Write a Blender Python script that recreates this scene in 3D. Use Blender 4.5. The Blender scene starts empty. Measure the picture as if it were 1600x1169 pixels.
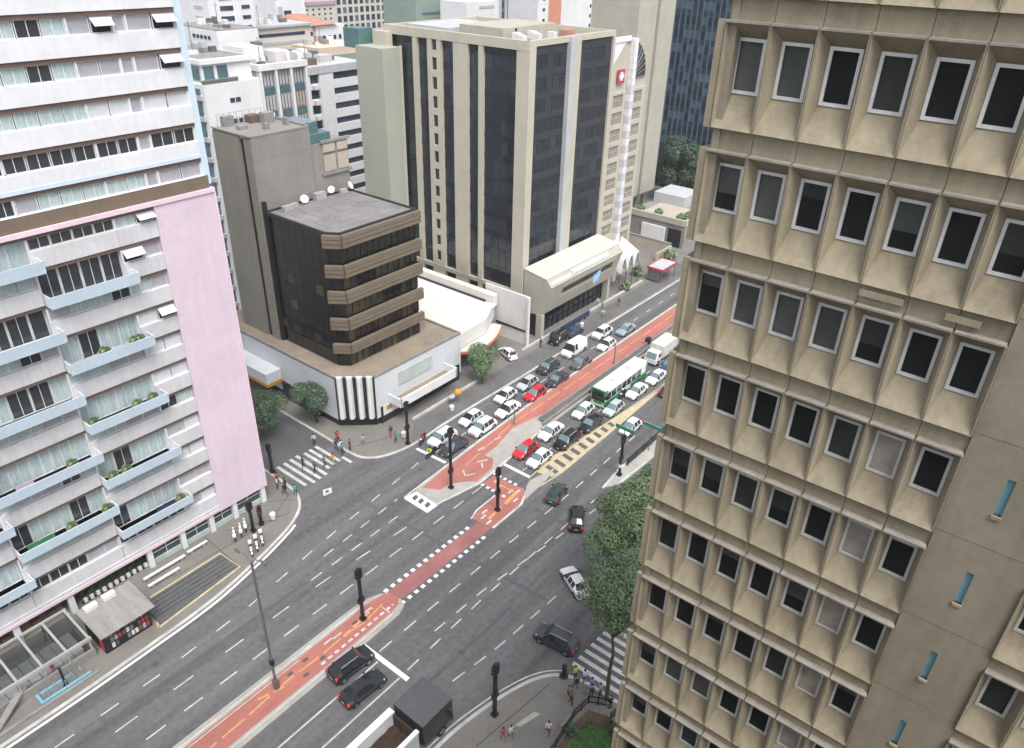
import bpy, bmesh, math, random
from mathutils import Vector, Matrix
R = math.radians
rng = random.Random(7)
SC = bpy.context.scene
COL = SC.collection

# ------------------------------------------------------------------ camera
cam_data = bpy.data.cameras.new('camera')
cam = bpy.data.objects.new('camera', cam_data); COL.objects.link(cam)
_yaw, _pitch, _roll = R(37.59003), R(30.20487), R(-1.63927)
_f = Vector((math.cos(_pitch)*math.cos(_yaw), math.cos(_pitch)*math.sin(_yaw), -math.sin(_pitch)))
_r = _f.cross(Vector((0, 0, 1))).normalized()
_d = _f.cross(_r)
_r2 = _r*math.cos(_roll)+_d*math.sin(_roll)
_d2 = -_r*math.sin(_roll)+_d*math.cos(_roll)
cam.matrix_world = Matrix(((_r2.x, -_d2.x, -_f.x, 0), (_r2.y, -_d2.y, -_f.y, 0), (_r2.z, -_d2.z, -_f.z, 60.0), (0, 0, 0, 1)))
cam_data.sensor_width = 36.0
cam_data.lens = 1176.187/1600*36
cam_data.clip_start = 0.5; cam_data.clip_end = 4000
SC.camera = cam

# ------------------------------------------------------------------ overcast sky and a very soft sun
world = bpy.data.worlds.new('World'); SC.world = world; world.use_nodes = True
wn = world.node_tree; wn.nodes.clear()
sky = wn.nodes.new('ShaderNodeTexSky'); sky.sky_type = 'NISHITA'; sky.sun_disc = False
SUN_EL, SUN_AZ = R(60), R(238)      # azimuth measured from +X towards +Y
sky.sun_elevation = SUN_EL; sky.sun_rotation = R(90)-SUN_AZ
sky.air_density = 1.0; sky.dust_density = 6.0; sky.ozone_density = 1.0; sky.altitude = 800
hs = wn.nodes.new('ShaderNodeHueSaturation'); hs.inputs['Saturation'].default_value = 0.33
bg = wn.nodes.new('ShaderNodeBackground'); bg.inputs['Strength'].default_value = 0.15
wo = wn.nodes.new('ShaderNodeOutputWorld')
wn.links.new(sky.outputs[0], hs.inputs['Color']); wn.links.new(hs.outputs[0], bg.inputs[0]); wn.links.new(bg.outputs[0], wo.inputs[0])
sd = bpy.data.lights.new('sun', 'SUN'); sd.energy = 1.45; sd.angle = R(28); sd.color = (1.0, 0.97, 0.93)
sun = bpy.data.objects.new('sun', sd); COL.objects.link(sun)
_sv = Vector((math.cos(SUN_EL)*math.cos(SUN_AZ), math.cos(SUN_EL)*math.sin(SUN_AZ), math.sin(SUN_EL)))
sun.rotation_euler = _sv.to_track_quat('Z', 'Y').to_euler(); sun.location = (0, 0, 200)
SC.view_settings.view_transform = 'Standard'; SC.view_settings.look = 'None'
SC.view_settings.exposure = 0.95; SC.view_settings.gamma = 1.0
SC.view_settings.use_curve_mapping = False

# ------------------------------------------------------------------ materials
M = {}
def mat(name, col, rough=0.7, var=0.12, scale=0.6, fine=6.0, bump=0.0, metal=0.0, spec=0.5, stretch=None, dirt=None, coat=0.0, streak=0.0):
    """principled colour broken up by two noise scales, optional vertical rain streaks and fine relief"""
    m = bpy.data.materials.new(name); m.use_nodes = True
    nt = m.node_tree; n = nt.nodes; l = nt.links
    b = n['Principled BSDF']
    b.inputs['Roughness'].default_value = rough; b.inputs['Metallic'].default_value = metal
    b.inputs['Specular IOR Level'].default_value = spec; b.inputs['Coat Weight'].default_value = coat
    c = (*col, 1)
    b.inputs['Base Color'].default_value = c
    m.diffuse_color = c
    if var > 0:
        tc = n.new('ShaderNodeNewGeometry'); src = tc.outputs['Position']
        mp = n.new('ShaderNodeMapping'); l.new(src, mp.inputs[0])
        if stretch: mp.inputs['Scale'].default_value = stretch
        n1 = n.new('ShaderNodeTexNoise'); n1.inputs['Scale'].default_value = scale; n1.inputs['Detail'].default_value = 5; n1.inputs['Roughness'].default_value = 0.62
        n2 = n.new('ShaderNodeTexNoise'); n2.inputs['Scale'].default_value = fine; n2.inputs['Detail'].default_value = 4
        l.new(mp.outputs[0], n1.inputs['Vector']); l.new(src, n2.inputs['Vector'])
        mx = n.new('ShaderNodeMath'); mx.operation = 'MULTIPLY_ADD'; mx.inputs[1].default_value = 0.45
        l.new(n2.outputs[0], mx.inputs[0]); l.new(n1.outputs[0], mx.inputs[2])
        last = mx.outputs[0]
        if streak > 0:
            mp2 = n.new('ShaderNodeMapping'); mp2.inputs['Scale'].default_value = (3.0, 3.0, 0.12); l.new(src, mp2.inputs[0])
            n3 = n.new('ShaderNodeTexNoise'); n3.inputs['Scale'].default_value = 1.0; n3.inputs['Detail'].default_value = 4
            l.new(mp2.outputs[0], n3.inputs['Vector'])
            m3 = n.new('ShaderNodeMath'); m3.operation = 'MULTIPLY_ADD'; m3.inputs[1].default_value = streak
            l.new(n3.outputs[0], m3.inputs[0]); l.new(last, m3.inputs[2]); last = m3.outputs[0]
        off = 0.725+0.5*streak
        mr = n.new('ShaderNodeMapRange'); mr.inputs['From Min'].default_value = off-0.33; mr.inputs['From Max'].default_value = off+0.33
        l.new(last, mr.inputs['Value'])
        ra = n.new('ShaderNodeMix'); ra.data_type = 'RGBA'
        d = dirt if dirt else tuple(x*(1-2*var) for x in col)
        ra.inputs['A'].default_value = (*d, 1)
        ra.inputs['B'].default_value = (*[min(1, x*(1+var)) for x in col], 1)
        l.new(mr.outputs[0], ra.inputs['Factor']); l.new(ra.outputs['Result'], b.inputs['Base Color'])
        if bump > 0:
            bp = n.new('ShaderNodeBump'); bp.inputs['Strength'].default_value = bump; bp.inputs['Distance'].default_value = 0.03
            l.new(n2.outputs[0], bp.inputs['Height']); l.new(bp.outputs[0], b.inputs['Normal'])
    M[name] = m
    return m

def glass(name, tint, rough=0.06, see=0.0, wob=0.25, wscale=0.25):
    """window glass: dark tinted body (or partly see-through) with a slightly wavy reflecting skin"""
    m = bpy.data.materials.new(name); m.use_nodes = True
    nt = m.node_tree; n = nt.nodes; l = nt.links; b = n['Principled BSDF']
    b.inputs['Base Color'].default_value = (*tint, 1); b.inputs['Roughness'].default_value = rough
    b.inputs['Specular IOR Level'].default_value = 0.6
    tc = n.new('ShaderNodeTexCoord'); ns = n.new('ShaderNodeTexNoise'); ns.inputs['Scale'].default_value = wscale; ns.inputs['Detail'].default_value = 2
    l.new(tc.outputs['Object'], ns.inputs['Vector'])
    bp = n.new('ShaderNodeBump'); bp.inputs['Strength'].default_value = wob; bp.inputs['Distance'].default_value = 0.12
    l.new(ns.outputs[0], bp.inputs['Height']); l.new(bp.outputs[0], b.inputs['Normal'])
    if see > 0:
        tr = n.new('ShaderNodeBsdfTransparent'); tr.inputs[0].default_value = (0.82, 0.83, 0.82, 1)
        mx = n.new('ShaderNodeMixShader'); mx.inputs[0].default_value = see
        l.new(b.outputs[0], mx.inputs[1]); l.new(tr.outputs[0], mx.inputs[2])
        l.new(mx.outputs[0], n['Material Output'].inputs['Surface'])
    m.diffuse_color = (*tint, 1)
    M[name] = m
    return m

mat('asphalt', (0.128, 0.127, 0.131), 0.85, 0.33, 0.35, 1.8, 0.25, stretch=(0.05, 1.3, 1))
mat('asphalt_cross', (0.105, 0.105, 0.109), 0.85, 0.2, 0.2, 2.0, 0.25, stretch=(1.3, 0.3, 1))
mat('asphalt_patch', (0.095, 0.095, 0.1), 0.85, 0.15, 0.4, 3.0, 0.2)
mat('ground', (0.13, 0.128, 0.12), 0.9, 0.2, 0.05, 1.0)
mat('paving', (0.185, 0.176, 0.158), 0.85, 0.16, 0.22, 2.2, 0.2)
mat('paving_dark', (0.135, 0.133, 0.13), 0.85, 0.2, 0.3, 2.0, 0.2)
mat('paving_pale', (0.37, 0.355, 0.325), 0.85, 0.14, 0.5, 2.5, 0.2)
mat('kerb', (0.5, 0.49, 0.47), 0.8, 0.2, 0.5, 3.0, 0.2)
mat('kerb_grey', (0.26, 0.25, 0.235), 0.85, 0.2, 0.5, 3.0, 0.2)
mat('joint', (0.09, 0.087, 0.085), 0.9, 0.15)
mat('paint_white', (0.56, 0.56, 0.53), 0.7, 0.26, 1.1, 6.0, 0.0, dirt=(0.27, 0.27, 0.26))
mat('paint_fresh', (0.76, 0.76, 0.74), 0.7, 0.12, 0.8, 6.0)
mat('paint_yellow', (0.5, 0.42, 0.26), 0.7, 0.24, 1.2, 6.0, dirt=(0.3, 0.26, 0.18))
mat('paint_orange', (0.57, 0.30, 0.09), 0.7, 0.3, 1.6, 6.0, dirt=(0.4, 0.2, 0.12))
mat('cycle_red', (0.4, 0.15, 0.122), 0.8, 0.17, 0.35, 4.0, 0.15, stretch=(0.4, 1.6, 1))
mat('cycle_red_dark', (0.33, 0.138, 0.13), 0.8, 0.2, 0.4, 4.0, 0.15)
mat('concrete_tan', (0.285, 0.247, 0.172), 0.85, 0.14, 0.45, 7.0, 0.25, streak=0.8, dirt=(0.19, 0.162, 0.112))
mat('concrete_tan_pier', (0.25, 0.222, 0.165), 0.85, 0.14, 0.5, 5.0, 0.25, streak=0.6)
mat('drip_edge', (0.27, 0.25, 0.215), 0.7, 0.2, 1.5, 8.0)
mat('alu', (0.7, 0.71, 0.72), 0.45, 0.1, 2.0, 9.0, metal=0.25)
mat('white_wall', (0.685, 0.69, 0.71), 0.75, 0.07, 0.35, 3.0, streak=0.5)
mat('white_grey', (0.56, 0.56, 0.57), 0.75, 0.10, 0.4, 3.0, streak=0.5)
mat('pink_wall', (0.65, 0.53, 0.61), 0.75, 0.06, 0.25, 2.0, streak=0.5)
mat('pink_trim', (0.72, 0.57, 0.64), 0.7, 0.06, 0.4, 3.0)
mat('brown_band', (0.15, 0.098, 0.078), 0.75, 0.14, 0.6, 4.0)
mat('brown_parapet', (0.175, 0.13, 0.092), 0.8, 0.14, 0.6, 4.0)
mat('blue_parapet', (0.55, 0.66, 0.755), 0.65, 0.06, 0.5, 3.0, streak=0.4)
mat('shutter', (0.38, 0.37, 0.40), 0.6, 0.1, 0.7, 6.0)
mat('shutter_pale', (0.58, 0.59, 0.62), 0.6, 0.07, 0.7, 6.0)
mat('curtain', (0.43, 0.52, 0.52), 0.25, 0.2, 1.6, 5.0, stretch=(4, 4, 0.3))
mat('frame_white', (0.70, 0.71, 0.72), 0.5, 0.06, 1.0, 5.0)
glass('glass_dark', (0.012, 0.014, 0.017), 0.08)
glass('glass_green', (0.05, 0.075, 0.075), 0.08)
glass('glass_see', (0.045, 0.05, 0.054), 0.07, see=0.78)
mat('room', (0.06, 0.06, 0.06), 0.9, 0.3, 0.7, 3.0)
mat('blind_grey', (0.42, 0.44, 0.43), 0.8, 0.1, 1.2, 5.0)
mat('blind_pale', (0.55, 0.56, 0.54), 0.8, 0.1, 1.2, 5.0)
mat('board', (0.33, 0.31, 0.27), 0.85, 0.2, 1.5, 5.0, dirt=(0.2, 0.19, 0.165))
mat('slit_blue', (0.19, 0.4, 0.5), 0.3, 0.1, 0.5, 3.0)
mat('shaft', (0.25, 0.236, 0.218), 0.85, 0.10, 0.25, 2.5, 0.2, streak=0.6)
mat('shaft_side', (0.225, 0.212, 0.175), 0.85, 0.10, 0.25, 2.5, 0.2, streak=0.8)
mat('brown_fascia', (0.165, 0.134, 0.095), 0.75, 0.12, 0.5, 4.0, streak=0.4)
mat('roof_grey', (0.215, 0.205, 0.205), 0.85, 0.2, 0.35, 2.5, 0.15)
mat('roof_brown', (0.25, 0.2, 0.145), 0.9, 0.24, 0.35, 2.5, 0.2, dirt=(0.16, 0.135, 0.11))
mat('podium_white', (0.56, 0.59, 0.61), 0.6, 0.06, 0.3, 3.0, streak=0.4)
mat('podium_rib', (0.68, 0.68, 0.67), 0.6, 0.08, 0.4, 3.0, streak=0.5)
mat('black_plinth', (0.02, 0.021, 0.024), 0.4, 0.2, 0.6, 4.0)
glass('tower_glass', (0.016, 0.02, 0.028), 0.05, wob=0.5, wscale=0.35)
glass('tower_glass_b', (0.03, 0.036, 0.046), 0.1, wob=0.5, wscale=0.35)
glass('tower_glass_c', (0.02, 0.03, 0.04), 0.07, wob=0.5, wscale=0.35)
glass('brown_glass', (0.010, 0.0095, 0.010), 0.06, wob=0.4)
glass('brown_glass_b', (0.04, 0.036, 0.028), 0.12, wob=0.4)
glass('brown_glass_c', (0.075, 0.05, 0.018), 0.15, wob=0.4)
mat('cream', (0.47, 0.445, 0.36), 0.75, 0.07, 0.3, 3.0, streak=0.5)
mat('cream_grey', (0.40, 0.385, 0.32), 0.8, 0.1, 0.3, 3.0, streak=0.4)
mat('olive', (0.365, 0.375, 0.315), 0.75, 0.05, 0.2, 2.0, streak=0.3)
mat('wedge_roof', (0.53, 0.52, 0.455), 0.7, 0.08, 0.3, 3.0)
mat('lot_white', (0.61, 0.605, 0.585), 0.7, 0.08, 0.25, 2.0, dirt=(0.55, 0.53, 0.49))
mat('lot_wall', (0.66, 0.64, 0.63), 0.75, 0.08, 0.3, 3.0, streak=0.5)
mat('black', (0.015, 0.015, 0.017), 0.5, 0.2, 1.0, 5.0)
mat('black_metal', (0.02, 0.02, 0.023), 0.4, 0.2, 1.0, 5.0, metal=0.3)
mat('grey_metal', (0.17, 0.175, 0.18), 0.5, 0.12, 1.0, 5.0, metal=0.4)
mat('steel_pale', (0.45, 0.45, 0.45), 0.45, 0.1, 1.0, 5.0, metal=0.3)
mat('orange_canopy', (0.62, 0.2, 0.1), 0.6, 0.08, 0.6, 3.0)
mat('canopy_top', (0.56, 0.55, 0.5), 0.7, 0.12, 0.5, 3.0)
mat('pylon_grey', (0.56, 0.545, 0.6), 0.6, 0.1)
mat('leaf_deep', (0.03, 0.058, 0.035), 0.6, 0.2, 0.6, 3.0); mat('leaf_deep_b', (0.045, 0.08, 0.042), 0.6, 0.2, 0.6, 3.0)
mat('blue_pane', (0.085, 0.13, 0.17), 0.3, 0.3, 0.3, 2.0); mat('mauve', (0.45, 0.33, 0.36), 0.8, 0.15)
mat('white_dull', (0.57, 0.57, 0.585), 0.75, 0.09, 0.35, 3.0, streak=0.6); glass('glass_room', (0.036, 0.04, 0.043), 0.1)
mat('sign_red', (0.42, 0.05, 0.085), 0.6, 0.1, 1.0, 4.0)
mat('blind_dim', (0.2, 0.205, 0.2), 0.8, 0.15, 1.2, 5.0); mat('blue_fin', (0.075, 0.12, 0.17), 0.5, 0.1)
mat('kiosk_roof', (0.27, 0.262, 0.245), 0.6, 0.2, 0.8, 4.0, stretch=(3, .3, 1))
mat('red', (0.52, 0.035, 0.045), 0.4, 0.06, 1.0, 4.0)
mat('green_sign', (0.02, 0.20, 0.13), 0.5, 0.06, 1.0, 4.0)
mat('flag_blue', (0.30, 0.50, 0.68), 0.7, 0.1, 1.0, 4.0)
mat('leaf_a', (0.13, 0.195, 0.09), 0.6, 0.2, 0.6, 3.0)
mat('leaf_b', (0.085, 0.142, 0.07), 0.6, 0.2, 0.6, 3.0)
mat('leaf_c', (0.19, 0.245, 0.115), 0.6, 0.2, 0.6, 3.0)
mat('leaf_dark', (0.052, 0.092, 0.058), 0.6, 0.2, 0.6, 3.0)
mat('leaf_dark_b', (0.075, 0.12, 0.075), 0.6, 0.2, 0.6, 3.0)
mat('bark', (0.075, 0.062, 0.05), 0.9, 0.25, 2.0, 8.0, 0.4)
mat('grass', (0.055, 0.14, 0.028), 0.8, 0.2, 0.8, 5.0)
mat('hedge', (0.03, 0.075, 0.02), 0.8, 0.25, 0.8, 5.0)
mat('soil', (0.11, 0.08, 0.055), 0.95, 0.25, 0.8, 5.0)
mat('terracotta', (0.42, 0.215, 0.15), 0.8, 0.15, 0.6, 4.0)
mat('peach', (0.62, 0.49, 0.38), 0.8, 0.08, 0.4, 3.0)
mat('teal', (0.09, 0.17, 0.175), 0.45, 0.2, 0.6, 4.0)
mat('far_white', (0.7, 0.7, 0.71), 0.8, 0.07, 0.2, 2.0, streak=0.4)
mat('far_grey', (0.44, 0.45, 0.46), 0.8, 0.1, 0.2, 2.0, streak=0.4)
mat('far_cream', (0.60, 0.57, 0.5), 0.8, 0.08, 0.2, 2.0, streak=0.4)
mat('far_green', (0.235, 0.30, 0.26), 0.8, 0.1, 0.2, 2.0)
mat('far_orange', (0.56, 0.25, 0.15), 0.8, 0.08, 0.3, 2.0)
mat('far_window', (0.035, 0.055, 0.085), 0.25, 0.4, 0.3, 2.0)
mat('far_window_b', (0.10, 0.17, 0.2), 0.25, 0.3, 0.3, 2.0)
mat('stripe_dark', (0.04, 0.065, 0.095), 0.25, 0.25, 0.5, 2.0)
mat('tile_beige', (0.43, 0.38, 0.32), 0.8, 0.1, 0.5, 3.0)
mat('dish', (0.68, 0.68, 0.67), 0.5, 0.1, 0.8, 4.0)
mat('orange_shop', (0.55, 0.27, 0.08), 0.5, 0.35, 0.9, 3.0, dirt=(0.2, 0.09, 0.04))
mat('amber', (0.5, 0.27, 0.05), 0.5, 0.2, 1.0, 4.0)
mat('rubber', (0.018, 0.018, 0.018), 0.85, 0.15, 3.0, 9.0)
mat('rim', (0.34, 0.34, 0.35), 0.35, 0.1, 3.0, 9.0, metal=0.7)
mat('headlight', (0.72, 0.74, 0.75), 0.15, 0.05, 2.0, 6.0)
mat('taillight', (0.42, 0.018, 0.015), 0.2, 0.05, 2.0, 6.0)
mat('taillight_on', (0.7, 0.05, 0.03), 0.2, 0.05, 2.0, 6.0)
glass('car_glass', (0.022, 0.028, 0.032), 0.04, wob=0.05)
glass('car_glass_pale', (0.13, 0.19, 0.205), 0.06, wob=0.05)
mat('plate', (0.5, 0.5, 0.5), 0.5, 0.05)
mat('trim', (0.025, 0.025, 0.026), 0.6, 0.1)
for nm, c in dict(car_white=(0.76, 0.76, 0.77), car_red=(0.56, 0.022, 0.03), car_black=(0.013, 0.014, 0.017), car_dark=(0.042, 0.046, 0.054),
                  car_grey=(0.105, 0.11, 0.12), car_silver=(0.44, 0.47, 0.49), car_green=(0.032, 0.05, 0.046), car_blue=(0.035, 0.055, 0.13), car_maroon=(0.09, 0.018, 0.025),
                  car_paleblue=(0.26, 0.34, 0.37)).items():
    mat(nm, c, 0.28, 0.05, 0.7, 4.0, coat=0.5)
mat('bus_green', (0.03, 0.22, 0.075), 0.35, 0.08, 0.7, 4.0, coat=0.3)
mat('bus_white', (0.70, 0.71, 0.69), 0.4, 0.08, 0.5, 3.0)
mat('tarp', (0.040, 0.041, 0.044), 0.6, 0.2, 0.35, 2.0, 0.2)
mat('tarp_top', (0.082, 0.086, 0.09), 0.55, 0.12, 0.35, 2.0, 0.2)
mat('tin_green', (0.43, 0.49, 0.465), 0.6, 0.12, 0.5, 3.0, streak=0.4)
mat('cargo_dark', (0.05, 0.03, 0.02), 0.9, 0.3, 0.9, 4.0)
mat('skin', (0.42, 0.25, 0.17), 0.6, 0.08); mat('skin_dark', (0.16, 0.085, 0.055), 0.6, 0.08)
mat('hair', (0.022, 0.017, 0.013), 0.7, 0.2); mat('shoe', (0.03, 0.028, 0.027), 0.6, 0.1)
for nm, c in dict(c_white=(0.66, 0.66, 0.66), c_red=(0.46, 0.04, 0.05), c_teal=(0.05, 0.33, 0.33), c_navy=(0.03, 0.04, 0.09), c_black=(0.018, 0.018, 0.02),
                  c_blue=(0.22, 0.25, 0.55), c_grey=(0.2, 0.2, 0.21), c_beige=(0.45, 0.36, 0.25), c_lime=(0.5, 0.66, 0.06), c_jeans=(0.065, 0.09, 0.15),
                  c_lilac=(0.42, 0.36, 0.46), c_orange=(0.65, 0.27, 0.04), c_green=(0.05, 0.2, 0.1), c_pink=(0.6, 0.3, 0.35), c_brown=(0.16, 0.09, 0.06)).items():
    mat(nm, c, 0.85, 0.12, 3.0, 9.0)

m = bpy.data.materials.new('haze'); m.use_nodes = True; m.node_tree.nodes.clear(); M['haze'] = m
_v = m.node_tree.nodes.new('ShaderNodeVolumePrincipled'); _o = m.node_tree.nodes.new('ShaderNodeOutputMaterial')
_v.inputs['Color'].default_value = (0.93, 0.95, 0.98, 1); _v.inputs['Density'].default_value = 0.0002
m.node_tree.links.new(_v.outputs[0], _o.inputs['Volume'])

# ------------------------------------------------------------------ mesh helpers
W = {}                                  # world position of every Empty/part that has no rotation
def link(o, parent=None):
    COL.objects.link(o)
    if parent is not None: o.parent = parent
    return o

class MB:
    def __init__(s): s.v = []; s.f = []; s.mi = []
    def add(s, vs, fs, m=0):
        k = len(s.v); s.v += [tuple(p) for p in vs]
        for f in fs: s.f.append(tuple(i+k for i in f)); s.mi.append(m)
        return s
    def quad(s, a, b, c, d, m=0): return s.add([a, b, c, d], [(0, 1, 2, 3)], m)
    def poly(s, pts, m=0): return s.add(pts, [tuple(range(len(pts)))], m)
    def box(s, x0, x1, y0, y1, z0, z1, m=0, top=None):
        x0, x1 = min(x0, x1), max(x0, x1); y0, y1 = min(y0, y1), max(y0, y1); z0, z1 = min(z0, z1), max(z0, z1)
        v = [(x0, y0, z0), (x1, y0, z0), (x1, y1, z0), (x0, y1, z0), (x0, y0, z1), (x1, y0, z1), (x1, y1, z1), (x0, y1, z1)]
        s.add(v, [(0, 3, 2, 1), (0, 1, 5, 4), (1, 2, 6, 5), (2, 3, 7, 6), (3, 0, 4, 7)], m)
        k = len(s.v)-8; s.f.append((k+4, k+5, k+6, k+7)); s.mi.append(m if top is None else top)
        return s
    def hexa(s, b, t, m=0):              # bottom quad, top quad (same winding, counter-clockwise from above)
        return s.add(list(b)+list(t), [(3, 2, 1, 0), (4, 5, 6, 7), (0, 1, 5, 4), (1, 2, 6, 5), (2, 3, 7, 6), (3, 0, 4, 7)], m)
    def prism(s, pts, z0, z1, m=0, top=None):
        a = sum(pts[i][0]*pts[(i+1) % len(pts)][1]-pts[(i+1) % len(pts)][0]*pts[i][1] for i in range(len(pts)))
        if a < 0: pts = pts[::-1]
        n = len(pts); v = [(p[0], p[1], z0) for p in pts]+[(p[0], p[1], z1) for p in pts]
        s.add(v, [(i, (i+1) % n, n+(i+1) % n, n+i) for i in range(n)], m)
        k = len(s.v)-2*n; s.f.append(tuple(k+n+i for i in range(n))); s.mi.append(m if top is None else top)
        s.f.append(tuple(k+n-1-i for i in range(n))); s.mi.append(m)
        return s
    def tube(s, p0, p1, r0, r1=None, n=8, m=0, cap=True):
        r1 = r0 if r1 is None else r1
        p0 = Vector(p0); p1 = Vector(p1); d = (p1-p0).normalized()
        u = d.orthogonal().normalized(); w = d.cross(u)
        v = []
        for p, r in ((p0, r0), (p1, r1)):
            for i in range(n):
                a = 2*math.pi*i/n; v.append(p+(u*math.cos(a)+w*math.sin(a))*r)
        f = [(i, (i+1) % n, n+(i+1) % n, n+i) for i in range(n)]
        if cap: f += [tuple(range(n-1, -1, -1)), tuple(range(n, 2*n))]
        return s.add(v, f, m)
    def ball(s, c, r, nu=8, nv=5, m=0, sq=(1, 1, 1)):
        v = []; f = []
        for j in range(1, nv):
            t = math.pi*j/nv
            for i in range(nu):
                a = 2*math.pi*i/nu
                v.append((c[0]+r*sq[0]*math.sin(t)*math.cos(a), c[1]+r*sq[1]*math.sin(t)*math.sin(a), c[2]+r*sq[2]*math.cos(t)))
        v.append((c[0], c[1], c[2]+r*sq[2])); v.append((c[0], c[1], c[2]-r*sq[2])); T = len(v)-2; B = T+1
        for j in range(nv-2):
            for i in range(nu):
                f.append((j*nu+i, (j+1)*nu+i, (j+1)*nu+(i+1) % nu, j*nu+(i+1) % nu))
        for i in range(nu):
            f.append((T, i, (i+1) % nu)); f.append((B, (nv-2)*nu+(i+1) % nu, (nv-2)*nu+i))
        return s.add(v, f, m)
    def mesh(s, name, mats, smooth=None):
        me = bpy.data.meshes.new(name); me.from_pydata(s.v, [], s.f); me.validate(clean_customdata=False)
        for k in mats: me.materials.append(M[k])
        if len(me.polygons) == len(s.mi): me.polygons.foreach_set('material_index', s.mi)
        if smooth is not None:
            me.polygons.foreach_set('use_smooth', [True]*len(me.polygons)); me.set_sharp_from_angle(angle=R(smooth))
        me.update()
        return me
    def build(s, name, mats, parent=None, local=False, smooth=None):
        """link as one object; coordinates are world ones unless local=True (then they are the parent's)"""
        if isinstance(mats, str): mats = [mats]
        if parent is not None and not local:
            o0 = W[parent]; s.v = [(a-o0[0], b-o0[1], c-o0[2]) for a, b, c in s.v]
        ob = bpy.data.objects.new(name, s.mesh(name, mats, smooth)); link(ob, parent)
        W[ob] = W.get(parent, Vector((0, 0, 0)))
        return ob

def BX(*a, **k): return MB().box(*a, **k)

def tag(o, label=None, cat=None, group=None, kind=None):
    if label: o['label'] = label
    if cat: o['category'] = cat
    if group: o['group'] = group
    if kind: o['kind'] = kind
    return o

def thing(name, label, cat, loc=(0, 0, 0), rz=0, group=None):
    o = bpy.data.objects.new(name, None); o.empty_display_size = 0.3; COL.objects.link(o)
    o.location = loc; o.rotation_euler = (0, 0, rz); W[o] = Vector(loc)
    return tag(o, label, cat, group)

def inst(name, mesh, parent, loc, local=False, mats=None):
    """one more object on shared mesh data; loc is a world point (local=True: the parent's)"""
    o = bpy.data.objects.new(name, mesh); link(o, parent)
    L = Vector(loc); P = W.get(parent, Vector((0, 0, 0)))
    o.location = L if local else L-P
    W[o] = P+L if local else L
    if mats:
        for i, k in mats.items(): o.material_slots[i].link = 'OBJECT'; o.material_slots[i].material = M[k]
    return o

def each(name, m_, parent, boxes):
    for b in boxes: MB().box(*b).build(name, m_, parent)

def copy_tree(src, loc=None, rz=None, label=None, parent=None, recolor=None):
    c = src.copy(); COL.objects.link(c)
    if parent is not None: c.parent = parent
    if loc is not None: c.location = loc; W[c] = Vector(loc)
    if rz is not None: c.rotation_euler = (0, 0, rz)
    if label: c['label'] = label
    if recolor and c.type == 'MESH':
        for i, sl in enumerate(c.material_slots):
            if sl.material and sl.material.name in recolor:
                k = recolor[sl.material.name]; sl.link = 'OBJECT'; sl.material = M[k]
    for ch in list(src.children): copy_tree(ch, parent=c, recolor=recolor)
    return c

def struct(name, mb, mats, smooth=None):
    o = mb.build(name, mats, smooth=smooth); o['kind'] = 'structure'; return o

# ------------------------------------------------------------------ ground, road, pavements
struct('ground', MB().quad((-340, -340, -0.06), (640, -340, -0.06), (640, 640, -0.06), (-340, 640, -0.06)), 'ground')
struct('avenue_road', MB().quad((-60, 20, 0), (320, 20, 0), (320, 70, 0), (-60, 70, 0)), 'asphalt')
mb = MB()
mb.quad((38, 70, 0), (56, 70, 0), (56, 150, 0), (38, 150, 0)); mb.quad((38, -60, 0), (56, -60, 0), (56, 20, 0), (38, 20, 0))
struct('cross_street', mb, 'asphalt_cross')
Z1 = 0.004; Z2 = 0.008; Z3 = 0.012; KB = 0.13

def arc(pts, n=5):                      # smooth a poly-line without overshoot where the spacing is uneven
    V = [Vector(p) for p in pts]; T = []
    for i in range(len(V)):
        if i in (0, len(V)-1): a, b = (V[0], V[1]) if i == 0 else (V[-2], V[-1]); T.append((b-a).normalized())
        else: T.append(((V[i]-V[i-1]).normalized()+(V[i+1]-V[i]).normalized()).normalized())
    out = []
    for i in range(len(V)-1):
        L = (V[i+1]-V[i]).length
        for k in range(n):
            t = k/n; p = (2*t**3-3*t*t+1)*V[i]+(t**3-2*t*t+t)*L*T[i]+(-2*t**3+3*t*t)*V[i+1]+(t**3-t*t)*L*T[i+1]; out.append((p.x, p.y))
    out.append(tuple(V[-1])); return out

def strip(pts, w, z=None, side=0.0):
    """flat ribbon polygons of width w along a poly-line; side shifts it sideways (left positive)"""
    mb_ = MB(); L = []; Rr = []
    for i, p in enumerate(pts):
        a = pts[max(i-1, 0)]; b = pts[min(i+1, len(pts)-1)]
        d = Vector((b[0]-a[0], b[1]-a[1])).normalized(); nn = Vector((-d.y, d.x))
        c = Vector(p[:2])+nn*side; L.append(c+nn*w/2); Rr.append(c-nn*w/2)
    return L, Rr
def ribbon(mbx, pts, w, z, side=0.0, m=0, h=None):
    L, Rr = strip(pts, w, side=side)
    for i in range(len(pts)-1):
        if h is None:
            mbx.quad((*Rr[i], z), (*Rr[i+1], z), (*L[i+1], z), (*L[i], z), m)
        else:
            mbx.hexa([(*Rr[i], z), (*Rr[i+1], z), (*L[i+1], z), (*L[i], z)], [(*Rr[i], h), (*Rr[i+1], h), (*L[i+1], h), (*L[i], h)], m)
    return mbx

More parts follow.
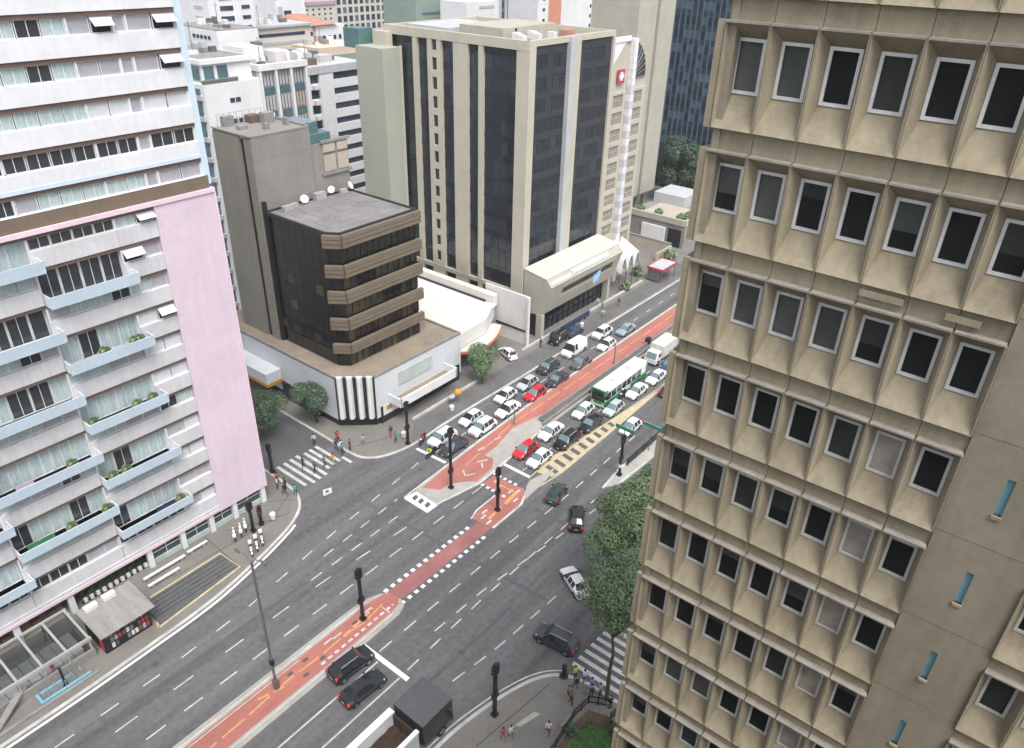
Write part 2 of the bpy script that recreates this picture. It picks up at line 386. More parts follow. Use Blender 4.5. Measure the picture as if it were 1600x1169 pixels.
K1 = arc([(-60, 56.4), (5.3, 56.5), (12, 56.55), (18.5, 56.8), (22.5, 57.0), (26, 57.4), (30.2, 58.3), (34.3, 59.4), (37.6, 60.6), (39.9, 62.1), (41.2, 64.0), (41.7, 66.2), (41.8, 72), (41.8, 150)])
K2 = arc([(51.3, 150), (51.3, 75), (51.2, 70), (51.05, 66), (51.4, 64.1), (52.8, 62.5), (55.2, 61.5), (58.3, 61.0), (64, 61.2), (80, 61.0), (100, 60.8), (133, 60.5), (320, 60.4)])
K3 = arc([(-60, 28.5), (20, 28.45), (29.3, 28.4), (32.2, 28.0), (36.4, 27.0), (39.0, 25.9), (40.5, 24.6), (41.3, 22.8), (41.5, 20), (41.6, -60)])
K4 = arc([(51.5, -60), (51.5, 18), (52.5, 23), (56, 27), (63, 29.4), (75, 30.2), (320, 30.4)])
def pavement(name, K, close, m, kerbmat):
    mbx = MB().prism(list(K)+close, -0.05, KB, 0)
    struct(name, mbx, m)
    return K
pavement('pavement_left', K1, [(-60, 150)], 'paving', 'kerb')
pavement('pavement_far', K2, [(320, 150)], 'paving', 'kerb')
pavement('pavement_right', K3, [(-60, -60)], 'paving', 'kerb')
pavement('pavement_right_far', K4, [(320, -60)], 'paving', 'kerb')
# kerbstones as a row of separate stones where the photograph is near enough to show them
def kerb_stones(K, name, side, lo, hi, mname, w=0.34, step=2.0):
    mbx = MB(); acc = 0
    ribbon(mbx, K, w, 0.0, side=side, h=KB+0.025)
    struct(name, mbx, mname)
kerb_stones(K1, 'kerb_left', 0.14, -60, 150, 'kerb')
kerb_stones(K2, 'kerb_far', 0.14, -60, 150, 'kerb')
kerb_stones(K3[::-1], 'kerb_right', 0.14, -60, 150, 'kerb')
kerb_stones(K4, 'kerb_right_far', -0.14, -60, 150, 'kerb_grey')
# the white edge line the photograph shows in the gutter of the near left kerb
mb = MB(); ribbon(mb, [p for p in K1 if -40 < p[0] < 38 and p[1] < 61], 0.28, Z2, side=-0.32)
struct('gutter_line', mb, 'paint_fresh')
mb = MB(); ribbon(mb, [p for p in K3 if 0 < p[0] < 41 and p[1] > 24], 0.14, Z2, side=0.45)
struct('gutter_line', mb, 'paint_white')
# joint lines and repaired strips in the pavements
mb = MB()
for pts in ([(32, 65.4), (36, 63.2), (38.6, 62.4)], [(24, 63.3), (36.2, 62.9), (40.9, 65.4)], [(29.8, 66.2), (29.6, 59.4)], [(38.2, 66), (40.2, 64.2)], [(52.4, 66.8), (60, 63.4)],
            [(60, 63.4), (95, 63.2)], [(44, 15), (33, 16)], [(30, 25.8), (39, 24.6)]):
    ribbon(mb, pts, 0.13, KB+Z1)
struct('pavement_joints', mb, 'joint')
mb = MB(); mb.prism([(58, 61.5), (320, 61.0), (320, 65.0), (62, 65.0)], KB, KB+0.006)
struct('pavement_band', mb, 'paving_dark')
mb = MB(); ribbon(mb, [(62, 65.3), (76, 65.4)], 0.3, KB, h=KB+0.32); ribbon(mb, [(88.5, 66.2), (128, 66.0)], 0.35, KB, h=KB+0.32)
struct('pavement_step', mb, 'kerb')
mb = MB(); mb.prism([(33.6, 24.5), (33.9, 24.0), (36.0, 23.4), (35.8, 24.0)], KB, KB+0.008)
struct('pavement_patch', mb, 'paving_pale')
mb = MB()
for p in ([(80, 31), (88, 31.5), (86, 35), (78.5, 34.5)], [(49.3, 62.4), (52, 61.9), (51.6, 63.0), (49.2, 63.4)], [(20, 50.8), (27, 50.9), (27, 53.4), (20, 53.4)][:0]):
    if p: mb.poly([(a, b, Z1) for a, b in p])
struct('asphalt_patch', mb, 'asphalt_patch')

# ------------------------------------------------------------------ painted markings
def dashes(mbx, pts, on, off, w, z=Z2, start=0):
    """dashed line along a poly-line"""
    seg = []; pos = start
    tot = sum((Vector(pts[i+1])-Vector(pts[i])).length for i in range(len(pts)-1))
    def at(s):
        for i in range(len(pts)-1):
            L = (Vector(pts[i+1])-Vector(pts[i])).length
            if s <= L: return Vector(pts[i]).lerp(Vector(pts[i+1]), s/L)
            s -= L
        return Vector(pts[-1])
    while pos < tot:
        a = at(pos); b = at(min(pos+on, tot)); ribbon(mbx, [tuple(a), tuple(b)], w, z); pos += on+off
mb = MB()
dashes(mb, [(-20, 53.1), (17, 53.2), (27, 53.9), (37, 55.5), (60, 58.4)], 1.6, 2.3, 0.145, start=0.2)
dashes(mb, [(-20, 50.5), (34, 50.8), (48, 50.0), (57, 49.9)][:3], 2.0, 3.4, 0.145, start=4.4)
dashes(mb, [(-20, 47.9), (50, 48.1), (58, 48.3)], 1.8, 1.75, 0.145, start=4.3)
dashes(mb, [(36.5, 53.7), (48.6, 54.6)], 1.5, 1.4, 0.15)
dashes(mb, [(33.3, 51.9), (47, 52.3)], 1.5, 1.4, 0.15)
dashes(mb, [(58.5, 57.6), (140, 58.4)], 1.6, 3.2, 0.15)
dashes(mb, [(31.6, 39.5), (45, 39.4), (62, 39.0), (80, 39.2)], 1.65, 1.65, 0.15)
dashes(mb, [(31.8, 35.9), (43, 36.2), (66, 35.9)], 1.55, 1.6, 0.15)
dashes(mb, [(36.8, 37.1), (44, 36.9), (58, 35.3), (66, 34.6)], 1.5, 1.6, 0.15)
dashes(mb, [(33.6, 31.8), (39.4, 31.0), (49.2, 30.4)], 1.5, 1.15, 0.15)
dashes(mb, [(63, 46.3), (120, 46.9)], 2.0, 2.6, 0.14)
ribbon(mb, [(-20, 38.7), (30.7, 38.75)], 0.17, Z2); ribbon(mb, [(-20, 35.9), (30.7, 35.85)], 0.17, Z2)
struct('lane_marking', mb, 'paint_white')
mb = MB()
mb.poly([(a, b, Z2) for a, b in ((30.85, 41.3), (30.85, 35.1), (31.35, 35.1), (31.35, 41.3))])
mb.poly([(a, b, Z2) for a, b in ((57.4, 60.2), (57.6, 55.1), (58.05, 55.1), (57.85, 60.2))])
mb.poly([(a, b, Z2) for a, b in ((62.3, 49.7), (62.3, 44.7), (62.8, 44.7), (62.8, 49.7))])
struct('stop_line', mb, 'paint_fresh')
mb = MB()
for x0, ya, yb in [(43.15, 65.2, 71.0), (44.2, 64.8, 71.0), (45.2, 64.9, 71.1), (46.2, 64.9, 71.1), (47.3, 65.7, 70.8), (48.2, 65.9, 70.9), (49.2, 65.9, 70.9), (49.95, 64.5, 66.3)]:
    mb.box(x0-0.22, x0+0.22, ya, yb, 0.001, Z2)
for k in range(8): mb.box(42.2+k*1.0, 42.65+k*1.0, 18.6, 24.3-0.05*k, 0.001, Z2)
struct('zebra_crossing', mb, 'paint_white')
mb = MB(); mb.prism([(43.2, 61.9), (44.3, 61.6), (44.9, 62.5), (43.9, 62.9)], 0.001, Z2)
struct('road_box_marking', mb, 'paint_white')
mb = MB(); mb.prism([(43.75, 62.1), (44.15, 62.0), (44.4, 62.4), (44.0, 62.5)], 0.002, Z3)
struct('manhole_plate', mb, 'joint')
# cycle track: near island, flush crossing, waiting pocket and far island
near_isl = [(-60, 45.6), (33.8, 45.55), (35.4, 45.3), (36.6, 44.8), (37.3, 44.2), (37.5, 42.6), (37.1, 41.7), (36.0, 41.25), (31, 41.15), (-60, 40.75)]
struct('median_near', MB().prism(near_isl, -0.05, KB), 'paving_pale')
struct('cycle_path_near', MB().prism([(-60, 44.75), (35.0, 44.75), (36.9, 44.5), (37.4, 43.9), (37.5, 42.9), (36.9, 42.3), (35.6, 42.05), (-60, 41.6)], KB, KB+Z1), 'cycle_red')
mb = MB()
ribbon(mb, [(-60, 45.05), (35.1, 45.05)], 0.16, KB+Z2); ribbon(mb, [(-60, 41.35), (31, 41.75), (35.8, 41.85)], 0.13, KB+Z2)
ribbon(mb, [(-60, 44.45), (26, 44.5)], 0.09, KB+Z3); ribbon(mb, [(35.5, 43.3), (35.5, 42.2)], 0.14, KB+Z3)
dashes(mb, [(27, 42.5), (36.5, 42.7)], 0.5, 0.35, 0.28, KB+Z3)
for x, y in ((30.2, 44.0), (29.2, 44.15), (34.3, 44.1)):
    mb.prism([(x-0.5, y-0.09), (x+0.5, y-0.09), (x+0.5, y+0.09), (x-0.5, y+0.09)], KB+Z1, KB+Z2+0.002)
struct('cycle_marking', mb, 'paint_white')
mb = MB(); dashes(mb, [(14, 43.0), (20, 43.2), (24, 43.6), (26.5, 43.3), (31, 43.5), (33, 43.2), (36, 43.6)], 2.3, 0.5, 0.16, KB+Z3)
dashes(mb, [(21, 43.9), (23.6, 43.1)], 1.0, 0.4, 0.2, KB+Z3+0.003); dashes(mb, [(30.5, 43.4), (34.8, 43.9)], 1.0, 0.4, 0.3, KB+Z3+0.003)
struct('cycle_centre_line', mb, 'paint_orange')
mb = MB()
for x, y in ((26.4, 44.1), (27.6, 43.0), (24.5, 43.9), (32.4, 43.9), (25.4, 42.7)): mb.box(x-0.28, x+0.28, y-0.16, y+0.16, KB+0.001, KB+0.02)
struct('drain_cover', mb, 'joint')
struct('cycle_crossing', MB().poly([(a, b, 0.003) for a, b in ((37.3, 44.45), (52.4, 44.3), (52.4, 42.45), (37.3, 42.6))]), 'cycle_red_dark')
mb = MB()
for k in range(14):
    x = 37.4+k*0.98
    mb.box(x-0.24, x+0.24, 44.5-0.012*k, 44.95-0.012*k, 0.001, Z2); mb.box(x-0.24, x+0.24, 42.0-0.01*k, 42.42-0.01*k, 0.001, Z2)
for k in range(5):
    y = 45.0+k*0.85
    mb.box(57.25, 57.65, y-0.2, y+0.2, 0.001, Z2); mb.box(60.0, 60.4, y+0.1, y+0.5, 0.001, Z2)
struct('crossing_squares', mb, 'paint_fresh')
struct('cycle_pocket', MB().poly([(a, b, Z1) for a, b in ((51.8, 45.2), (53.2, 45.7), (57.6, 45.8), (57.6, 48.6), (59.95, 48.5), (59.95, 45.3), (60.3, 44.0), (59.3, 43.0), (57.6, 42.5), (52.2, 42.4))]), 'cycle_red')
mb = MB()
ribbon(mb, [(51.7, 45.3), (53.2, 45.8), (57.5, 45.9)], 0.22, Z3); ribbon(mb, [(52.1, 42.3), (57.6, 42.35), (60.8, 43.7)], 0.3, Z3)
for x, y in ((52.6, 43.3), (52.9, 44.4), (53.7, 44.9), (58.7, 44.9), (59.3, 44.2), (57.8, 43.4), (58.4, 46.6), (59.2, 47.6)):
    mb.box(x-0.45, x+0.45, y-0.13, y+0.13, Z2, Z3+0.001)
struct('cycle_marking', mb, 'paint_white')
mb = MB(); ribbon(mb, [(53.0, 43.7), (55.6, 43.9)], 0.4, Z3+0.004); ribbon(mb, [(56.4, 43.9), (59.0, 44.2)], 0.45, Z3+0.004); ribbon(mb, [(58.9, 44.4), (58.9, 47.8)], 0.16, Z3+0.004)
struct('cycle_centre_line', mb, 'paint_orange')
struct('traffic_island_tip', MB().prism([(58.6, 42.45), (60.6, 43.9), (62.0, 44.35), (66.2, 43.4), (63.2, 42.75)], -0.02, 0.09), 'paving_pale')
# far island
far_isl = [(51.2, 54.0), (57.3, 54.5), (64, 54.9), (75, 55.3), (90, 55.5), (320, 55.6), (320, 50.0), (84, 49.95), (72.2, 49.8), (61.5, 48.9), (57.3, 48.7), (51.0, 50.0)]
struct('median_far', MB().prism(far_isl, -0.05, KB), 'paving_pale')
mb = MB(); mb.poly([(a, b, Z2) for a, b in ((49.2, 54.1), (51.2, 53.9), (51.0, 50.0), (49.1, 50.0))]); struct('median_nose', mb, 'paint_fresh')
mb = MB()
for y in (51.0, 52.1, 53.1): mb.prism([(49.7, y-0.35), (50.5, y-0.25), (50.7, y+0.35), (49.9, y+0.3)], 0.002, Z3)
struct('nose_hatching', mb, 'asphalt_patch')
struct('cycle_path_far', MB().prism([(52.0, 53.7), (57.3, 54.2), (64, 54.6), (75, 55.0), (90, 55.15), (320, 55.2), (320, 52.0), (83, 51.9), (76.5, 52.0), (69.7, 53.3), (64.7, 52.2), (62.3, 52.2), (62.4, 50.7), (60.8, 49.6), (57.4, 49.3), (56.4, 50.4), (54.7, 51.6), (53.2, 51.7)], KB, KB+Z1), 'cycle_red')
mb = MB()
ribbon(mb, [(49.3, 54.05), (57.3, 54.5), (64, 54.9), (75, 55.3), (90, 55.45), (320, 55.55)], 0.26, KB+Z2)
ribbon(mb, [(76.5, 51.85), (83, 51.75), (320, 51.8)], 0.22, KB+Z2); ribbon(mb, [(51.0, 50.1), (57.3, 48.85), (61.5, 49.05), (72.2, 49.95)], 0.3, KB+Z2)
for pts in ([(58, 52.2), (57.3, 51.2), (58.5, 50.5)], [(60.5, 51.9), (61.8, 51.2)], [(65.5, 53.4), (67, 53.2)], [(62.5, 53.5), (63.6, 53.4)], [(60, 50.6), (60.8, 51.4)]): ribbon(mb, pts, 0.2, KB+Z3)
struct('cycle_marking', mb, 'paint_white')
mb = MB(); dashes(mb, [(59, 52.6), (70, 54.0), (90, 53.7), (140, 53.7)], 3.2, 0.8, 0.16, KB+Z3); struct('cycle_centre_line', mb, 'paint_orange')
# yellow hatching that narrows along the left-turn queue
mb = MB()
A0, A1 = (62.2, 44.7), (93, 42.9); B0, B1 = (61.8, 42.7), (93, 42.55)
ribbon(mb, [A0, (67.7, 45.15), (80, 43.9), A1, (140, 42.9)], 0.16, Z2); ribbon(mb, [B0, (66.2, 42.2), (79.4, 42.3), B1], 0.2, Z2)
mb.poly([(a, b, Z1) for a, b in ((64.0, 44.7), (67.7, 45.1), (80, 43.85), (92, 42.8), (92, 42.6), (79.4, 42.35), (66.2, 42.25), (64.5, 42.6))])
struct('yellow_hatching', mb, 'paint_yellow')
mb = MB()
for k in range(9):
    x = 65.2+k*1.75; t = (x-65)/28; ya = 44.55-1.55*t; yb = 42.65+0.1*t
    mb.poly([(x, yb, Z2+0.002), (x+0.75, yb, Z2+0.002), (x+1.05, ya, Z2+0.002), (x+0.3, ya, Z2+0.002)])
struct('hatching_gaps', mb, 'asphalt_patch')
# right-hand island
isl = [(66.6, 36.5), (71, 36.95), (95, 36.9), (120, 36.9), (120, 34.7), (75, 34.7), (68.6, 35.1)]
struct('island_right', MB().prism(isl, -0.05, KB), 'paving_pale')
mb = MB(); ribbon(mb, isl[:4], 0.3, 0, h=KB+0.03, side=-0.16); ribbon(mb, isl[5:][::-1], 0.3, 0, h=KB+0.03, side=0.16)
struct('kerb_island', mb, 'kerb')
mb = MB()
for x, y in ((25.5, 49.2), (40.6, 52.6), (47.3, 40.6), (36.6, 33.4), (54.6, 56.6), (44.5, 58.9), (17.2, 54.6), (63.5, 38.1), (49.5, 35.6)):
    mb.prism([(x+0.36*math.cos(a*math.pi/6), y+0.36*math.sin(a*math.pi/6)) for a in range(12)], 0.001, Z2)
struct('manhole_covers', mb, 'joint')
mb = MB()
for a, b, w in (((12, 52), (33, 52.1), .5), ((45.5, 59.5), (47.2, 31), .45), ((58, 40.6), (58.4, 31), .5), ((20, 33.6), (44, 33.2), .4)): ribbon(mb, [a, b], w, 0.0025)
struct('trench_patch', mb, 'asphalt_patch')

# ================================================================== BUILDINGS
def strip_box(mbx, a, b, w, z0, z1, m=0):   # thin wall between two plan points
    a = Vector(a); b = Vector(b); d = (b-a).normalized(); n = Vector((-d.y, d.x))*w/2
    return mbx.hexa([(*(a-n), z0), (*(b-n), z0), (*(b+n), z0), (*(a+n), z0)], [(*(a-n), z1), (*(b-n), z1), (*(b+n), z1), (*(a+n), z1)], m)

# ---------------------------------------------------------------- tan concrete tower on the right
XF = 20.0; BAY = 1.202; FH = 3.24
t = thing('concrete_tower', 'tan concrete tower of funnel-shaped window bays filling the right side', 'building', (XF+6, 0, 0))
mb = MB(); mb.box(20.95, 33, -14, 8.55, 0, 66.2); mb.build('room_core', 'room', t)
# pier built as blocks between slits so that the slits are real openings
mb = MB()
mb.box(20.12, 32.9, 8.56, 8.76, 0, 66)
ys0, ys1 = -0.875, -0.69
zs = [60+20*(-0.5865-0.162*k)+0.0 for k in range(-5, 14)]
mb.box(20.1, 20.94, ys1, 0.412, 0, 66); mb.box(20.1, 20.94, -2.03, ys0, 0, 66)
prev = 66
for z in zs:
    mb.box(20.1, 20.94, ys0, ys1, z, prev); prev = z-1.18
mb.box(20.1, 20.94, ys0, ys1, 0, prev)
mb.build('pier_wall', 'concrete_tan_pier', t)
sl = BX(20.2, 20.3, ys0, ys1, 0, 1.18).mesh('slit_window', ['slit_blue'])
ss = BX(20.04, 20.3, ys0-0.03, ys1+0.03, -0.1, 0.0).mesh('slit_sill', ['concrete_tan'])
for z in zs:
    w_ = inst('slit_window', sl, t, (0, 0, z-1.18)); inst('slit_sill', ss, w_, (0, 0, z-1.18))
each('pier_joint', 'brown_parapet', t, [(20.094, 20.12, -2.03, 0.41, 60+20*(-0.5865-0.162*k)+0.98, 60+20*(-0.5865-0.162*k)+0.998) for k in range(-5, 14)])
# one funnel bay; local origin: face plane, bay centre, bottom of the sloping sill
def bay_mesh():
    m_ = MB(); h = BAY/2; H = 2.60; F = 0.035; D = 0.5
    iw = 0.40; zb, zt = 0.86, 2.24
    o = [(0, -h+F, 0), (0, h-F, 0), (0, h-F, H), (0, -h+F, H)]
    i = [(D, -iw, zb), (D, iw, zb), (D, iw, zt), (D, -iw, zt)]
    for a in range(4):
        b = (a+1) % 4
        m_.quad(o[a], o[b], i[b], i[a])
    # fins: front strip each side (half of each shared fin) and lower lip
    m_.quad((0, -h+0.006, 0), (0, -h+F, 0), (0, -h+F, H), (0, -h+0.006, H)); m_.quad((0, h-F, 0), (0, h-0.006, 0), (0, h-0.006, H), (0, h-F, H))
    m_.quad((0, -h+0.006, 0), (0, -h+0.006, H), (0.3, -h+0.006, H), (0.3, -h+0.006, 0)); m_.quad((0, h-0.006, 0), (0.3, h-0.006, 0), (0.3, h-0.006, H), (0, h-0.006, H))
    m_.quad((0, -h+0.006, 0), (0.3, -h+0.006, 0), (0.3, h-0.006, 0), (0, h-0.006, 0))
    m_.quad((0, -h+0.006, H), (0, h-0.006, H), (0.3, h-0.006, H), (0.3, -h+0.006, H))
    return m_.mesh('facade_panel', ['concrete_tan'])
def fascia_mesh():
    m_ = MB(); h = BAY/2
    m_.box(0.2, 0.9, -h+0.008, h-0.008, -0.64, 0.0)                   # recessed spandrel under the sill
    return m_.mesh('spandrel_panel', ['concrete_tan'])
def drip_mesh():
    m_ = MB(); h = BAY/2
    m_.box(-0.05, 0.22, -h+0.03, h-0.03, -0.05, 0.005); return m_.mesh('drip_ledge', ['drip_edge'])
def frame_mesh():
    m_ = MB(); a, b = 0.40, 0.315; z0, z1 = 0.86, 2.24; f = 0.085; x0, x1 = 0.45, 0.53
    m_.box(x0, x1, -a, -b, z0, z1); m_.box(x0, x1, b, a, z0, z1); m_.box(x0, x1, -b, b, z0, z0+f); m_.box(x0, x1, -b, b, z1-f, z1)
    return m_.mesh('window', ['alu'])
BM, FM, DM, WM = bay_mesh(), fascia_mesh(), drip_mesh(), frame_mesh()
PM = BX(0.50, 0.512, -0.315, 0.315, 0.945, 2.155).mesh('pane', ['glass_see'])
BL = {h: BX(0.60, 0.61, -0.34, 0.34, 2.2-1.32*h, 2.2).mesh('blind', ['blind_grey']) for h in (0.35, 0.62, 1.0)}
BD = BX(0.47, 0.52, -0.37, 0.37, 0.90, 2.2).mesh('window_board', ['board'])
sp = random.Random(3)
blind_at = {(0, 0): 1.0, (0, 1): 1.0, (1, 0): 0.62, (1, 1): 1.0, (1, 2): 0.35, (1, 4): 0.62, (2, 0): 0.35, (2, 1): 1.0, (2, 2): 1.0, (2, 4): 0.62, (3, 4): 1.0, (4, 0): 0.62, (4, 1): 0.62, (4, 2): 1.0, (7, 1): 1.0, (8, 0): 0.62, (8, 1): 0.35, (8, 2): 1.0}
boards = {(3, 5), (4, 5), (5, 5), (6, 5), (7, 5), (8, 5)}
cols = [8.83-BAY*(k+0.5) for k in range(7)]+[-2.03-BAY*(k+0.5) for k in range(3)]
for r in range(-2, 15):
    zl = 60-20*(0.086+0.162*r)                                        # underside ledge line of this row
    zb = zl-0.075-2.60+0.02
    for c, y in enumerate(cols):
        if c >= 7 and r < 3: continue
        inst('facade_panel', BM, t, (XF, y, zb))
        if r < 14: inst('spandrel_panel', FM, t, (XF, y, zb))
        inst('drip_ledge', DM, t, (XF, y, zb+2.66))
        if r > 10: continue
        w_ = inst('window', WM, t, (XF, y, zb))
        if (r, c) in boards: inst('window_board', BD, w_, (XF, y, zb)); continue
        inst('pane', PM, w_, (XF, y, zb))
        h = blind_at.get((r, c)) or (sp.choice((0.35, 0.62, 1.0)) if sp.random() < (0.5 if c < 3 else 0.3) else 0)
        if h: inst('blind', BL[h], w_, (XF, y, zb), mats={0: sp.choice(('blind_grey', 'blind_pale', 'blind_dim')) if c < 3 else sp.choice(('blind_dim', 'blind_grey', 'blind_dim'))})
for r in range(-2, 15):
    zl = 60-20*(0.086+0.162*r); zb = zl-0.075-2.60+0.02
    mb2 = MB(); mb2.box(20.03, 20.2, 8.85, 9.05, zb-0.02, zb+2.66); mb2.box(20.22, 20.34, 8.85, 8.97, zb, zb+2.6); mb2.box(20.36, 32.7, 8.76, 9.08, zb, zb+2.62)
    mb2.build('flank_rib', 'concrete_tan', t)
mb = MB(); mb.box(20.08, 20.96, 0.42, 8.83, 61.9, 66); mb.box(20.08, 20.96, -14, -2.03, 51.1, 66); mb.box(20.08, 20.96, 0.42, 8.83, 0, 12.6); mb.box(20.08, 20.96, -14, -2.03, 0, 12.6); mb.box(20.09, 20.96, -14, -5.65, 12.6, 51.1)
mb.build('blank_wall', 'concrete_tan_pier', t)
mb = MB(); mb.box(19.7, 20.09, -0.35, 0.02, 57.35, 57.75); mb.box(19.72, 20.09, -0.1, 0.06, 56.95, 57.02)
mb.build('wall_vent', 'drip_edge', t)
for y0, y1, z in ((2.9, 4.0, 52.05), (1.1, 1.9, 52.0)):
    MB().box(20.04, 20.2, y0, y1, z, z+0.05).box(20.04, 20.08, y0, y1, z+0.05, z+0.18).build('vent_hood', 'concrete_tan', t)
# lamp and yellow sign bracket on the flank
t2 = thing('wall_lamp', 'pale wall lamp on a bracket on the flank of the tan concrete tower', 'lamp', (24.5, 9.2, 33.0))
mb = MB(); mb.tube((24.5, 9.08, 33.0), (24.2, 10.05, 33.3), 0.05); mb.build('bracket', 'grey_metal', t2)
MB().ball((24.15, 10.2, 33.3), 0.36, 10, 6, sq=(1.2, 0.8, 0.5)).build('lamp_head', 'steel_pale', t2, smooth=60)

# ---------------------------------------------------------------- white apartment block with the pink panel on the left
YF = 66.4; FL = 3.19
t = thing('apartment_block', 'white apartment block with pale blue balconies and a tall pink end panel', 'building', (20, YF, 0))
mb = MB(); mb.box(-32, 37.9, YF+0.55, YF+16, 3.2, 66); mb.build('wall', 'white_grey', t)
mb = MB(); mb.box(37.65, 38.3, YF-0.12, YF+16.2, 38.9, 66.2); mb.build('edge_strip', 'blue_parapet', t)
mb = MB(); mb.box(32.2, 38.32, YF-0.28, YF+0.5, 2.45, 38.1); mb.box(37.95, 38.3, YF+0.5, YF+16, 2.5, 38.1); mb.build('pink_panel', 'pink_wall', t)
mb = MB(); mb.box(-32, 38.36, YF-0.42, YF+0.5, 38.15, 38.55); mb.box(38.0, 38.42, YF+0.5, YF+16, 38.15, 38.55); mb.box(38.2, 38.4, YF-0.4, YF-0.2, 2.5, 38.15); mb.build('pink_cornice', 'pink_trim', t)
mb = MB(); mb.box(-32, 32.19, YF-0.35, YF+0.5, 2.62, 2.98); mb.build('pink_fascia', 'pink_trim', t)
mb = MB(); mb.box(-32, 38.0, YF-0.2, YF+0.5, 38.56, 39.75); mb.build('terrace_parapet', 'brown_parapet', t)
CUR, DRK, SHU, PAL, AWN = 'curtain', 'glass_room', 'shutter', 'shutter_pale', 'awning'
UPX = [(21.3, 23.1), (23.1, 24.9), (24.9, 26.75), (26.75, 28.55), (28.65, 30.45), (30.45, 32.2), (32.25, 33.3), (33.4, 35.55), (35.6, 37.6)]
LEFTX = [(x, x+1.78) for x in (3.2, 5.0, 6.8, 8.6, 10.7, 12.7, 14.5, 16.3, 18.1, 19.7)]
def ridged(x0, x1, z0, z1, y, n):
    m_ = MB()
    for k in range(n):
        a = z0+(z1-z0)*k/n; b = z0+(z1-z0)*(k+1)/n
        m_.quad((x0, y-0.012, a), (x1, y-0.012, a), (x1, y-0.03, b-0.006), (x0, y-0.03, b-0.006)); m_.quad((x0, y-0.03, b-0.006), (x1, y-0.03, b-0.006), (x1, y-0.012, b), (x0, y-0.012, b))
    return m_
def opening(x0, x1, z0, z1, kind, yw):
    """one window: white frame, and panes, shutter or tilted awning inside it"""
    fr = MB(); f = 0.05
    fr.box(x0, x0+f, yw-0.05, yw+0.06, z0, z1); fr.box(x1-f, x1, yw-0.05, yw+0.06, z0, z1); fr.box(x0+f, x1-f, yw-0.05, yw+0.06, z0, z0+f); fr.box(x0+f, x1-f, yw-0.05, yw+0.06, z1-f, z1)
    o = fr.build('window', 'frame_white', t)
    n = max(1, round((x1-x0)/0.9)); a0 = x0+f; dx = (x1-x0-2*f)/n
    if kind in (SHU, PAL):
        ridged(x0+f, x1-f, z0+f, z1-f, yw+0.03, 9).build('shutter', kind, o)
    elif kind == AWN:
        zm = z0+(z1-z0)*0.48
        for k in range(n): BX(a0+k*dx+0.03, a0+(k+1)*dx-0.03, yw+0.02, yw+0.035, z0+f, z1-f).build('pane', 'glass_dark', o)
        MB().hexa([(x0, yw-0.75, zm-0.04), (x1, yw-0.75, zm-0.04), (x1, yw-0.02, z1-0.06), (x0, yw-0.02, z1-0.06)],
                  [(x0, yw-0.75, zm), (x1, yw-0.75, zm), (x1, yw-0.02, z1), (x0, yw-0.02, z1)]).build('awning', 'shutter_pale', o)
    else:
        for k in range(n):
            kk = kind
            BX(a0+k*dx+0.025, a0+(k+1)*dx-0.025, yw+0.02+0.02*(k % 2), yw+0.035+0.02*(k % 2), z0+f, z1-f).build('pane', kk, o)
        bars = MB()
        for k in range(1, n): bars.box(a0+k*dx-0.025, a0+k*dx+0.025, yw-0.03, yw+0.05, z0+f, z1-f)
        if n > 1: bars.build('mullion', 'frame_white', o)
C, D, S, P, A = CUR, DRK, SHU, PAL, AWN
upper = {0: [C, C, D, C, S, A, S, S, A], 1: [C, C, D, C, S, S, S, S, A], 2: [C, C, C, C, P, P, S, P, P], 3: [D, D, D, D, D, D, S, D, D], 4: [S, C, C, C, C, C, S, S, S], -1: [C, D, C, C, S, S, S, P, S], -2: [C, C, C, D, S, P, S, S, P]}
rw = random.Random(11)
for k in range(-3, 5):                                   # storeys above the terrace
    zs_ = 54.1-3.165*k
    if zs_ > 66: continue
    MB().box(-32, 37.66, YF-0.1, YF+0.55, zs_-0.36, zs_).build('slab_band', 'brown_band', t)
    z_sp1 = zs_-1.66; z_sp0 = zs_-3.165 if k < 4 else 39.76
    MB().box(-32, 37.66, YF-0.22, YF+0.55, z_sp0+0.002, z_sp1).build('parapet_wall', 'white_wall' if k != 3 else 'white_wall', t)
    if k == 3: MB().box(-32, 37.66, YF-0.25, YF-0.222, z_sp0+0.01, z_sp0+0.34).build('blue_trim', 'blue_parapet', t)
    each('pilaster', 'frame_white', t, [(x-0.06, x+0.06, YF-0.02, YF+0.5, z_sp1, zs_-0.36) for x in (37.62, 33.35, 32.22, 28.6, 21.25)])
    kinds = upper.get(k, upper[-1])
    for (x0, x1), kd in zip(UPX, kinds): opening(x0+0.05, x1-0.05, z_sp1+0.02, zs_-0.38, kd, YF+0.12)
    if k >= 0:
        for (x0, x1) in LEFTX[-5:]: opening(x0+0.02, x1, z_sp1+0.02, zs_-0.38, rw.choice((C, C, D)) if k != 3 else D, YF+0.12)
LOWR = [(28.55, 30.45), (30.5, 32.15)]
lowr = [[C, A], [A, S], [C, S], [P, A], [P, P], [P, P], [D, C], [S, P], [P, P], [S, S], [S, P]]
MID = [(21.4, 23.15), (23.15, 24.95), (24.95, 26.75), (26.75, 28.5)]
LFT = [(12.75, 14.5), (14.5, 16.3), (16.3, 18.1), (18.1, 19.85), (19.85, 21.2)]
FAR = [(3.6, 5.4), (5.4, 7.2), (7.2, 9.0), (9.0, 10.8), (10.8, 12.5)]
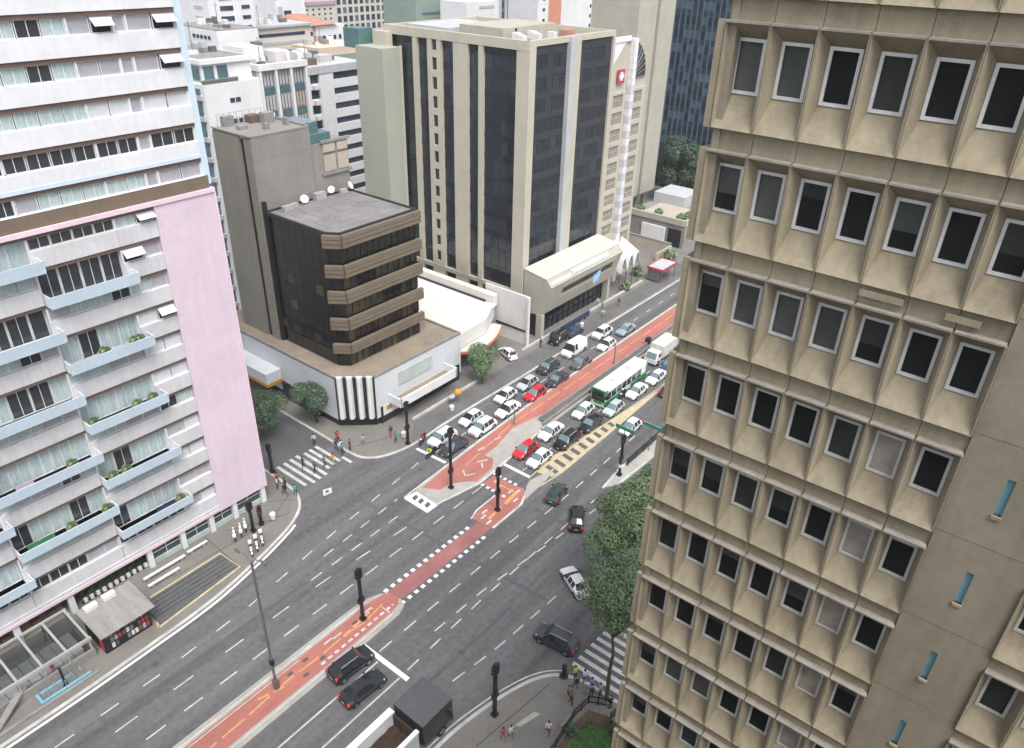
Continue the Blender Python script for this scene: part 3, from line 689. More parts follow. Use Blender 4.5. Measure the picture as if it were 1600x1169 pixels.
for k in range(11):                                      # storeys under the pink cornice; balconies alternate between the stacks
    zs_ = 38.13-FL*k if k == 0 else 38.45-FL*k
    zfl = 38.45-FL*(k+1)
    MB().box(-32, 32.19, YF-0.1, YF+0.55, zs_-0.34, zs_).build('slab_band', 'brown_band', t)
    z1 = zs_-0.36; zp = zfl+1.52
    balc_mid = (k % 2 == 1) and k < 10; balc_left = (k % 2 == 0) and k < 10
    # right end windows
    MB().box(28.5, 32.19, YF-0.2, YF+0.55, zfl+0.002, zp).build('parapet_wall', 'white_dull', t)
    for (x0, x1), kd in zip(LOWR, lowr[k]): opening(x0+0.03, x1-0.03, zp+0.02, z1, kd, YF+0.12)
    for stack, balc in ((MID, balc_mid), (LFT, balc_left), (FAR, balc_mid)):
        xa, xb = stack[0][0]-0.1, stack[-1][1]+0.02
        if not balc:
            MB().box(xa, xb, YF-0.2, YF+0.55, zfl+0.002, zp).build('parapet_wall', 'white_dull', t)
            kinds = [D]*5 if k in (0, 10) else [rw.choice((C, C, D, S)) for _ in range(5)]
            if k == 10: kinds = [D, D, D, D, D] if stack is not LFT else [D, D, D, S, S]
            for (x0, x1), kd in zip(stack, kinds): opening(x0+0.03, x1-0.03, zp+0.02, z1, kd, YF+0.12)
        else:
            kinds = [rw.choice((C, C, D)) for _ in range(5)]
            if k in (3, 7): kinds = [C, D, C, C, C]
            if k == 2: kinds = [D]*5
            for (x0, x1), kd in zip(stack, kinds): opening(x0+0.03, x1-0.03, zfl+0.12, z1, kd, YF+0.5)
            # balcony: slab, sloping blue parapet, cheeks
            b = MB().box(xa, xb+0.45, YF-1.2, YF+0.5, zfl-0.12, zfl+0.0).build('balcony', 'white_wall', t)
            MB().hexa([(xa-0.05, YF-1.28, zfl-0.13), (xb+0.5, YF-1.28, zfl-0.13), (xb+0.5, YF-1.2, zfl-0.13), (xa-0.05, YF-1.2, zfl-0.13)],
                      [(xa-0.05, YF-1.45, zfl+1.0), (xb+0.5, YF-1.45, zfl+1.0), (xb+0.5, YF-1.36, zfl+1.0), (xa-0.05, YF-1.36, zfl+1.0)]).build('balcony_parapet', 'blue_parapet', b)
            MB().box(xa, xa+0.09, YF-1.34, YF-0.02, zfl, zfl+0.98).box(xb+0.34, xb+0.43, YF-1.34, YF-0.02, zfl, zfl+0.98).build('balcony_cheek', 'white_wall', b)
    each('pilaster', 'frame_white', t, [(x-0.07, x+0.07, YF-0.04, YF+0.5, zfl, zs_-0.34) for x in (28.52, 21.28, 12.62)])
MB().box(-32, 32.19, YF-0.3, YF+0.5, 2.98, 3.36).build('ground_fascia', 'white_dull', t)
# ground floor: columns, glass fronts, orange shop front
mb = MB().box(-32, 37.6, YF+3.2, YF+15, 0.13, 3.2); mb.build('ground_wall', 'white_grey', t)
colm = BX(-0.28, 0.28, -0.28, 0.28, 0, 2.6).mesh('column', ['white_wall'])
for x in (37.9, 34.06, 31.04, 27.53, 23.7, 15.47, 10.43, 5.5, 0): inst('column', colm, t, (x, YF+0.15, 0.13))
MB().box(-32, 37.6, YF-0.2, YF+3.2, 2.62-0.2, 2.6).build('soffit', 'white_grey', t)
for x0, x1 in ((24.1, 27.2), (27.85, 30.7), (31.35, 33.75), (34.35, 37.6)):
    g_ = MB().box(x0, x1, YF+0.35, YF+0.4, 0.75, 2.55).build('shop_window', 'glass_green', t)
    MB().box(x0, x1, YF+0.15, YF+0.42, 0.14, 0.72).build('window_base', 'tin_green', g_)
    MB().box(x0, x1, YF+0.28, YF+0.42, 1.5, 1.56).box((x0+x1)/2-0.03, (x0+x1)/2+0.03, YF+0.28, YF+0.42, 0.75, 2.5).build('mullion', 'frame_white', g_)
MB().box(-2, 15, YF+2.2, YF+2.3, 0.13, 2.5).build('shop_front', 'orange_shop', t)
MB().box(-2, 15, YF+0.1, YF+2.2, 0.14, 0.17).build('shop_floor', 'tile_beige', t)
each('shop_table', 'brown_band', t, [(x, x+0.8, YF+0.9, YF+1.6, 0.17, 0.95) for x in (13.4, 11.9, 9.2, 7.6, 4.2)])

# plants and things left out on the balconies
def shrub_mesh(n, r, seed, mats=('leaf_a', 'leaf_b', 'leaf_c')):
    q = random.Random(seed); m_ = MB()
    for _ in range(n):
        d = Vector((q.gauss(0, 1), q.gauss(0, 1), q.gauss(0, 1))).normalized()*r*(0.35+0.65*q.random()**0.5)
        c = d+Vector((0, 0, r)); u = Vector((q.gauss(0, 1), q.gauss(0, 1), q.gauss(0, 1))).normalized(); v = u.orthogonal().normalized(); s = r*0.22*(0.6+q.random())
        m_.quad(c-u*s-v*s*0.6, c+u*s-v*s*0.6, c+u*s+v*s*0.6, c-u*s+v*s*0.6, q.randrange(len(mats)))
    return m_.mesh('foliage', list(mats))
SHR = shrub_mesh(170, 0.5, 1); POT = MB().tube((0, 0, 0), (0, 0, 0.3), 0.14, 0.2, 10).mesh('pot', ['terracotta'])
bal_plants = [(27.9, 3, 'balcony shrub beside the aqua glass, third storey row of the right stack'), (22.0, 5, 'leafy potted plant at the left end of the middle balcony of the right stack'),
              (27.8, 5, 'tall potted plant at the right end of the middle balcony of the right stack'), (23.6, 7, 'potted plant on the beige balcony two above the lowest of the right stack'),
              (28.0, 9, 'yellowish potted plant on the lowest balcony with a bright blue inner edge'), (20.9, 8, 'small potted bush at the right end of the lowest left-hand balcony')]
for x, k, lab in [(26.2, 5, 'small flowering pot in the middle of the middle right-hand balcony'), (24.6, 3, 'yellow-green potted plant in the middle of a right-hand balcony'), (27.4, 3, 'potted plant near the right end of a right-hand balcony'), (22.3, 7, 'dark potted plant at the left end of the beige balcony'),
                  (17.5, 8, 'green potted plant in the middle of the lowest left-hand balcony'), (19.2, 6, 'potted plant at the right end of the balcony with the lilac bench')]: bal_plants.append((x, k, lab))
for x, k, lab in bal_plants:
    z = 38.45-FL*(k+1)
    r_ = thing('balcony_plant', lab, 'plant', (x, YF-0.75, z), group='plants on the balconies')
    inst('pot', POT, r_, (0, 0, 0), local=True); inst('foliage', SHR, r_, (0, 0, 0.3), local=True)
for x, k, w_, c_, lab in ((24.4, 3, 0.9, 'red', 'red cloth over the rail inside a right-hand balcony'), (14.4, 6, 1.5, 'c_lilac', 'white and lilac bench on a left-hand balcony'), (13.6, 8, 2.4, 'c_green', 'planter of greenery and pale cloths on the lowest left balcony'),
                            (25.4, 9, 2.6, 'c_navy', 'dark chairs in a row on the lowest right balcony')):
    z = 38.45-FL*(k+1)
    r_ = thing('balcony_clutter', lab, 'furniture', (x, YF-0.7, z))
    MB().box(x, x+w_, YF-0.95, YF-0.5, z+0.35, z+0.45).box(x, x+w_, YF-0.5, YF-0.42, z+0.45, z+0.85).build('seat', c_, r_)
    MB().box(x+0.04, x+0.1, YF-0.9, YF-0.55, z, z+0.35).box(x+w_-0.1, x+w_-0.04, YF-0.9, YF-0.55, z, z+0.35).build('leg', 'grey_metal', r_)

# ---------------------------------------------------------------- white podium with the brown office block and its concrete shaft
t = thing('podium_building', 'low white corner building with a ribbed chamfered front and flat brown roof', 'building', (62, 75, 0))
P0 = [(54.2, 100), (54.2, 71.9), (57.8, 68.0), (75.3, 68.0), (75.3, 100)]
MB().prism(P0, 1.3, 7.75).build('wall', 'podium_white', t)
MB().prism([(54.5, 100), (54.5, 72.1), (58.0, 68.3), (75.0, 68.3), (75.0, 100)], 0.0, 1.31).build('plinth', 'black_plinth', t)
MB().prism([(54.5, 99.6), (54.5, 72.05), (57.95, 68.3), (75.0, 68.3), (75.0, 99.6)], 7.74, 7.95).build('roof', 'roof_brown', t)
mb = MB()
for a, b in (((54.32, 100), (54.32, 71.95)), ((54.3, 71.9), (57.82, 68.12)), ((57.8, 68.12), (75.3, 68.12)), ((75.2, 68.2), (75.2, 99.9))): strip_box(mb, a, b, 0.26, 7.75, 8.2)
mb.build('coping', 'kerb_grey', t)
mb = MB(); strip_box(mb, (54.25, 71.9), (57.85, 67.98), 0.30, 1.28, 8.05); mb.build('corner_panel', 'black_plinth', t)
rib = MB()
for k in range(4):
    a = Vector((54.2, 71.9)); b = Vector((57.8, 68.0)); c = a.lerp(b, (k+0.5)/4); d = (b-a).normalized()*0.48; n = Vector((-d.y, d.x)).normalized()
    if n.x > 0: n = -n
    r_ = MB(); tip = c+n*0.62
    r_.prism([tuple(c-d), tuple(tip-d*0.45), tuple(tip+d*0.45), tuple(c+d)], 1.7, 8.3); r_.build('rib', 'podium_rib', t)
# street front: canopy-balcony, green sign panel, dark shop openings
b = MB().box(60.2, 71.6, 65.6, 68.0, 3.0, 3.25).build('canopy', 'podium_rib', t)
MB().box(60.2, 71.6, 65.5, 65.75, 3.0, 4.35).box(60.1, 60.35, 65.5, 67.98, 3.0, 4.35).box(71.45, 71.7, 65.5, 67.98, 3.0, 4.5).build('canopy_rim', 'podium_rib', b)
MB().box(60.4, 71.4, 65.8, 67.9, 3.26, 3.3).build('canopy_floor', 'roof_brown', b)
MB().box(62.2, 69.0, 67.9, 67.985, 4.8, 6.9).build('sign_panel', 'tin_green', t)
each('shop_opening', 'black_plinth', t, [(x0, x1, 67.94, 68.2, 0.14, 2.85) for x0, x1 in ((58.6, 62.4), (62.9, 66.8), (67.3, 71.2), (71.7, 74.9))])
MB().box(59.0, 62.2, 67.90, 67.97, 1.3, 2.9).build('shop_poster', 'podium_rib', t)
MB().box(59.6, 60.5, 67.86, 67.92, 1.9, 2.6).build('poster_print', 'amber', t)
MB().box(54.05, 54.28, 76, 84, 0.13, 3.0).build('garage_opening', 'black_plinth', t)
# loading canopy at the side
l = thing('loading_canopy', 'white box canopy with a yellow edge over the side entrance of the white podium', 'canopy', (52.8, 87, 0))
MB().box(51.6, 54.15, 84.0, 93, 3.4, 5.0).build('canopy_box', 'podium_white', l)
MB().box(51.55, 54.14, 83.9, 93, 2.9, 3.38).build('yellow_edge', 'amber', l)
MB().box(51.8, 52.1, 84.3, 84.6, 0.1, 2.9).box(51.8, 52.1, 91, 91.3, 0.1, 2.9).build('post', 'black', l)

t = thing('office_block', 'dark brown glass office block with tan banded corner standing on the white podium', 'building', (64, 79, 8))
Q0 = [(56.7, 86.4), (56.7, 74.0), (57.9, 72.5), (71.5, 72.5), (71.5, 86.4)]
def inset(d): return [(56.7+d, 86.4), (56.7+d, 74.0+d*0.3), (57.9+d*0.4, 72.5+d), (71.5-d*0.2, 72.5+d), (71.5-d*0.2, 86.4)]
MB().prism(inset(0.35), 7.9, 25.4).build('core', 'brown_glass', t)
bands = [(25.35, 27.0), (21.35, 22.95), (17.75, 19.35), (13.85, 15.45), (10.3, 11.65)]
for z0, z1 in bands:
    mb = MB(); h = (z1-z0)
    pth = [(56.35, 74.1), (57.75, 72.15), (71.7, 72.15)]
    for (a, b) in zip(pth, pth[1:]):
        strip_box(mb, a, b, 0.62, z0, z0+h*0.28); strip_box(mb, a, b, 0.4, z0+h*0.27, z0+h*0.37); strip_box(mb, a, b, 0.66, z0+h*0.36, z0+h*0.63); strip_box(mb, a, b, 0.4, z0+h*0.62, z0+h*0.72); strip_box(mb, a, b, 0.58, z0+h*0.71, z1)
    mb.build('band', 'brown_fascia', t)
levels = [8.0]+[v for z0, z1 in bands[::-1] for v in (z0, z1)]
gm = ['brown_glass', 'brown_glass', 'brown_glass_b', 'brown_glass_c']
rg = random.Random(5)
for i in range(5):
    za = 8.0 if i == 0 else bands[::-1][i-1][1]; zb = bands[::-1][i][0]
    n = 12
    for k in range(n):
        x0 = 58.1+k*13.3/n
        hh = rg.random()
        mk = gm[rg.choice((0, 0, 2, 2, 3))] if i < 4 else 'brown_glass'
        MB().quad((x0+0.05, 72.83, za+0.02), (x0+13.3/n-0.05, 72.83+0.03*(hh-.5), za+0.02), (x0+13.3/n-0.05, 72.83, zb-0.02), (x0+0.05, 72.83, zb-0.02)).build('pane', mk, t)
    each('mullion', 'trim', t, [(58.1+k*13.3/n-0.04, 58.1+k*13.3/n+0.04, 72.72, 72.86, za, zb) for k in range(n+1)])
# flank of glass toward the cross street: columns of panes
zz = [8.0, 10.3, 11.65, 13.9, 15.4, 17.8, 19.3, 21.4, 22.9, 25.3, 26.9]
for i in range(10):
    for k in range(8):
        y0 = 74.25+k*1.52
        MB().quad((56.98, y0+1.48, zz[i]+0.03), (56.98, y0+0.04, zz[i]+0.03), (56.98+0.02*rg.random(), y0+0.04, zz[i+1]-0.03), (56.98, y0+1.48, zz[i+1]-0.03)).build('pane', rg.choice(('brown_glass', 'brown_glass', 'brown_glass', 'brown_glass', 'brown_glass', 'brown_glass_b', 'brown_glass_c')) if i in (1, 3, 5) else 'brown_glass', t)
each('flank_mullion', 'trim', t, [(56.955, 57.02, 74.2+k*1.52, 74.23+k*1.52, 8, 26.9) for k in range(9)])
MB().box(56.5, 57.0, 85.9, 86.35, 8, 28.6).build('corner_fin', 'black', t)
# hipped roof of grey sheets
ap = (64.6, 79.6, 27.75); rp = [(56.9, 86.3), (56.9, 74.2), (58.0, 72.6), (71.4, 72.6), (71.4, 86.3)]
mb = MB()
for i in range(5):
    a = rp[i]; b = rp[(i+1) % 5]; mb.poly([(*a, 27.02), (*b, 27.02), ap])
mb.build('roof', 'roof_grey', t)
mb = MB()
for i in range(5):
    a = Vector((*rp[i], 27.02)); b = Vector((*rp[(i+1) % 5], 27.02)); A_ = Vector(ap)
    for k in range(1, 5):
        f = k/5; p = a.lerp(A_, f)+Vector((0, 0, .01)); q = b.lerp(A_, f)+Vector((0, 0, .01)); mb.tube(p, q, 0.03, n=4)
    mb.tube(a, A_, 0.05, n=4)
mb.build('roof_seam', 'roof_grey', t)
mb = MB()
for a, b in zip(rp, rp[1:]+rp[:1]): strip_box(mb, a, b, 0.3, 26.8, 27.25)
mb.build('gutter', 'trim', t)
for p, s in (((59.2, 84.6, 27.2), 0.7), ((60.8, 85.2, 27.2), 0.55), ((65.5, 85.6, 27.2), 0.9), ((69.6, 85.4, 27.2), 0.6)):
    mb = MB().box(p[0]-s, p[0]+s, p[1]-s*.5, p[1]+s*.5, 27.1, 27.1+s*1.1); mb.build('roof_unit', 'steel_pale', t)
def dish(p, r, az, lab):
    d_ = thing('satellite_dish', lab, 'dish', p, az, 'satellite dishes on the roofs')
    m_ = MB(); N = 14; rings = [(0.0, 0.0), (0.5, 0.07), (1.0, 0.27)]
    vs = [(0, 0, 0)]; fs = []
    for rr, dd in rings[1:]:
        for i in range(N): a = 2*math.pi*i/N; vs.append((dd*r*1.3, rr*r*math.cos(a), rr*r*math.sin(a)))
    for i in range(N):
        fs.append((0, 1+i, 1+(i+1) % N)); fs.append((1+i, 1+N+i, 1+N+(i+1) % N, 1+(i+1) % N))
    m_.add([(x*0.8+z*-0.5, y, z*0.85+x*0.55+r*1.2) for x, y, z in vs], fs)
    m_.build('reflector', 'dish', d_, local=True, smooth=50)
    MB().tube((0, 0, 0), (0, 0, r*1.15), 0.06).build('mast', 'grey_metal', d_, local=True)
    MB().tube((0, 0, r*1.2), (r*0.95, 0, r*1.75), 0.025, n=5).ball((r*0.95, 0, r*1.75), 0.08, 6, 4).build('feed_arm', 'grey_metal', d_, local=True)
dish((62.6, 85.3, 27.1), 0.6, R(250), 'white dish tilted beside the concrete shaft on the grey hipped roof')
dish((71.0, 85.6, 27.1), 0.65, R(300), 'white round dish at the far right corner of the grey hipped roof')
dish((68.2, 86.2, 27.1), 0.55, R(210), 'smaller white dish between the two others on the grey hipped roof')
dish((65.0, 93.8, 36.9), 0.5, R(240), 'white dish at the far corner of the tall concrete shaft')

t = thing('concrete_shaft', 'tall bare concrete shaft with a dark vertical slot behind the brown office block', 'building', (61, 90, 0))
MB().box(56.4, 65.6, 86.5, 88.05, 7.9, 36.9).box(57.0, 65.6, 88.05, 89.1, 7.9, 36.9).box(56.4, 65.6, 89.1, 95, 7.9, 36.9).build('wall', 'shaft', t)
MB().box(56.25, 56.4, 86.5, 88.0, 7.95, 36.6).box(56.25, 56.4, 89.15, 95, 7.95, 36.6).build('side_panel', 'shaft_side', t)
MB().box(56.6, 57.0, 88.06, 89.09, 7.95, 36.4).build('slot', 'black', t)
mb = MB(); strip_box(mb, (56.35, 95), (56.35, 86.6), 0.3, 36.9, 37.05); strip_box(mb, (56.35, 86.6), (65.5, 86.6), 0.3, 36.9, 37.05); strip_box(mb, (65.5, 86.6), (65.5, 95), 0.3, 36.9, 37.2); mb.build('roof_parapet', 'shaft', t)
mb = MB()
for z in range(10, 36, 3): mb.box(56.395, 56.41, 86.5, 86.52, z, z+.05); mb.box(56.4, 65.61, 86.485, 86.5, z, z+0.03)
mb.build('pour_joint', 'shaft_side', t)
mb = MB()
each('roof_unit', 'kerb_grey', t, [(x, x+a, y, y+b, 36.9, 36.9+h) for (x, y, a, b, h) in ((58, 91, 1.2, 1.0, .5), (60.5, 89, 0.7, 0.7, 0.8), (62.6, 92, 1.6, 1.2, 1.4), (64, 89.2, 0.5, 0.9, 1.0), (57.6, 94, 1.6, 0.8, 1.3))])
MB().box(61.4, 63.0, 93.5, 95, 36.9, 37.9).build('water_tank', 'brown_band', t)
mb = MB()
for x in range(57, 65): mb.tube((x, 94.6, 36.9), (x, 94.6, 38.6), 0.04, n=5)
mb.tube((57, 94.6, 38.5), (64, 94.6, 38.5), 0.04, n=5); mb.tube((57, 94.6, 37.8), (64, 94.6, 37.8), 0.04, n=5)
mb.build('railing', 'steel_pale', t)
t = thing('plant_room', 'beige panelled plant room on stilts beside the concrete shaft', 'building', (69.5, 88.5, 27))
MB().box(66.0, 72.6, 87.2, 92, 7.9, 34.2).build('wall', 'shaft', t)
for x0, x1 in ((68.0, 70.1), (70.5, 72.4)):
    MB().box(x0, x1, 87.0, 87.19, 30.2, 34.0).build('panel', 'tile_beige', t); MB().box(x0, x1, 86.96, 87.01, 32.6, 32.9).build('panel_joint', 'brown_band', t)
MB().box(67.6, 72.9, 86.9, 87.18, 34.2, 34.6).box(67.6, 72.9, 86.9, 87.18, 29.7, 30.1).build('rim', 'kerb_grey', t)
MB().box(66.2, 69.8, 87.4, 91.5, 34.2, 35.5).build('roof_tank', 'teal', t)
MB().box(65.62, 68.4, 88.2, 93, 34.2, 37.0).build('roof_unit', 'far_window_b', t)

# ---------------------------------------------------------------- white-roofed forecourt building between podium and dark tower
t = thing('flat_roof_shop', 'low building with a white flat roof and orange-edged canopy beside the dark tower', 'building', (83, 74, 0))
MB().prism([(75.4, 98), (75.4, 69.6), (84.0, 70.2), (89.5, 73.0), (89.5, 98)], 4.0, 6.5).build('roof_slab', 'lot_white', t)
MB().prism([(75.7, 98), (75.7, 72.5), (84.0, 73.0), (89.2, 75.0), (89.2, 98)], 0, 4.02).build('shop_wall', 'glass_green', t)
mb = MB(); strip_box(mb, (76.2, 70.6), (88.9, 72.9), 1.5, 6.5, 6.75); mb.build('front_fascia', 'lot_wall', t)
mb = MB(); strip_box(mb, (89.6, 73), (89.6, 97), 1.3, 6.2, 8.0); mb.build('party_wall', 'lot_white', t)
mb = MB(); strip_box(mb, (88.85, 74.5), (88.85, 93), 0.22, 6.5, 6.85); mb.build('gutter', 'trim', t)
MB().tube((80.3, 89.5, 6.6), (82.5, 90.5, 6.6), 0.7, n=10).build('roof_unit', 'kerb_grey', t)
mb = MB()
for x, y in ((80.0, 84.5), (83.5, 84), (82.2, 88.2)): mb.box(x, x+.4, y, y+.4, 6.5, 6.9)
mb.build('roof_vent', 'kerb_grey', t)
t = thing('side_wall', 'tall white boundary wall standing at right angles to the avenue beside the dark tower', 'wall', (90.9, 70, 0))
MB().box(90.6, 90.95, 66.6, 76.0, 0.1, 9.0).build('wall_panel', 'lot_wall', t)
MB().box(90.45, 90.6, 67.0, 73.5, 2.55, 2.85).build('rail', 'trim', t)
MB().box(90.3, 90.59, 66.5, 66.9, 0.1, 9.0).build('pier', 'lot_wall', t)
t = thing('curved_canopy', 'pale canopy with a curved orange front edge over a driveway', 'canopy', (81, 69, 0))
top = arc([(76.0, 69.4), (78.5, 67.8), (81.5, 67.6), (85.0, 68.6), (88.0, 70.2)]); mb = MB().prism(top+[(87.6, 71.8), (76.2, 71.8)], 3.6, 3.85); mb.build('canopy_top', 'canopy_top', t)
mb = MB(); ribbon(mb, top, 0.12, 3.45, h=3.9); mb.build('orange_edge', 'orange_canopy', t)
mb = MB()
for x, y in ((77, 70.6), (86.3, 71.2)): mb.tube((x, y, 0.1), (x, y, 3.6), 0.14)
mb.build('post', 'black_metal', t)

# ---------------------------------------------------------------- dark glass tower with cream piers
t = thing('dark_tower', 'dark glass tower with cream vertical piers and a slanting front hall', 'building', (105, 85, 0))
TX0, TX1, TY0, TY1, TZ = 93.9, 117.4, 70.8, 101.0, 46.0
MB().box(TX0+0.5, TX1-0.3, TY0+0.5, TY1, 0, TZ).build('core', 'trim', t)
# left face: glass strips (y from, y to) and cream piers between them
glassL = [(94.5, 100.4), (91.2, 93.5), (85.6, 88.2), (80.4, 82.6), (73.0, 79.5)]
cols_ = {0: 3, 1: 2, 2: 2, 3: 2, 4: 4}
NF = 12; fz0, fz1 = 7.6, 45.6; fh = (fz1-fz0)/NF
rt = random.Random(21)
def tg(f): return rt.choice(('tower_glass', 'tower_glass', 'tower_glass', 'tower_glass_b', 'tower_glass_c')) if f < NF-2 else rt.choice(('tower_glass_b', 'tower_glass_c', 'tower_glass_c'))
for gi, (y0, y1) in enumerate(glassL):
    n = cols_[gi]
    for f in range(NF):
        for k in range(n):
            ya = y0+(y1-y0)*k/n; yb = y0+(y1-y0)*(k+1)/n; j = (rt.random()-.5)*0.02
            MB().quad((94.28, yb-0.03, fz0+f*fh+0.05), (94.28, ya+0.03, fz0+f*fh+0.05), (94.28+j, ya+0.03, fz0+(f+.64)*fh), (94.28+j, yb-0.03, fz0+(f+.64)*fh)).build('pane', tg(f), t)
    each('spandrel_pane', 'tower_glass', t, [(94.25, 94.3, y0, y1, fz0+(f+.66)*fh, fz0+(f+1)*fh-.05) for f in range(NF)])
    each('transom', 'trim', t, [(94.24, 94.32, y0, y1, fz0+f*fh-0.05, fz0+f*fh+0.05) for f in range(NF+1)])
    each('mullion', 'trim', t, [(94.23, 94.31, y0+(y1-y0)*k/n-0.04, y0+(y1-y0)*k/n+0.04, fz0, fz1) for k in range(1, n)])
piers = [(93.5, 94.5), (90.2, 91.2), (88.2, 89.15), (82.6, 85.6), (79.5, 80.4), (70.6, 73.0)]
for y0, y1 in piers: MB().box(93.75, 94.6, y0, y1, 0, 46.4).build('pier', 'cream', t)
# pier pierced by small slit windows
mb = MB(); zs2 = []
z = 45.9
while z > 8:
    zs2.append(z); z -= 2.96
pz = 46.4
for z in zs2: mb.box(93.76, 94.6, 89.15, 90.2, z, pz); pz = z-1.9
mb.box(93.76, 94.6, 89.15, 90.2, 0, pz); mb.build('pierced_pier', 'cream', t)
sm = BX(94.0, 94.1, 89.15, 90.2, -1.9, 0).mesh('slit_window', ['tower_glass_b'])
for z in zs2: inst('slit_window', sm, t, (0, 0, z))
MB().box(93.7, 94.4, TY0, TY1, 45.6, 46.95).box(93.9, 117.5, TY0-0.05, TY0+0.6, 46.1, 46.95).box(116.9, 117.5, TY0+.6, TY1, 45.6, 46.9).box(94.4, 117.5, TY1-0.5, TY1, 45.6, 46.9).build('parapet', 'cream', t)
MB().box(93.7, 94.45, TY0, TY1, 6.9, 7.6).build('ledge', 'cream_grey', t)
# front face
for (xa, xb) in ((95.4, 103.9), (107.2, 116.9)):
    n = 5
    for f in range(NF):
        za, zb = 8.5+f*(45.9-8.5)/NF, 8.5+(f+1)*(45.9-8.5)/NF
        for k in range(n):
            x0 = xa+(xb-xa)*k/n; x1 = xa+(xb-xa)*(k+1)/n; j = (rt.random()-.5)*0.04
            MB().quad((x0+0.03, 71.1, za+0.04), (x1-0.03, 71.1+j*.3, za+0.04), (x1-0.03, 71.1+j, za+(zb-za)*.62), (x0+0.03, 71.1+j, za+(zb-za)*.62)).build('pane', rt.choice(('tower_glass', 'tower_glass', 'tower_glass', 'tower_glass_b', 'tower_glass_c')), t)
    each('spandrel_pane', 'tower_glass_b', t, [(xa, xb, 71.07, 71.12, 8.5+(f+.64)*(45.9-8.5)/NF, 8.5+(f+1)*(45.9-8.5)/NF-.05) for f in range(NF)])
    each('transom', 'trim', t, [(xa, xb, 71.05, 71.15, 8.5+f*(45.9-8.5)/NF-0.05, 8.5+f*(45.9-8.5)/NF+0.05) for f in range(NF+1)])
    each('mullion', 'trim', t, [(xa+(xb-xa)*k/n-0.04, xa+(xb-xa)*k/n+0.04, 71.06, 71.14, 8.5, 45.9) for k in range(n+1)])
MB().box(93.92, 95.4, 70.62, 71.3, 0, 46.4).box(105.3, 107.2, 70.6, 71.3, 0, 46.5).box(116.9, 117.5, 70.7, 71.3, 0, 46.4).build('pier', 'cream', t)
MB().box(103.9, 105.28, 70.3, 71.3, 0, 46.9).build('grey_pier', 'far_grey', t)
# slanting entrance hall in front
def zx(a): return [(93.95, *a[0]), (93.95, *a[1])]
prof = [(70.35, 11.9), (65.6, 11.15), (64.7, 10.1), (66.5, 4.6), (70.35, 4.2)]     # (y, z)
h = MB(); n = len(prof); x0, x1 = 94.0, 116.6
h.add([(x0, y, z) for y, z in prof]+[(x1, y, z) for y, z in prof], [tuple(range(n-1, -1, -1)), tuple(range(n, 2*n))]+[(i, (i+1) % n, n+(i+1) % n, n+i) for i in range(n)])
hall = h.build('entrance_hall', 'cream_grey', t)
MB().hexa([(93.95, 65.7, 11.2), (116.65, 65.7, 11.2), (116.65, 70.4, 11.95), (93.95, 70.4, 11.95)], [(93.95, 65.7, 11.4), (116.65, 65.7, 11.4), (116.65, 70.4, 12.15), (93.95, 70.4, 12.15)]).build('hall_roof', 'wedge_roof', hall)
def on_front(zv): return 64.7+(10.1-zv)*(66.5-64.7)/5.5
def slab_on_front(mbx, xa, xb, za, zb, d, m=0):
    ya, yb = on_front(za)-d, on_front(zb)-d
    mbx.hexa([(xa, ya, za), (xb, ya, za), (xb, ya+d*2, za), (xa, ya+d*2, za)], [(xa, yb, zb), (xb, yb, zb), (xb, yb+d*2, zb), (xa, yb+d*2, zb)], m)
mb = MB(); slab_on_front(mb, 98.2, 114.2, 7.6, 8.75, 0.02); mb.build('hall_window', 'tower_glass_b', hall)
mb = MB(); slab_on_front(mb, 98.0, 114.6, 6.6, 7.4, 0.05); slab_on_front(mb, 98.0, 114.6, 8.9, 9.6, 0.06); mb.build('hall_rib', 'cream', hall)
mb = MB(); mb.hexa([(100.5, 64.95, 10.45), (112.4, 64.95, 10.45), (112.4, 65.6, 11.22), (100.5, 65.6, 11.22)], [(100.5, 64.93, 10.52), (112.4, 64.93, 10.52), (112.4, 65.58, 11.3), (100.5, 65.58, 11.3)]); mb.build('skylight', 'far_grey', hall)
mb = MB(); mb.hexa([(94.6, 64.9, 10.4), (100.3, 64.9, 10.4), (100.3, 66.4, 11.4), (94.6, 66.4, 11.4)], [(94.6, 64.88, 10.5), (100.3, 64.88, 10.5), (100.3, 66.38, 11.55), (94.6, 66.38, 11.55)]); mb.build('roof_sheet', 'bus_white', hall)
MB().box(94.4, 116.4, 68.0, 70.3, 0.1, 4.25).build('entrance_glass', 'tower_glass', t)
each('entrance_mullion', 'black_metal', t, [(96.2+k*1.65, 96.3+k*1.65, 67.9, 68.05, 0.1, 4.3) for k in range(13)])
mb = MB()
for x, y in ((94.3, 66.6), (115.8, 66.9)): mb.box(x-0.4, x+0.4, y-0.3, y+0.9, 0.1, 4.6)
mb.build('hall_pier', 'cream_grey', t)
# roof top plant
MB().box(94.4, 117, TY0+0.5, TY1-0.4, 45.7, 46.1).build('roof_deck', 'kerb_grey', t)
MB().box(98, 112, 79, 88, 46.1, 47.7).build('plant_room', 'cream_grey', t)
MB().box(97, 110, 89.5, 99, 46.1, 47.0).build('plant_room', 'far_grey', t)
each('roof_unit', 'lot_wall', t, [(96.5+i*1.3, 97.4+i*1.3, 74+(i % 3)*1.5, 75.2+(i % 3)*1.5, 46.1, 47.2) for i in range(7)])
MB().box(108.5, 111.0, 74.5, 76, 46.1, 47.2).build('roof_cabin', 'terracotta', t)
MB().box(100.9, 101.3, 78.9, 79.0, 46.2, 47.6).build('roof_door', 'trim', t)

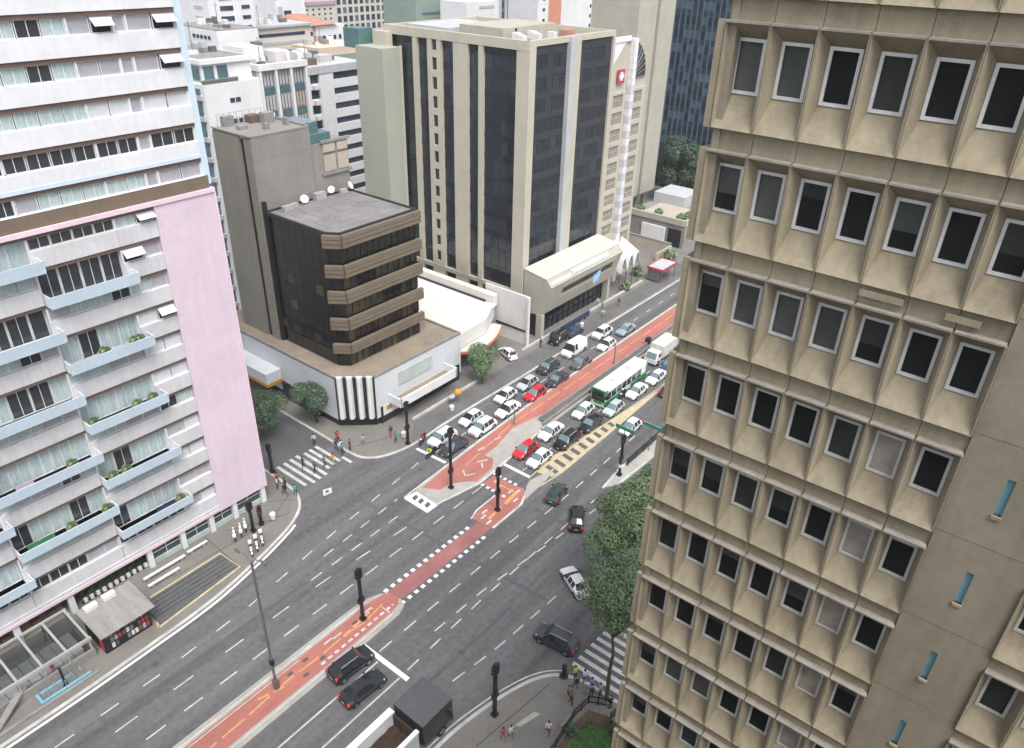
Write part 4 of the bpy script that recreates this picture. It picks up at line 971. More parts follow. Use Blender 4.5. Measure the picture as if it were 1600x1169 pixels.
t = thing('olive_shaft', 'plain windowless olive-grey shaft attached to the left of the dark tower', 'building', (91.6, 100, 0))
MB().box(89.46, 93.6, 97.0, 103.4, 0, 43.8).build('wall', 'olive', t)
MB().box(93.2, 93.75, 96.9, 97.1, 0, 44.0).build('edge_pier', 'cream', t)
MB().box(90.2, 93.4, 103.4, 107, 43.2, 46.2).build('glass_cabin', 'teal', t)
MB().box(92.2, 93.7, 99, 102, 43.8, 46.0).build('roof_unit', 'cream', t)

# ---------------------------------------------------------------- bank building with a tall white pylon
t = thing('bank_building', 'cream bank tower with square windows, a red sign and a tall white pylon', 'building', (124, 76, 0))
MB().box(117.9, 130.4, 71.35, 92, 0, 38.6).box(117.9, 123.6, 71.35, 92, 38.6, 45.0).build('wall', 'cream', t)
wm = MB().box(-1.7, 1.7, 0.1, 0.2, 0, 2.1).mesh('window', ['kerb_grey'])
bar = MB()
for k in range(-3, 4): bar.box(k*0.5-0.05, k*0.5+0.05, 0.02, 0.14, 0, 2.1)
bar.box(-1.7, 1.7, 0.02, 0.14, 1.0, 1.1); gm_ = bar.mesh('grille', ['tile_beige'])
fr = MB(); fr.box(-2.5, -1.72, -0.12, 0.2, -0.5, 2.6); fr.box(1.72, 2.5, -0.12, 0.2, -0.5, 2.6); fr.box(-1.72, 1.72, -0.12, 0.2, 2.12, 2.6); fr.box(-1.72, 1.72, -0.12, 0.2, -0.5, -0.02)
fm_ = fr.mesh('window_surround', ['cream'])
for k in range(12):
    z = 34.2-2.96*k
    for x in (120.6, 127.3):
        w_ = inst('window', wm, t, (x, 71.2, z)); inst('grille', gm_, w_, (x, 71.2, z)); inst('window_surround', fm_, w_, (x, 71.2, z-0.0))
    if k >= 10: break
MB().poly([(118.0, 71.15, 41.2), (122.6, 71.15, 45.4), (118.0, 71.15, 45.4)]).build('white_gable', 'far_white', t)
MB().box(117.9, 123.4, 71.0, 71.4, 44.9, 45.7).build('cornice', 'far_white', t)
sg = MB().box(119.7, 121.9, 70.9, 71.1, 38.2, 40.5).build('red_sign', 'sign_red', t)
MB().box(120.4, 121.2, 70.84, 70.91, 38.7, 40.1).box(120.1, 121.6, 70.85, 70.9, 39.1, 39.7).build('sign_mark', 'far_white', sg)
# pylon in stacked segments
mb = MB()
for k in range(27):
    z = 10.2+k*1.3
    MB().box(123.5, 124.6, 70.3, 71.3, z+0.02, z+1.28).build('pylon_segment', 'far_white' if k % 2 else ('pylon_grey' if k < 22 else 'far_white'), t)
MB().box(123.45, 124.65, 70.28, 71.32, 0, 10.2).build('pylon_base', 'far_white', t)
# quarter-round glass crown
mb = MB(); N = 8; zc = 38.7
pts = [(124.7+4.9*math.sin(math.pi/2*i/N), zc+6.0*math.cos(math.pi/2*i/N)) for i in range(N+1)]
for i in range(N): mb.add([(124.7, 71.2, zc), (pts[i][0], 71.2, pts[i][1]), (pts[i+1][0], 71.2, pts[i+1][1]), (124.7, 78, zc), (pts[i][0], 78, pts[i][1]), (pts[i+1][0], 78, pts[i+1][1])], [(0, 1, 2), (1, 4, 5, 2), (3, 5, 4)])
mb.build('glass_crown', 'tower_glass_b', t)
mb = MB()
for i in range(N+1): mb.tube((124.7, 71.1, zc), (pts[i][0], 71.1, pts[i][1]), 0.09, n=5)
mb.build('crown_rib', 'grey_metal', t)
# street-level canopy with white curved shells
t2 = thing('shell_canopy', 'white curved shell canopies at the foot of the cream bank tower', 'canopy', (124, 69, 0))
for k in range(3):
    m_ = MB(); xx = 119.3+k*2.5; pr_ = [(xx+2.3*i/6, 4.2+3.0*math.sin(math.pi*i/6)) for i in range(7)]
    for i in range(6):
        a, b = pr_[i], pr_[i+1]
        m_.hexa([(a[0], 66.2, a[1]), (b[0], 66.2, b[1]), (b[0], 70.2, b[1]+2.0), (a[0], 70.2, a[1]+2.0)], [(a[0], 66.2, a[1]+.15), (b[0], 66.2, b[1]+.15), (b[0], 70.2, b[1]+2.15), (a[0], 70.2, a[1]+2.15)])
    m_.build('shell', 'far_white', t2, smooth=40)
mb = MB()
for x in (119.4, 121.8, 124.2, 126.7): mb.tube((x, 66.4, 0.1), (x, 66.4, 4.3), 0.13)
mb.build('post', 'grey_metal', t2)

# ---------------------------------------------------------------- far buildings
def far_windows(mbx, x0, x1, z0, z1, nx, nz, y, fx=0.55, fz=0.55, m=0):
    dx = (x1-x0)/nx; dz = (z1-z0)/nz
    for i in range(nx):
        for k in range(nz):
            a = x0+dx*(i+0.5-fx/2); b = z0+dz*(k+0.5-fz/2); mbx.box(a, a+dx*fx, y-0.04, y+0.12, b, b+dz*fz, m)
    return mbx
t = thing('slab_tower', 'tall pale concrete tower on stilts with a dark vertical slot, far up the avenue', 'building', (163, 92, 0))
MB().box(154.8, 162.6, 88, 100, 5.5, 84).box(164.0, 171.0, 88, 100, 5.5, 84).box(162.6, 164.0, 88.8, 100, 5.5, 84).build('wall', 'cream_grey', t)
MB().box(162.62, 163.98, 88.5, 88.82, 5.6, 84).build('slot', 'kerb_grey', t)
mb = MB()
for x in (156, 160, 166, 170): mb.box(x, x+0.8, 90, 91, 0, 5.5); mb.box(x, x+.8, 97, 98, 0, 5.5)
mb.build('column', 'cream_grey', t)
mb = MB()
for z in range(8, 84, 4): mb.box(154.79, 154.8, 88, 100, z, z+.08); mb.box(154.8, 162.6, 87.985, 88.0, z, z+0.06); mb.box(164, 171, 87.985, 88, z, z+.06)
mb.build('pour_joint', 'cream', t)

t = thing('blue_glass_tower', 'dark blue glass tower with fine vertical ribs at the end of the view', 'building', (205, 85, 0))
MB().box(191, 220, 74, 104, 0, 88).build('core', 'stripe_dark', t)
rb = random.Random(8); mb = MB(); mb2 = MB(); fin = MB()
for k in range(26):
    for j in range(20):
        y0 = 74.1+j*1.5; z0 = 2+k*3.3
        (mb if rb.random() < 0.6 else mb2).box(190.9, 191.0, y0+0.25, y0+1.35, z0+0.3, z0+2.2)
for j in range(21): fin.box(190.55, 190.9, 74+j*1.5-0.12, 74+j*1.5+0.12, 0, 88)
tag(mb.build('windows', 'tower_glass_c', t), kind='stuff'); tag(mb2.build('windows', 'blue_pane', t), kind='stuff'); tag(fin.build('ribs', 'blue_fin', t), kind='stuff')

t = thing('roof_garden_building', 'low concrete building with a planted roof and a white billboard wall', 'building', (155, 76, 0))
MB().box(150.2, 172, 68.5, 83, 0, 5.8).build('wall', 'kerb_grey', t)
MB().box(150.0, 172.2, 68.3, 68.9, 5.3, 6.6).box(149.9, 150.6, 68.9, 83.2, 5.3, 6.6).build('parapet', 'cream_grey', t)
MB().box(149.7, 150.15, 73.1, 79.0, 0.2, 4.1).build('billboard', 'far_white', t)
MB().box(149.9, 150.18, 69.2, 72.3, 0.2, 4.2).build('dark_opening', 'black', t)
MB().box(152, 160, 72, 80, 5.8, 6.1).build('terrace', 'tile_beige', t)
MB().box(160, 168, 74, 82, 5.8, 8.4).build('roof_room', 'far_grey', t)
gm2 = shrub_mesh(160, 0.9, 4)
for i, (x, y) in enumerate(((151.5, 70.5), (153.5, 69.8), (156, 69.6), (158.5, 70), (151.3, 80.5), (151.5, 76), (162, 70.6), (164, 71.2))): inst('roof_shrub', gm2, t, (x, y, 5.75))
t = thing('garden_wall', 'low beige boundary wall in front of the white billboard', 'wall', (146, 74, 0))
MB().box(146.0, 146.4, 69.5, 80, 0.1, 2.2).box(139.5, 146.2, 69.1, 69.5, 0.1, 1.9).build('wall_panel', 'tile_beige', t)
MB().box(145.9, 146.5, 69.4, 80, 2.2, 2.35).build('coping', 'kerb_grey', t)

t = thing('white_apartments', 'white apartment building with a glass penthouse and planted terrace behind the pink panel', 'building', (67, 110, 0))
MB().box(62.6, 72.2, 106, 130, 0, 40.2).build('wall', 'far_white', t)
for z in range(4, 40, 3):
    w_ = MB().box(66.6, 67.4, 105.93, 106.1, z+0.3, z+0.95).box(67.6, 68.4, 105.93, 106.1, z+0.3, z+0.95).build('window', 'far_window', t)
MB().box(62.3, 62.6, 107, 128, 0, 39.6).build('side_glazing', 'far_window_b', t)
mb = MB()
for z in range(2, 40, 3): mb.box(62.2, 62.62, 106.5, 128.5, z, z+0.7)
mb.build('side_spandrel', 'far_grey', t)
MB().box(63.6, 72.0, 107.6, 128, 40.2, 42.7).build('penthouse', 'far_white', t)
MB().box(63.3, 72.3, 107.2, 128, 42.7, 43.3).build('penthouse_roof', 'far_white', t)
MB().box(64.2, 71.6, 108.5, 127, 43.3, 43.42).build('roof_deck', 'kerb_grey', t)
for x0, x1 in ((64.0, 65.6), (66.2, 67.9)): MB().box(x0, x1, 107.5, 107.7, 40.5, 42.4).build('penthouse_window', 'far_window_b', t)
MB().box(63.4, 63.7, 108, 114, 40.5, 42.4).build('penthouse_window', 'far_window_b', t)
MB().box(62.7, 68.6, 106.05, 106.25, 40.2, 40.7).build('terrace_rail', 'grey_metal', t)
tm = shrub_mesh(60, 0.32, 6)
for k in range(10): inst('terrace_shrub', tm, t, (63.1+k*0.6, 106.6, 40.2))

def small_parts(t, items):
    for name, b, m_ in items: MB().box(*b).build(name, m_, t)
t = thing('bay_office', 'office building with three tall recessed glazed bays under a white roof edge', 'building', (85, 122, 0))
MB().box(80.5, 90.4, 118.6, 135, 0, 39.3).build('wall', 'far_grey', t)
MB().box(80.2, 90.6, 117.8, 118.6, 39.0, 40.0).box(80.2, 80.8, 118.6, 135, 39.0, 40.0).build('roof_edge', 'far_white', t)
for i in range(4): MB().box(80.4+i*3.2, 80.9+i*3.2, 117.9, 118.8, 0, 39.0).build('pier', 'far_white', t)
for i in range(3):
    for k in range(9):
        z = 36.4-4.05*k
        MB().box(81.0+i*3.2, 83.5+i*3.2, 118.45, 118.58, z, z+2.4).build('window', 'far_grey' if k == 0 else ('tile_beige' if (i+k) % 3 == 0 else 'far_grey'), t)
        MB().box(81.0+i*3.2, 83.5+i*3.2, 118.35, 118.57, z-1.35, z-0.25).build('spandrel', 'far_window_b', t)
        mb = MB()
        for q in range(4): mb.box(81.3+i*3.2+q*.65, 81.38+i*3.2+q*.65, 118.3, 118.46, z, z+2.4)
        mb.build('mullion', 'grey_metal', t)
small_parts(t, [('roof_room', (82, 86, 124, 130, 39.3, 42.0), 'far_white'), ('roof_room', (87, 90, 122, 126, 39.3, 41.2), 'lot_wall'), ('roof_tank', (86.2, 87.4, 126, 128, 39.3, 42.4), 'grey_metal'), ('roof_deck', (80.9, 90.2, 118.7, 134, 39.3, 39.45), 'kerb_grey')])
MB().hexa([(88.5, 120, 39.4), (92.5, 123, 39.4), (92.2, 123.4, 39.4), (88.2, 120.4, 39.4)], [(88.5, 120, 41.5), (92.5, 123, 40.2), (92.2, 123.4, 40.2), (88.2, 120.4, 41.5)]).build('roof_slope', 'far_white', t)

t = thing('striped_office', 'white office block with dark horizontal window bands and a grey roof', 'building', (102, 130, 0))
MB().box(95.8, 109.5, 125.3, 145, 0, 36.2).build('core', 'stripe_dark', t)
MB().box(95.5, 109.8, 124.7, 146, 36.0, 37.4).build('roof_slab', 'far_grey', t)
MB().box(98.4, 101.8, 124.8, 125.4, 0, 35.9).build('pilaster', 'far_white', t)
for k in range(13):
    z = 33.0-2.84*k
    MB().box(101.8, 109.6, 125.0, 125.4, z, z+1.62).build('spandrel', 'far_white', t)
    MB().box(95.7, 98.4, 125.0, 125.4, z+0.2, z+1.3).build('spandrel', 'far_white', t)
    MB().box(96.6, 97.6, 124.2, 125.1, z+0.3, z+1.1).build('air_conditioner', 'lot_wall', t)
MB().box(95.7, 96.2, 124.9, 125.4, 0, 36).build('edge_pier', 'far_white', t)
MB().box(101.5, 104.5, 128, 130, 37.4, 38.7).build('roof_unit', 'far_grey', t)
MB().box(97, 99.5, 126.5, 128, 37.4, 38.6).build('roof_unit', 'brown_band', t)

t = thing('sign_block', 'white blank-walled block with a row of small dark openings under its roof edge', 'building', (88, 140, 0))
MB().box(84.2, 93.0, 135, 150, 0, 43.6).build('wall', 'far_white', t)
for k in range(5): MB().box(84.1, 84.25, 137.2+k*1.25, 138.0+k*1.25, 42.0, 42.6).build('opening', 'far_window', t)
MB().box(84.12, 84.24, 139.0, 139.6, 41.2, 41.6).build('red_mark', 'terracotta', t)
MB().box(84.3, 93, 135.1, 149.8, 43.6, 43.8).build('roof_deck', 'kerb_grey', t)
t = thing('white_flats', 'tall white flats with dark paired windows at the top left of the view', 'building', (107, 170, 0))
MB().box(101.9, 113.4, 165, 182, 0, 64).build('wall', 'far_white', t)
for k in range(9):
    z = 40.4+2.1*k-0.6
    MB().box(104.7, 108.0, 164.9, 165.1, z, z+0.95).build('window', 'far_window', t); MB().box(110.2, 112.3, 164.9, 165.1, z+0.2, z+0.95).build('window', 'far_window', t)
    MB().box(101.8, 102.0, 167.3, 170.6, z+0.3, z+0.95).build('window', 'far_grey', t)
MB().box(108.6, 109.4, 164.6, 165.1, 0, 64).build('pilaster', 'far_white', t)
t = thing('ribbon_office', 'pale office block with two dark ribbon windows under a flat roof', 'building', (124, 178, 0))
MB().box(116.8, 132.6, 170, 186, 0, 39.2).build('wall', 'far_cream', t)
MB().box(117.2, 130.8, 169.9, 170.1, 37.2, 37.9).build('window', 'far_window', t); MB().box(117.2, 130.8, 169.9, 170.1, 35.3, 36.0).build('window', 'far_grey', t); MB().box(117.2, 130.8, 169.9, 170.1, 33.4, 34.0).build('window', 'far_window', t)
MB().box(116.5, 133, 169.4, 186.4, 39.2, 39.7).build('roof_slab', 'far_grey', t)
t = thing('cream_flats', 'cream block of flats with small square windows', 'building', (162, 236, 0))
MB().box(156.9, 167.6, 230, 245, 0, 62).build('wall', 'far_cream', t)
mb = MB(); far_windows(mb, 158.5, 166, 32.2, 58.2, 3, 9, 230, 0.34, 0.45); tag(mb.build('windows', 'far_window', t), kind='stuff')
t = thing('stair_tower', 'white tower with one large dark window beside a grey ribbed strip', 'building', (162, 222, 0))
MB().box(155.7, 166.5, 215, 228, 0, 60).build('wall', 'far_white', t)
MB().box(158.4, 161.1, 214.9, 215.1, 34.8, 38.2).build('window', 'far_window', t); MB().box(156.3, 157.9, 214.85, 215.1, 34.5, 39.4).build('louvre', 'far_grey', t)
t = thing('tiled_house', 'white house with a terracotta tiled roof among the towers', 'house', (149, 190, 0))
MB().box(140.5, 156.5, 185, 197, 0, 36.9).build('wall', 'far_white', t)
rr = MB(); rr.poly([(139.5, 184.3, 37.0), (153.6, 184.3, 37.2), (146.5, 190, 39.6), (142.5, 190, 39.6)]); rr.poly([(139.5, 184.3, 37.0), (142.5, 190, 39.6), (142.5, 192, 39.6), (139.5, 198, 37.0)]); rr.poly([(153.6, 184.3, 37.2), (153.6, 198, 37.2), (146.5, 192, 39.6), (146.5, 190, 39.6)]); rr.poly([(142.5, 190, 39.6), (146.5, 190, 39.6), (146.5, 192, 39.6), (142.5, 192, 39.6)])
rr.build('roof', 'terracotta', t)
MB().box(145.2, 146.1, 184.8, 185.05, 32.5, 36.8).build('tiled_strip', 'terracotta', t); MB().box(145.25, 146.0, 184.74, 184.82, 34.4, 35.6).build('window', 'far_grey', t)
t = thing('mauve_roof_house', 'pale house with a mauve roof behind the tiled house', 'house', (192, 246, 0))
MB().box(184.6, 199.6, 240, 255, 0, 36.8).build('wall', 'far_cream', t); MB().prism([(186, 239.6), (199.8, 239.6), (199, 254), (187, 254)], 36.8, 38.0).build('roof', 'mauve', t)
mb = MB(); far_windows(mb, 185.5, 198.5, 31.4, 36.2, 5, 3, 240, 0.35, 0.4); tag(mb.build('windows', 'far_window', t), kind='stuff')
t = thing('peach_roof_block', 'low peach walled block in front of the gridded office', 'building', (125, 155, 0))
MB().box(118.8, 133, 150, 160, 0, 36.6).build('wall', 'peach', t); MB().box(119.2, 133.4, 149.6, 150.05, 33.5, 34.9).build('green_fascia', 'far_green', t)
t = thing('grid_office', 'large office with a pale grid of dark blue square windows on the skyline', 'building', (237, 270, 0))
MB().box(215.6, 262, 260, 285, 0, 60).build('wall', 'far_cream', t)
mb = MB(); mb2 = MB(); rb = random.Random(4)
for i in range(15):
    for k in range(12):
        (mb if rb.random() < 0.7 else mb2).box(217.0+i*3.0, 218.8+i*3.0, 259.9, 260.15, 22+k*3.15, 24.1+k*3.15)
tag(mb.build('windows', 'far_window', t), kind='stuff'); tag(mb2.build('windows', 'far_window_b', t), kind='stuff')
t = thing('green_wall_block', 'blank grey-green walled block behind the roof of the dark tower', 'building', (202, 196, 0))
MB().box(190.7, 213, 190, 205, 0, 52).build('wall', 'far_green', t); MB().box(193.5, 205, 189.9, 190.05, 37.0, 37.7).build('strip', 'far_window_b', t)
t = thing('white_plant_block', 'white low block with roof plant behind the dark tower', 'building', (205, 180, 0))
MB().box(198, 214.5, 175, 186, 0, 41.5).build('wall', 'far_white', t); MB().box(204.5, 212, 174.85, 175.05, 39.4, 40.2).build('opening', 'far_grey', t)
def fins(name, label, x0, x1, y, ztop, n, nz):
    t = thing(name, label, 'building', ((x0+x1)/2, y+6, 0))
    MB().box(x0, x1, y, y+16, 0, ztop).build('wall', 'far_window', t)
    mb = MB(); dx = (x1-x0)/n
    for i in range(n+1): mb.box(x0+i*dx-dx*.2, x0+i*dx+dx*.2, y-0.6, y+0.02, 0, ztop)
    tag(mb.build('fins', 'far_grey', t), kind='stuff')
    mb = MB()
    for k in range(nz): mb.box(x0, x1, y-0.25, y+0.01, ztop-(k+1)*3.6, ztop-(k+1)*3.6+1.1)
    tag(mb.build('spandrels', 'far_window_b', t), kind='stuff')
fins('fin_office', 'dark office with pale vertical fins left of the white and orange wall', 245.4, 270, 200, 60, 7, 14)
fins('ribbed_tower', 'dark office with pale vertical fins right of the white and orange wall', 308, 356, 200, 78, 11, 20)
t = thing('orange_stripe_block', 'white blank-walled block with one broad orange vertical stripe', 'building', (267, 192, 0))
MB().box(249.5, 287, 185, 199, 0, 58).build('wall', 'far_white', t); MB().box(256.5, 264.6, 184.8, 185.05, 0, 58).build('orange_stripe', 'far_orange', t)
mb = MB(); far_windows(mb, 284, 287, 20, 56, 1, 10, 185, 0.4, 0.35); far_windows(mb, 252, 255, 20, 56, 1, 10, 185, 0.5, 0.3); tag(mb.build('windows', 'far_window', t), kind='stuff')
# fillers that close the skyline between the named blocks
for (nm, lab, b, m_) in (('skyline_block', 'pale slab block far behind the white flats', (110, 150, 290, 310, 0, 66), 'far_cream'),
                         ('skyline_block', 'grey slab block far behind the gridded office', (255, 330, 330, 350, 0, 78), 'far_grey'),
                         ('skyline_block', 'white slab block far behind the orange striped wall', (330, 420, 260, 280, 0, 90), 'far_white')):
    t = thing(nm, lab, 'building', ((b[0]+b[1])/2, b[2], 0)); MB().box(*b).build('wall', m_, t)
    mb = MB(); far_windows(mb, b[0]+1, b[1]-1, 8, b[5]-2, 14, 16, b[2], 0.5, 0.45); tag(mb.build('windows', 'far_window', t), kind='stuff')

rc = random.Random(12)
for t in [o for o in SC.objects if o.type == 'EMPTY' and o.name in ('sign_block', 'ribbon_office', 'tiled_house', 'peach_roof_block', 'white_apartments', 'striped_office', 'bay_office')]:
    x0, x1, y0, y1, z = dict(sign_block=(85, 92, 136, 148, 43.8), ribbon_office=(118, 131, 171, 184, 39.7), tiled_house=(148, 155, 186, 190, 37.2), peach_roof_block=(120, 131, 151, 159, 36.6), white_apartments=(65, 71, 112, 126, 43.42), striped_office=(97, 108, 127, 144, 37.4), bay_office=(82, 89, 120, 133, 39.45))[t.name]
    if t.name == 'tiled_house': continue
    for i in range(9):
        x = rc.uniform(x0, x1-1.5); y = rc.uniform(y0, y1-1.5); a = rc.uniform(.5, 1.8)
        MB().box(x, x+a, y, y+rc.uniform(.5, 1.6), z, z+rc.uniform(.4, 1.6)).build('roof_unit', rc.choice(('far_grey', 'far_white', 'kerb_grey', 'lot_wall', 'grey_metal')), t)
    MB().tube((x0+1, y0+1, z), (x0+1, y0+1, z+4.5), .06, n=5).tube((x0+.4, y0+1, z+3.9), (x0+1.6, y0+1, z+3.9), .03, n=4).build('aerial', 'grey_metal', t)
t = next(o for o in SC.objects if o.name == 'tiled_house')
each('window', 'far_window', t, [(146.6+k*1.9, 147.5+k*1.9, 184.9, 185.05, 33.2, 34.3) for k in range(5)]+[(141+k*1.6, 141.8+k*1.6, 184.9, 185.05, 34.6, 35.6) for k in range(3)])

# ================================================================== TREES AND PLANTS
def crown_mesh(blobs, n, leaf, seed, mats):
    q = random.Random(seed); vs = []; fs = []; mi = []
    tot = sum(b[3]**2 for b in blobs)
    for (bx, by, bz, br) in blobs:
        tone = q.random()
        for _ in range(int(n*br**2/tot)):
            d = Vector((q.gauss(0, 1), q.gauss(0, 1), q.gauss(0, 1)*0.8)).normalized()
            if d.z < -0.35 and q.random() < 0.5: d.z = -d.z
            p = Vector((bx, by, bz))+d*br*(0.55+0.5*q.random()**0.6)
            u = (d.orthogonal().normalized()*q.uniform(-1, 1)+Vector((q.gauss(0, .6), q.gauss(0, .6), q.gauss(0, .35)))).normalized()
            nrm = (d+Vector((q.gauss(0, .5), q.gauss(0, .5), q.gauss(0, .5)+.4))).normalized(); v = nrm.cross(u).normalized(); u = v.cross(nrm)
            s = leaf*(0.6+0.8*q.random()); k = len(vs)
            vs += [tuple(p-u*s), tuple(p-v*s*0.45+u*s*.1), tuple(p+u*s), tuple(p+v*s*0.45+u*s*.1)]; fs.append((k, k+1, k+2, k+3))
            r_ = q.random()*0.7+tone*0.3
            mi.append(0 if r_ < 0.4 else (1 if r_ < 0.68 else 2))
    me = bpy.data.meshes.new('crown'); me.from_pydata(vs, [], fs)
    for k in mats: me.materials.append(M[k])
    me.polygons.foreach_set('material_index', [min(i, len(mats)-1) for i in mi]); me.update()
    return me
def tree(name, label, base, h_trunk, blobs, n, leaf, seed, mats, r=0.24, group=None, lean=(0, 0)):
    t = thing(name, label, 'tree', base, group=group); q = random.Random(seed)
    m_ = MB(); top = Vector((lean[0], lean[1], h_trunk)); p = Vector((0, 0, 0)); N = 4
    for i in range(N):
        nx = top*((i+1)/N)+Vector((q.uniform(-.12, .12), q.uniform(-.12, .12), 0)); m_.tube(p, nx, r*(1-0.12*i), r*(1-0.12*(i+1)), 9); p = nx
    for b in blobs:
        e = Vector(b[:3])-Vector((0, 0, b[3]*0.2)); mid = p.lerp(e, 0.5)+Vector((0, 0, 0.3)); m_.tube(p, mid, r*.5, r*.3, 6); m_.tube(mid, e, r*.3, r*.1, 6)
    m_.build('trunk', 'bark', t, local=True, smooth=60)
    c = bpy.data.objects.new('crown', crown_mesh(blobs, n, leaf, seed, mats)); link(c, t)
    return t
def blobset(cx, cy, cz, R_, n, seed, flat=0.75, rr=(0.35, 0.6)):
    q = random.Random(seed); out = []
    for i in range(n):
        a = q.uniform(0, 2*math.pi); u = q.random()**0.6; z = q.uniform(-1, 1)
        s = math.sqrt(max(0, 1-z*z*0.7))
        out.append((cx+R_*0.72*u*s*math.cos(a), cy+R_*0.72*u*s*math.sin(a), cz+R_*flat*0.7*z, R_*q.uniform(*rr)))
    return out
LG = ('leaf_a', 'leaf_b', 'leaf_c'); LD = ('leaf_dark', 'leaf_dark_b', 'leaf_a'); LDD = ('leaf_deep', 'leaf_deep_b', 'leaf_dark_b')
RR = (.22, .38)
tree('street_tree', 'green street tree on the pavement corner by the right-hand zebra crossing', (41.0, 19.6, KB), 6.6, blobset(3.4, 1.3, 10.2, 4.4, 34, 2, 0.75, RR), 30000, 0.135, 3, LG, 0.22, 'trees along the right pavement', lean=(1.2, 0.7))
tree('street_tree', 'broad green street tree leaning over the road beside the turning white car', (52.6, 22.6, KB), 5.0, blobset(-1.3, 0.6, 8.9, 4.2, 36, 5, 0.75, RR)+[(-3.0, 4.4, 8.0, 1.5), (-2.0, 3.9, 8.7, 1.6), (-0.7, 3.4, 9.0, 1.7), (-1.4, 2.4, 9.4, 1.6), (.4, 3.0, 9.2, 1.7)], 34000, 0.13, 6, LG, 0.26, 'trees along the right pavement', lean=(-.5, .2))
tree('street_tree', 'green street tree behind the one that leans over the road', (56.2, 24.6, KB), 5.0, blobset(-2.0, 1.2, 8.9, 4.8, 36, 11, 0.75, RR), 34000, 0.14, 12, LG, 0.26, 'trees along the right pavement')
tree('street_tree', 'green street tree farthest along the right pavement near the island', (62.2, 27.2, KB), 4.6, blobset(-0.4, 0.2, 7.0, 3.7, 26, 8, 0.75, RR), 26000, 0.13, 9, LG, 0.22, 'trees along the right pavement')
tree('side_street_tree', 'dark green tree on the pavement against the white podium', (53.0, 75.2, KB), 3.0, blobset(-0.6, -0.3, 4.8, 3.7, 20, 12, 0.5, (.24, .42)), 13000, 0.14, 13, LD, 0.18, 'trees in the side street', lean=(-0.3, 0))
tree('side_street_tree', 'dark tree in the side street half hidden by the pink panel', (46.0, 79.5, 0), 3.2, blobset(0, -1.5, 4.2, 4.2, 20, 16, 0.6, (.24, .42)), 13000, 0.14, 17, LD, 0.18, 'trees in the side street')
tree('avenue_tree', 'small round bright tree on the avenue pavement in front of the curved canopy', (76.2, 64.4, KB), 2.2, blobset(0.2, 0.2, 4.0, 2.5, 12, 20, 0.8), 6000, 0.17, 21, LG, 0.12)
tree('plaza_tree', 'tall dark tree in front of the blue glass tower', (181, 87, 0), 8, blobset(0, 0, 11.0, 7.0, 22, 24, 0.95, (.25, .42)), 22000, 0.34, 25, LDD, 0.4)
tree('plaza_tree', 'low dark tree to the right of the tall one before the blue glass tower', (183, 80, 0), 5, blobset(0, 0, 8, 5.0, 16, 28, 0.9, (.25, .42)), 13000, 0.34, 29, LDD, 0.35)
tree('narrow_tree', 'pale slender tree between the pink panel and the concrete shaft', (52.5, 97.5, 0), 9, blobset(0, 0, 14, 2.2, 10, 32, 1.9), 3000, 0.18, 33, ('far_green', 'leaf_dark_b', 'far_green'), 0.14)
# shrubs
for p, lab, s in (((129.8, 68.2, KB), 'round green shrub beside the red bus shelter', 1.1), ((141.5, 67.2, KB), 'bright green shrub up the far pavement', 1.3), ((121.8, 66.2, KB), 'yellowish shrub at the end of the entrance hall', 0.9)):
    t = thing('shrub', lab, 'shrub', p, group='shrubs on the far pavement'); m_ = shrub_mesh(260, s, int(p[0])); o = inst('foliage', m_, t, (0, 0, 0), local=True)
    MB().tube((0, 0, 0), (0, 0, s*.8), 0.07, n=6).build('stem', 'bark', t, local=True)
# lawn and hedge by the tan tower
struct('lawn_soil', MB().prism([(33.2, 20.2), (36.5, 20.6), (39.0, 20.3), (39.6, 18.6), (37.2, 14.5), (30, 12), (30, 18)], KB, KB+0.05), 'soil')
struct('lawn', MB().prism([(32.0, 19.4), (35.6, 19.9), (37.9, 19.4), (38.5, 18.3), (36.8, 15.0), (30.5, 12.5), (30.5, 17.6)], KB+0.04, KB+0.1), 'grass')
q = random.Random(9); mb = MB()
for _ in range(5200):
    x = q.uniform(31, 38.4); y = q.uniform(12.8, 19.8)
    if y > 19.9-0.12*(38-x) or y < 12.5+(x-31)*0.62-1.5 and x > 34: continue
    a = q.uniform(0, 6.28); s = q.uniform(.03, .06); h = q.uniform(.08, .2)
    mb.add([(x-math.cos(a)*s, y-math.sin(a)*s, KB+.09), (x+math.cos(a)*s, y+math.sin(a)*s, KB+.09), (x+q.uniform(-.06, .06), y+q.uniform(-.06, .06), KB+.1+h)], [(0, 1, 2)], q.randrange(2))
tag(mb.build('grass', ['grass', 'leaf_c']), 'short bright green grass in the corner bed', 'grass', kind='stuff')
for i, (p, s, lab) in enumerate((((39.4, 17.2, KB), 1.0, 'dark bush at the edge of the lawn beside the tan tower'), ((38.6, 15.8, KB), 1.1, 'second dark bush tucked against the tan tower'), ((36.2, 20.2, KB), 0.5, 'small pale bush at the corner of the lawn'))):
    t = thing('bush', lab, 'bush', p, group='bushes round the lawn'); inst('foliage', shrub_mesh(260, s, 40+i, LD), t, (0, 0, 0), local=True)
    MB().tube((0, 0, 0), (0, 0, s*.6), 0.06, n=6).build('stem', 'bark', t, local=True)
t = thing('garden_fence', 'dark low metal fence along the edge of the lawn', 'fence', (37, 20.8, KB))
pts = [(30.5, 20.3), (34.3, 20.5), (37.6, 20.9), (39.6, 20.7), (40.4, 19.2)]
mb = MB(); ribbon(mb, pts, 0.07, KB+0.95, h=KB+1.05); ribbon(mb, pts, 0.07, KB+0.2, h=KB+0.28); mb.build('rail', 'black_metal', t)
pm = MB().box(-0.045, 0.045, -0.045, 0.045, 0, 1.12).mesh('post', ['black_metal'])
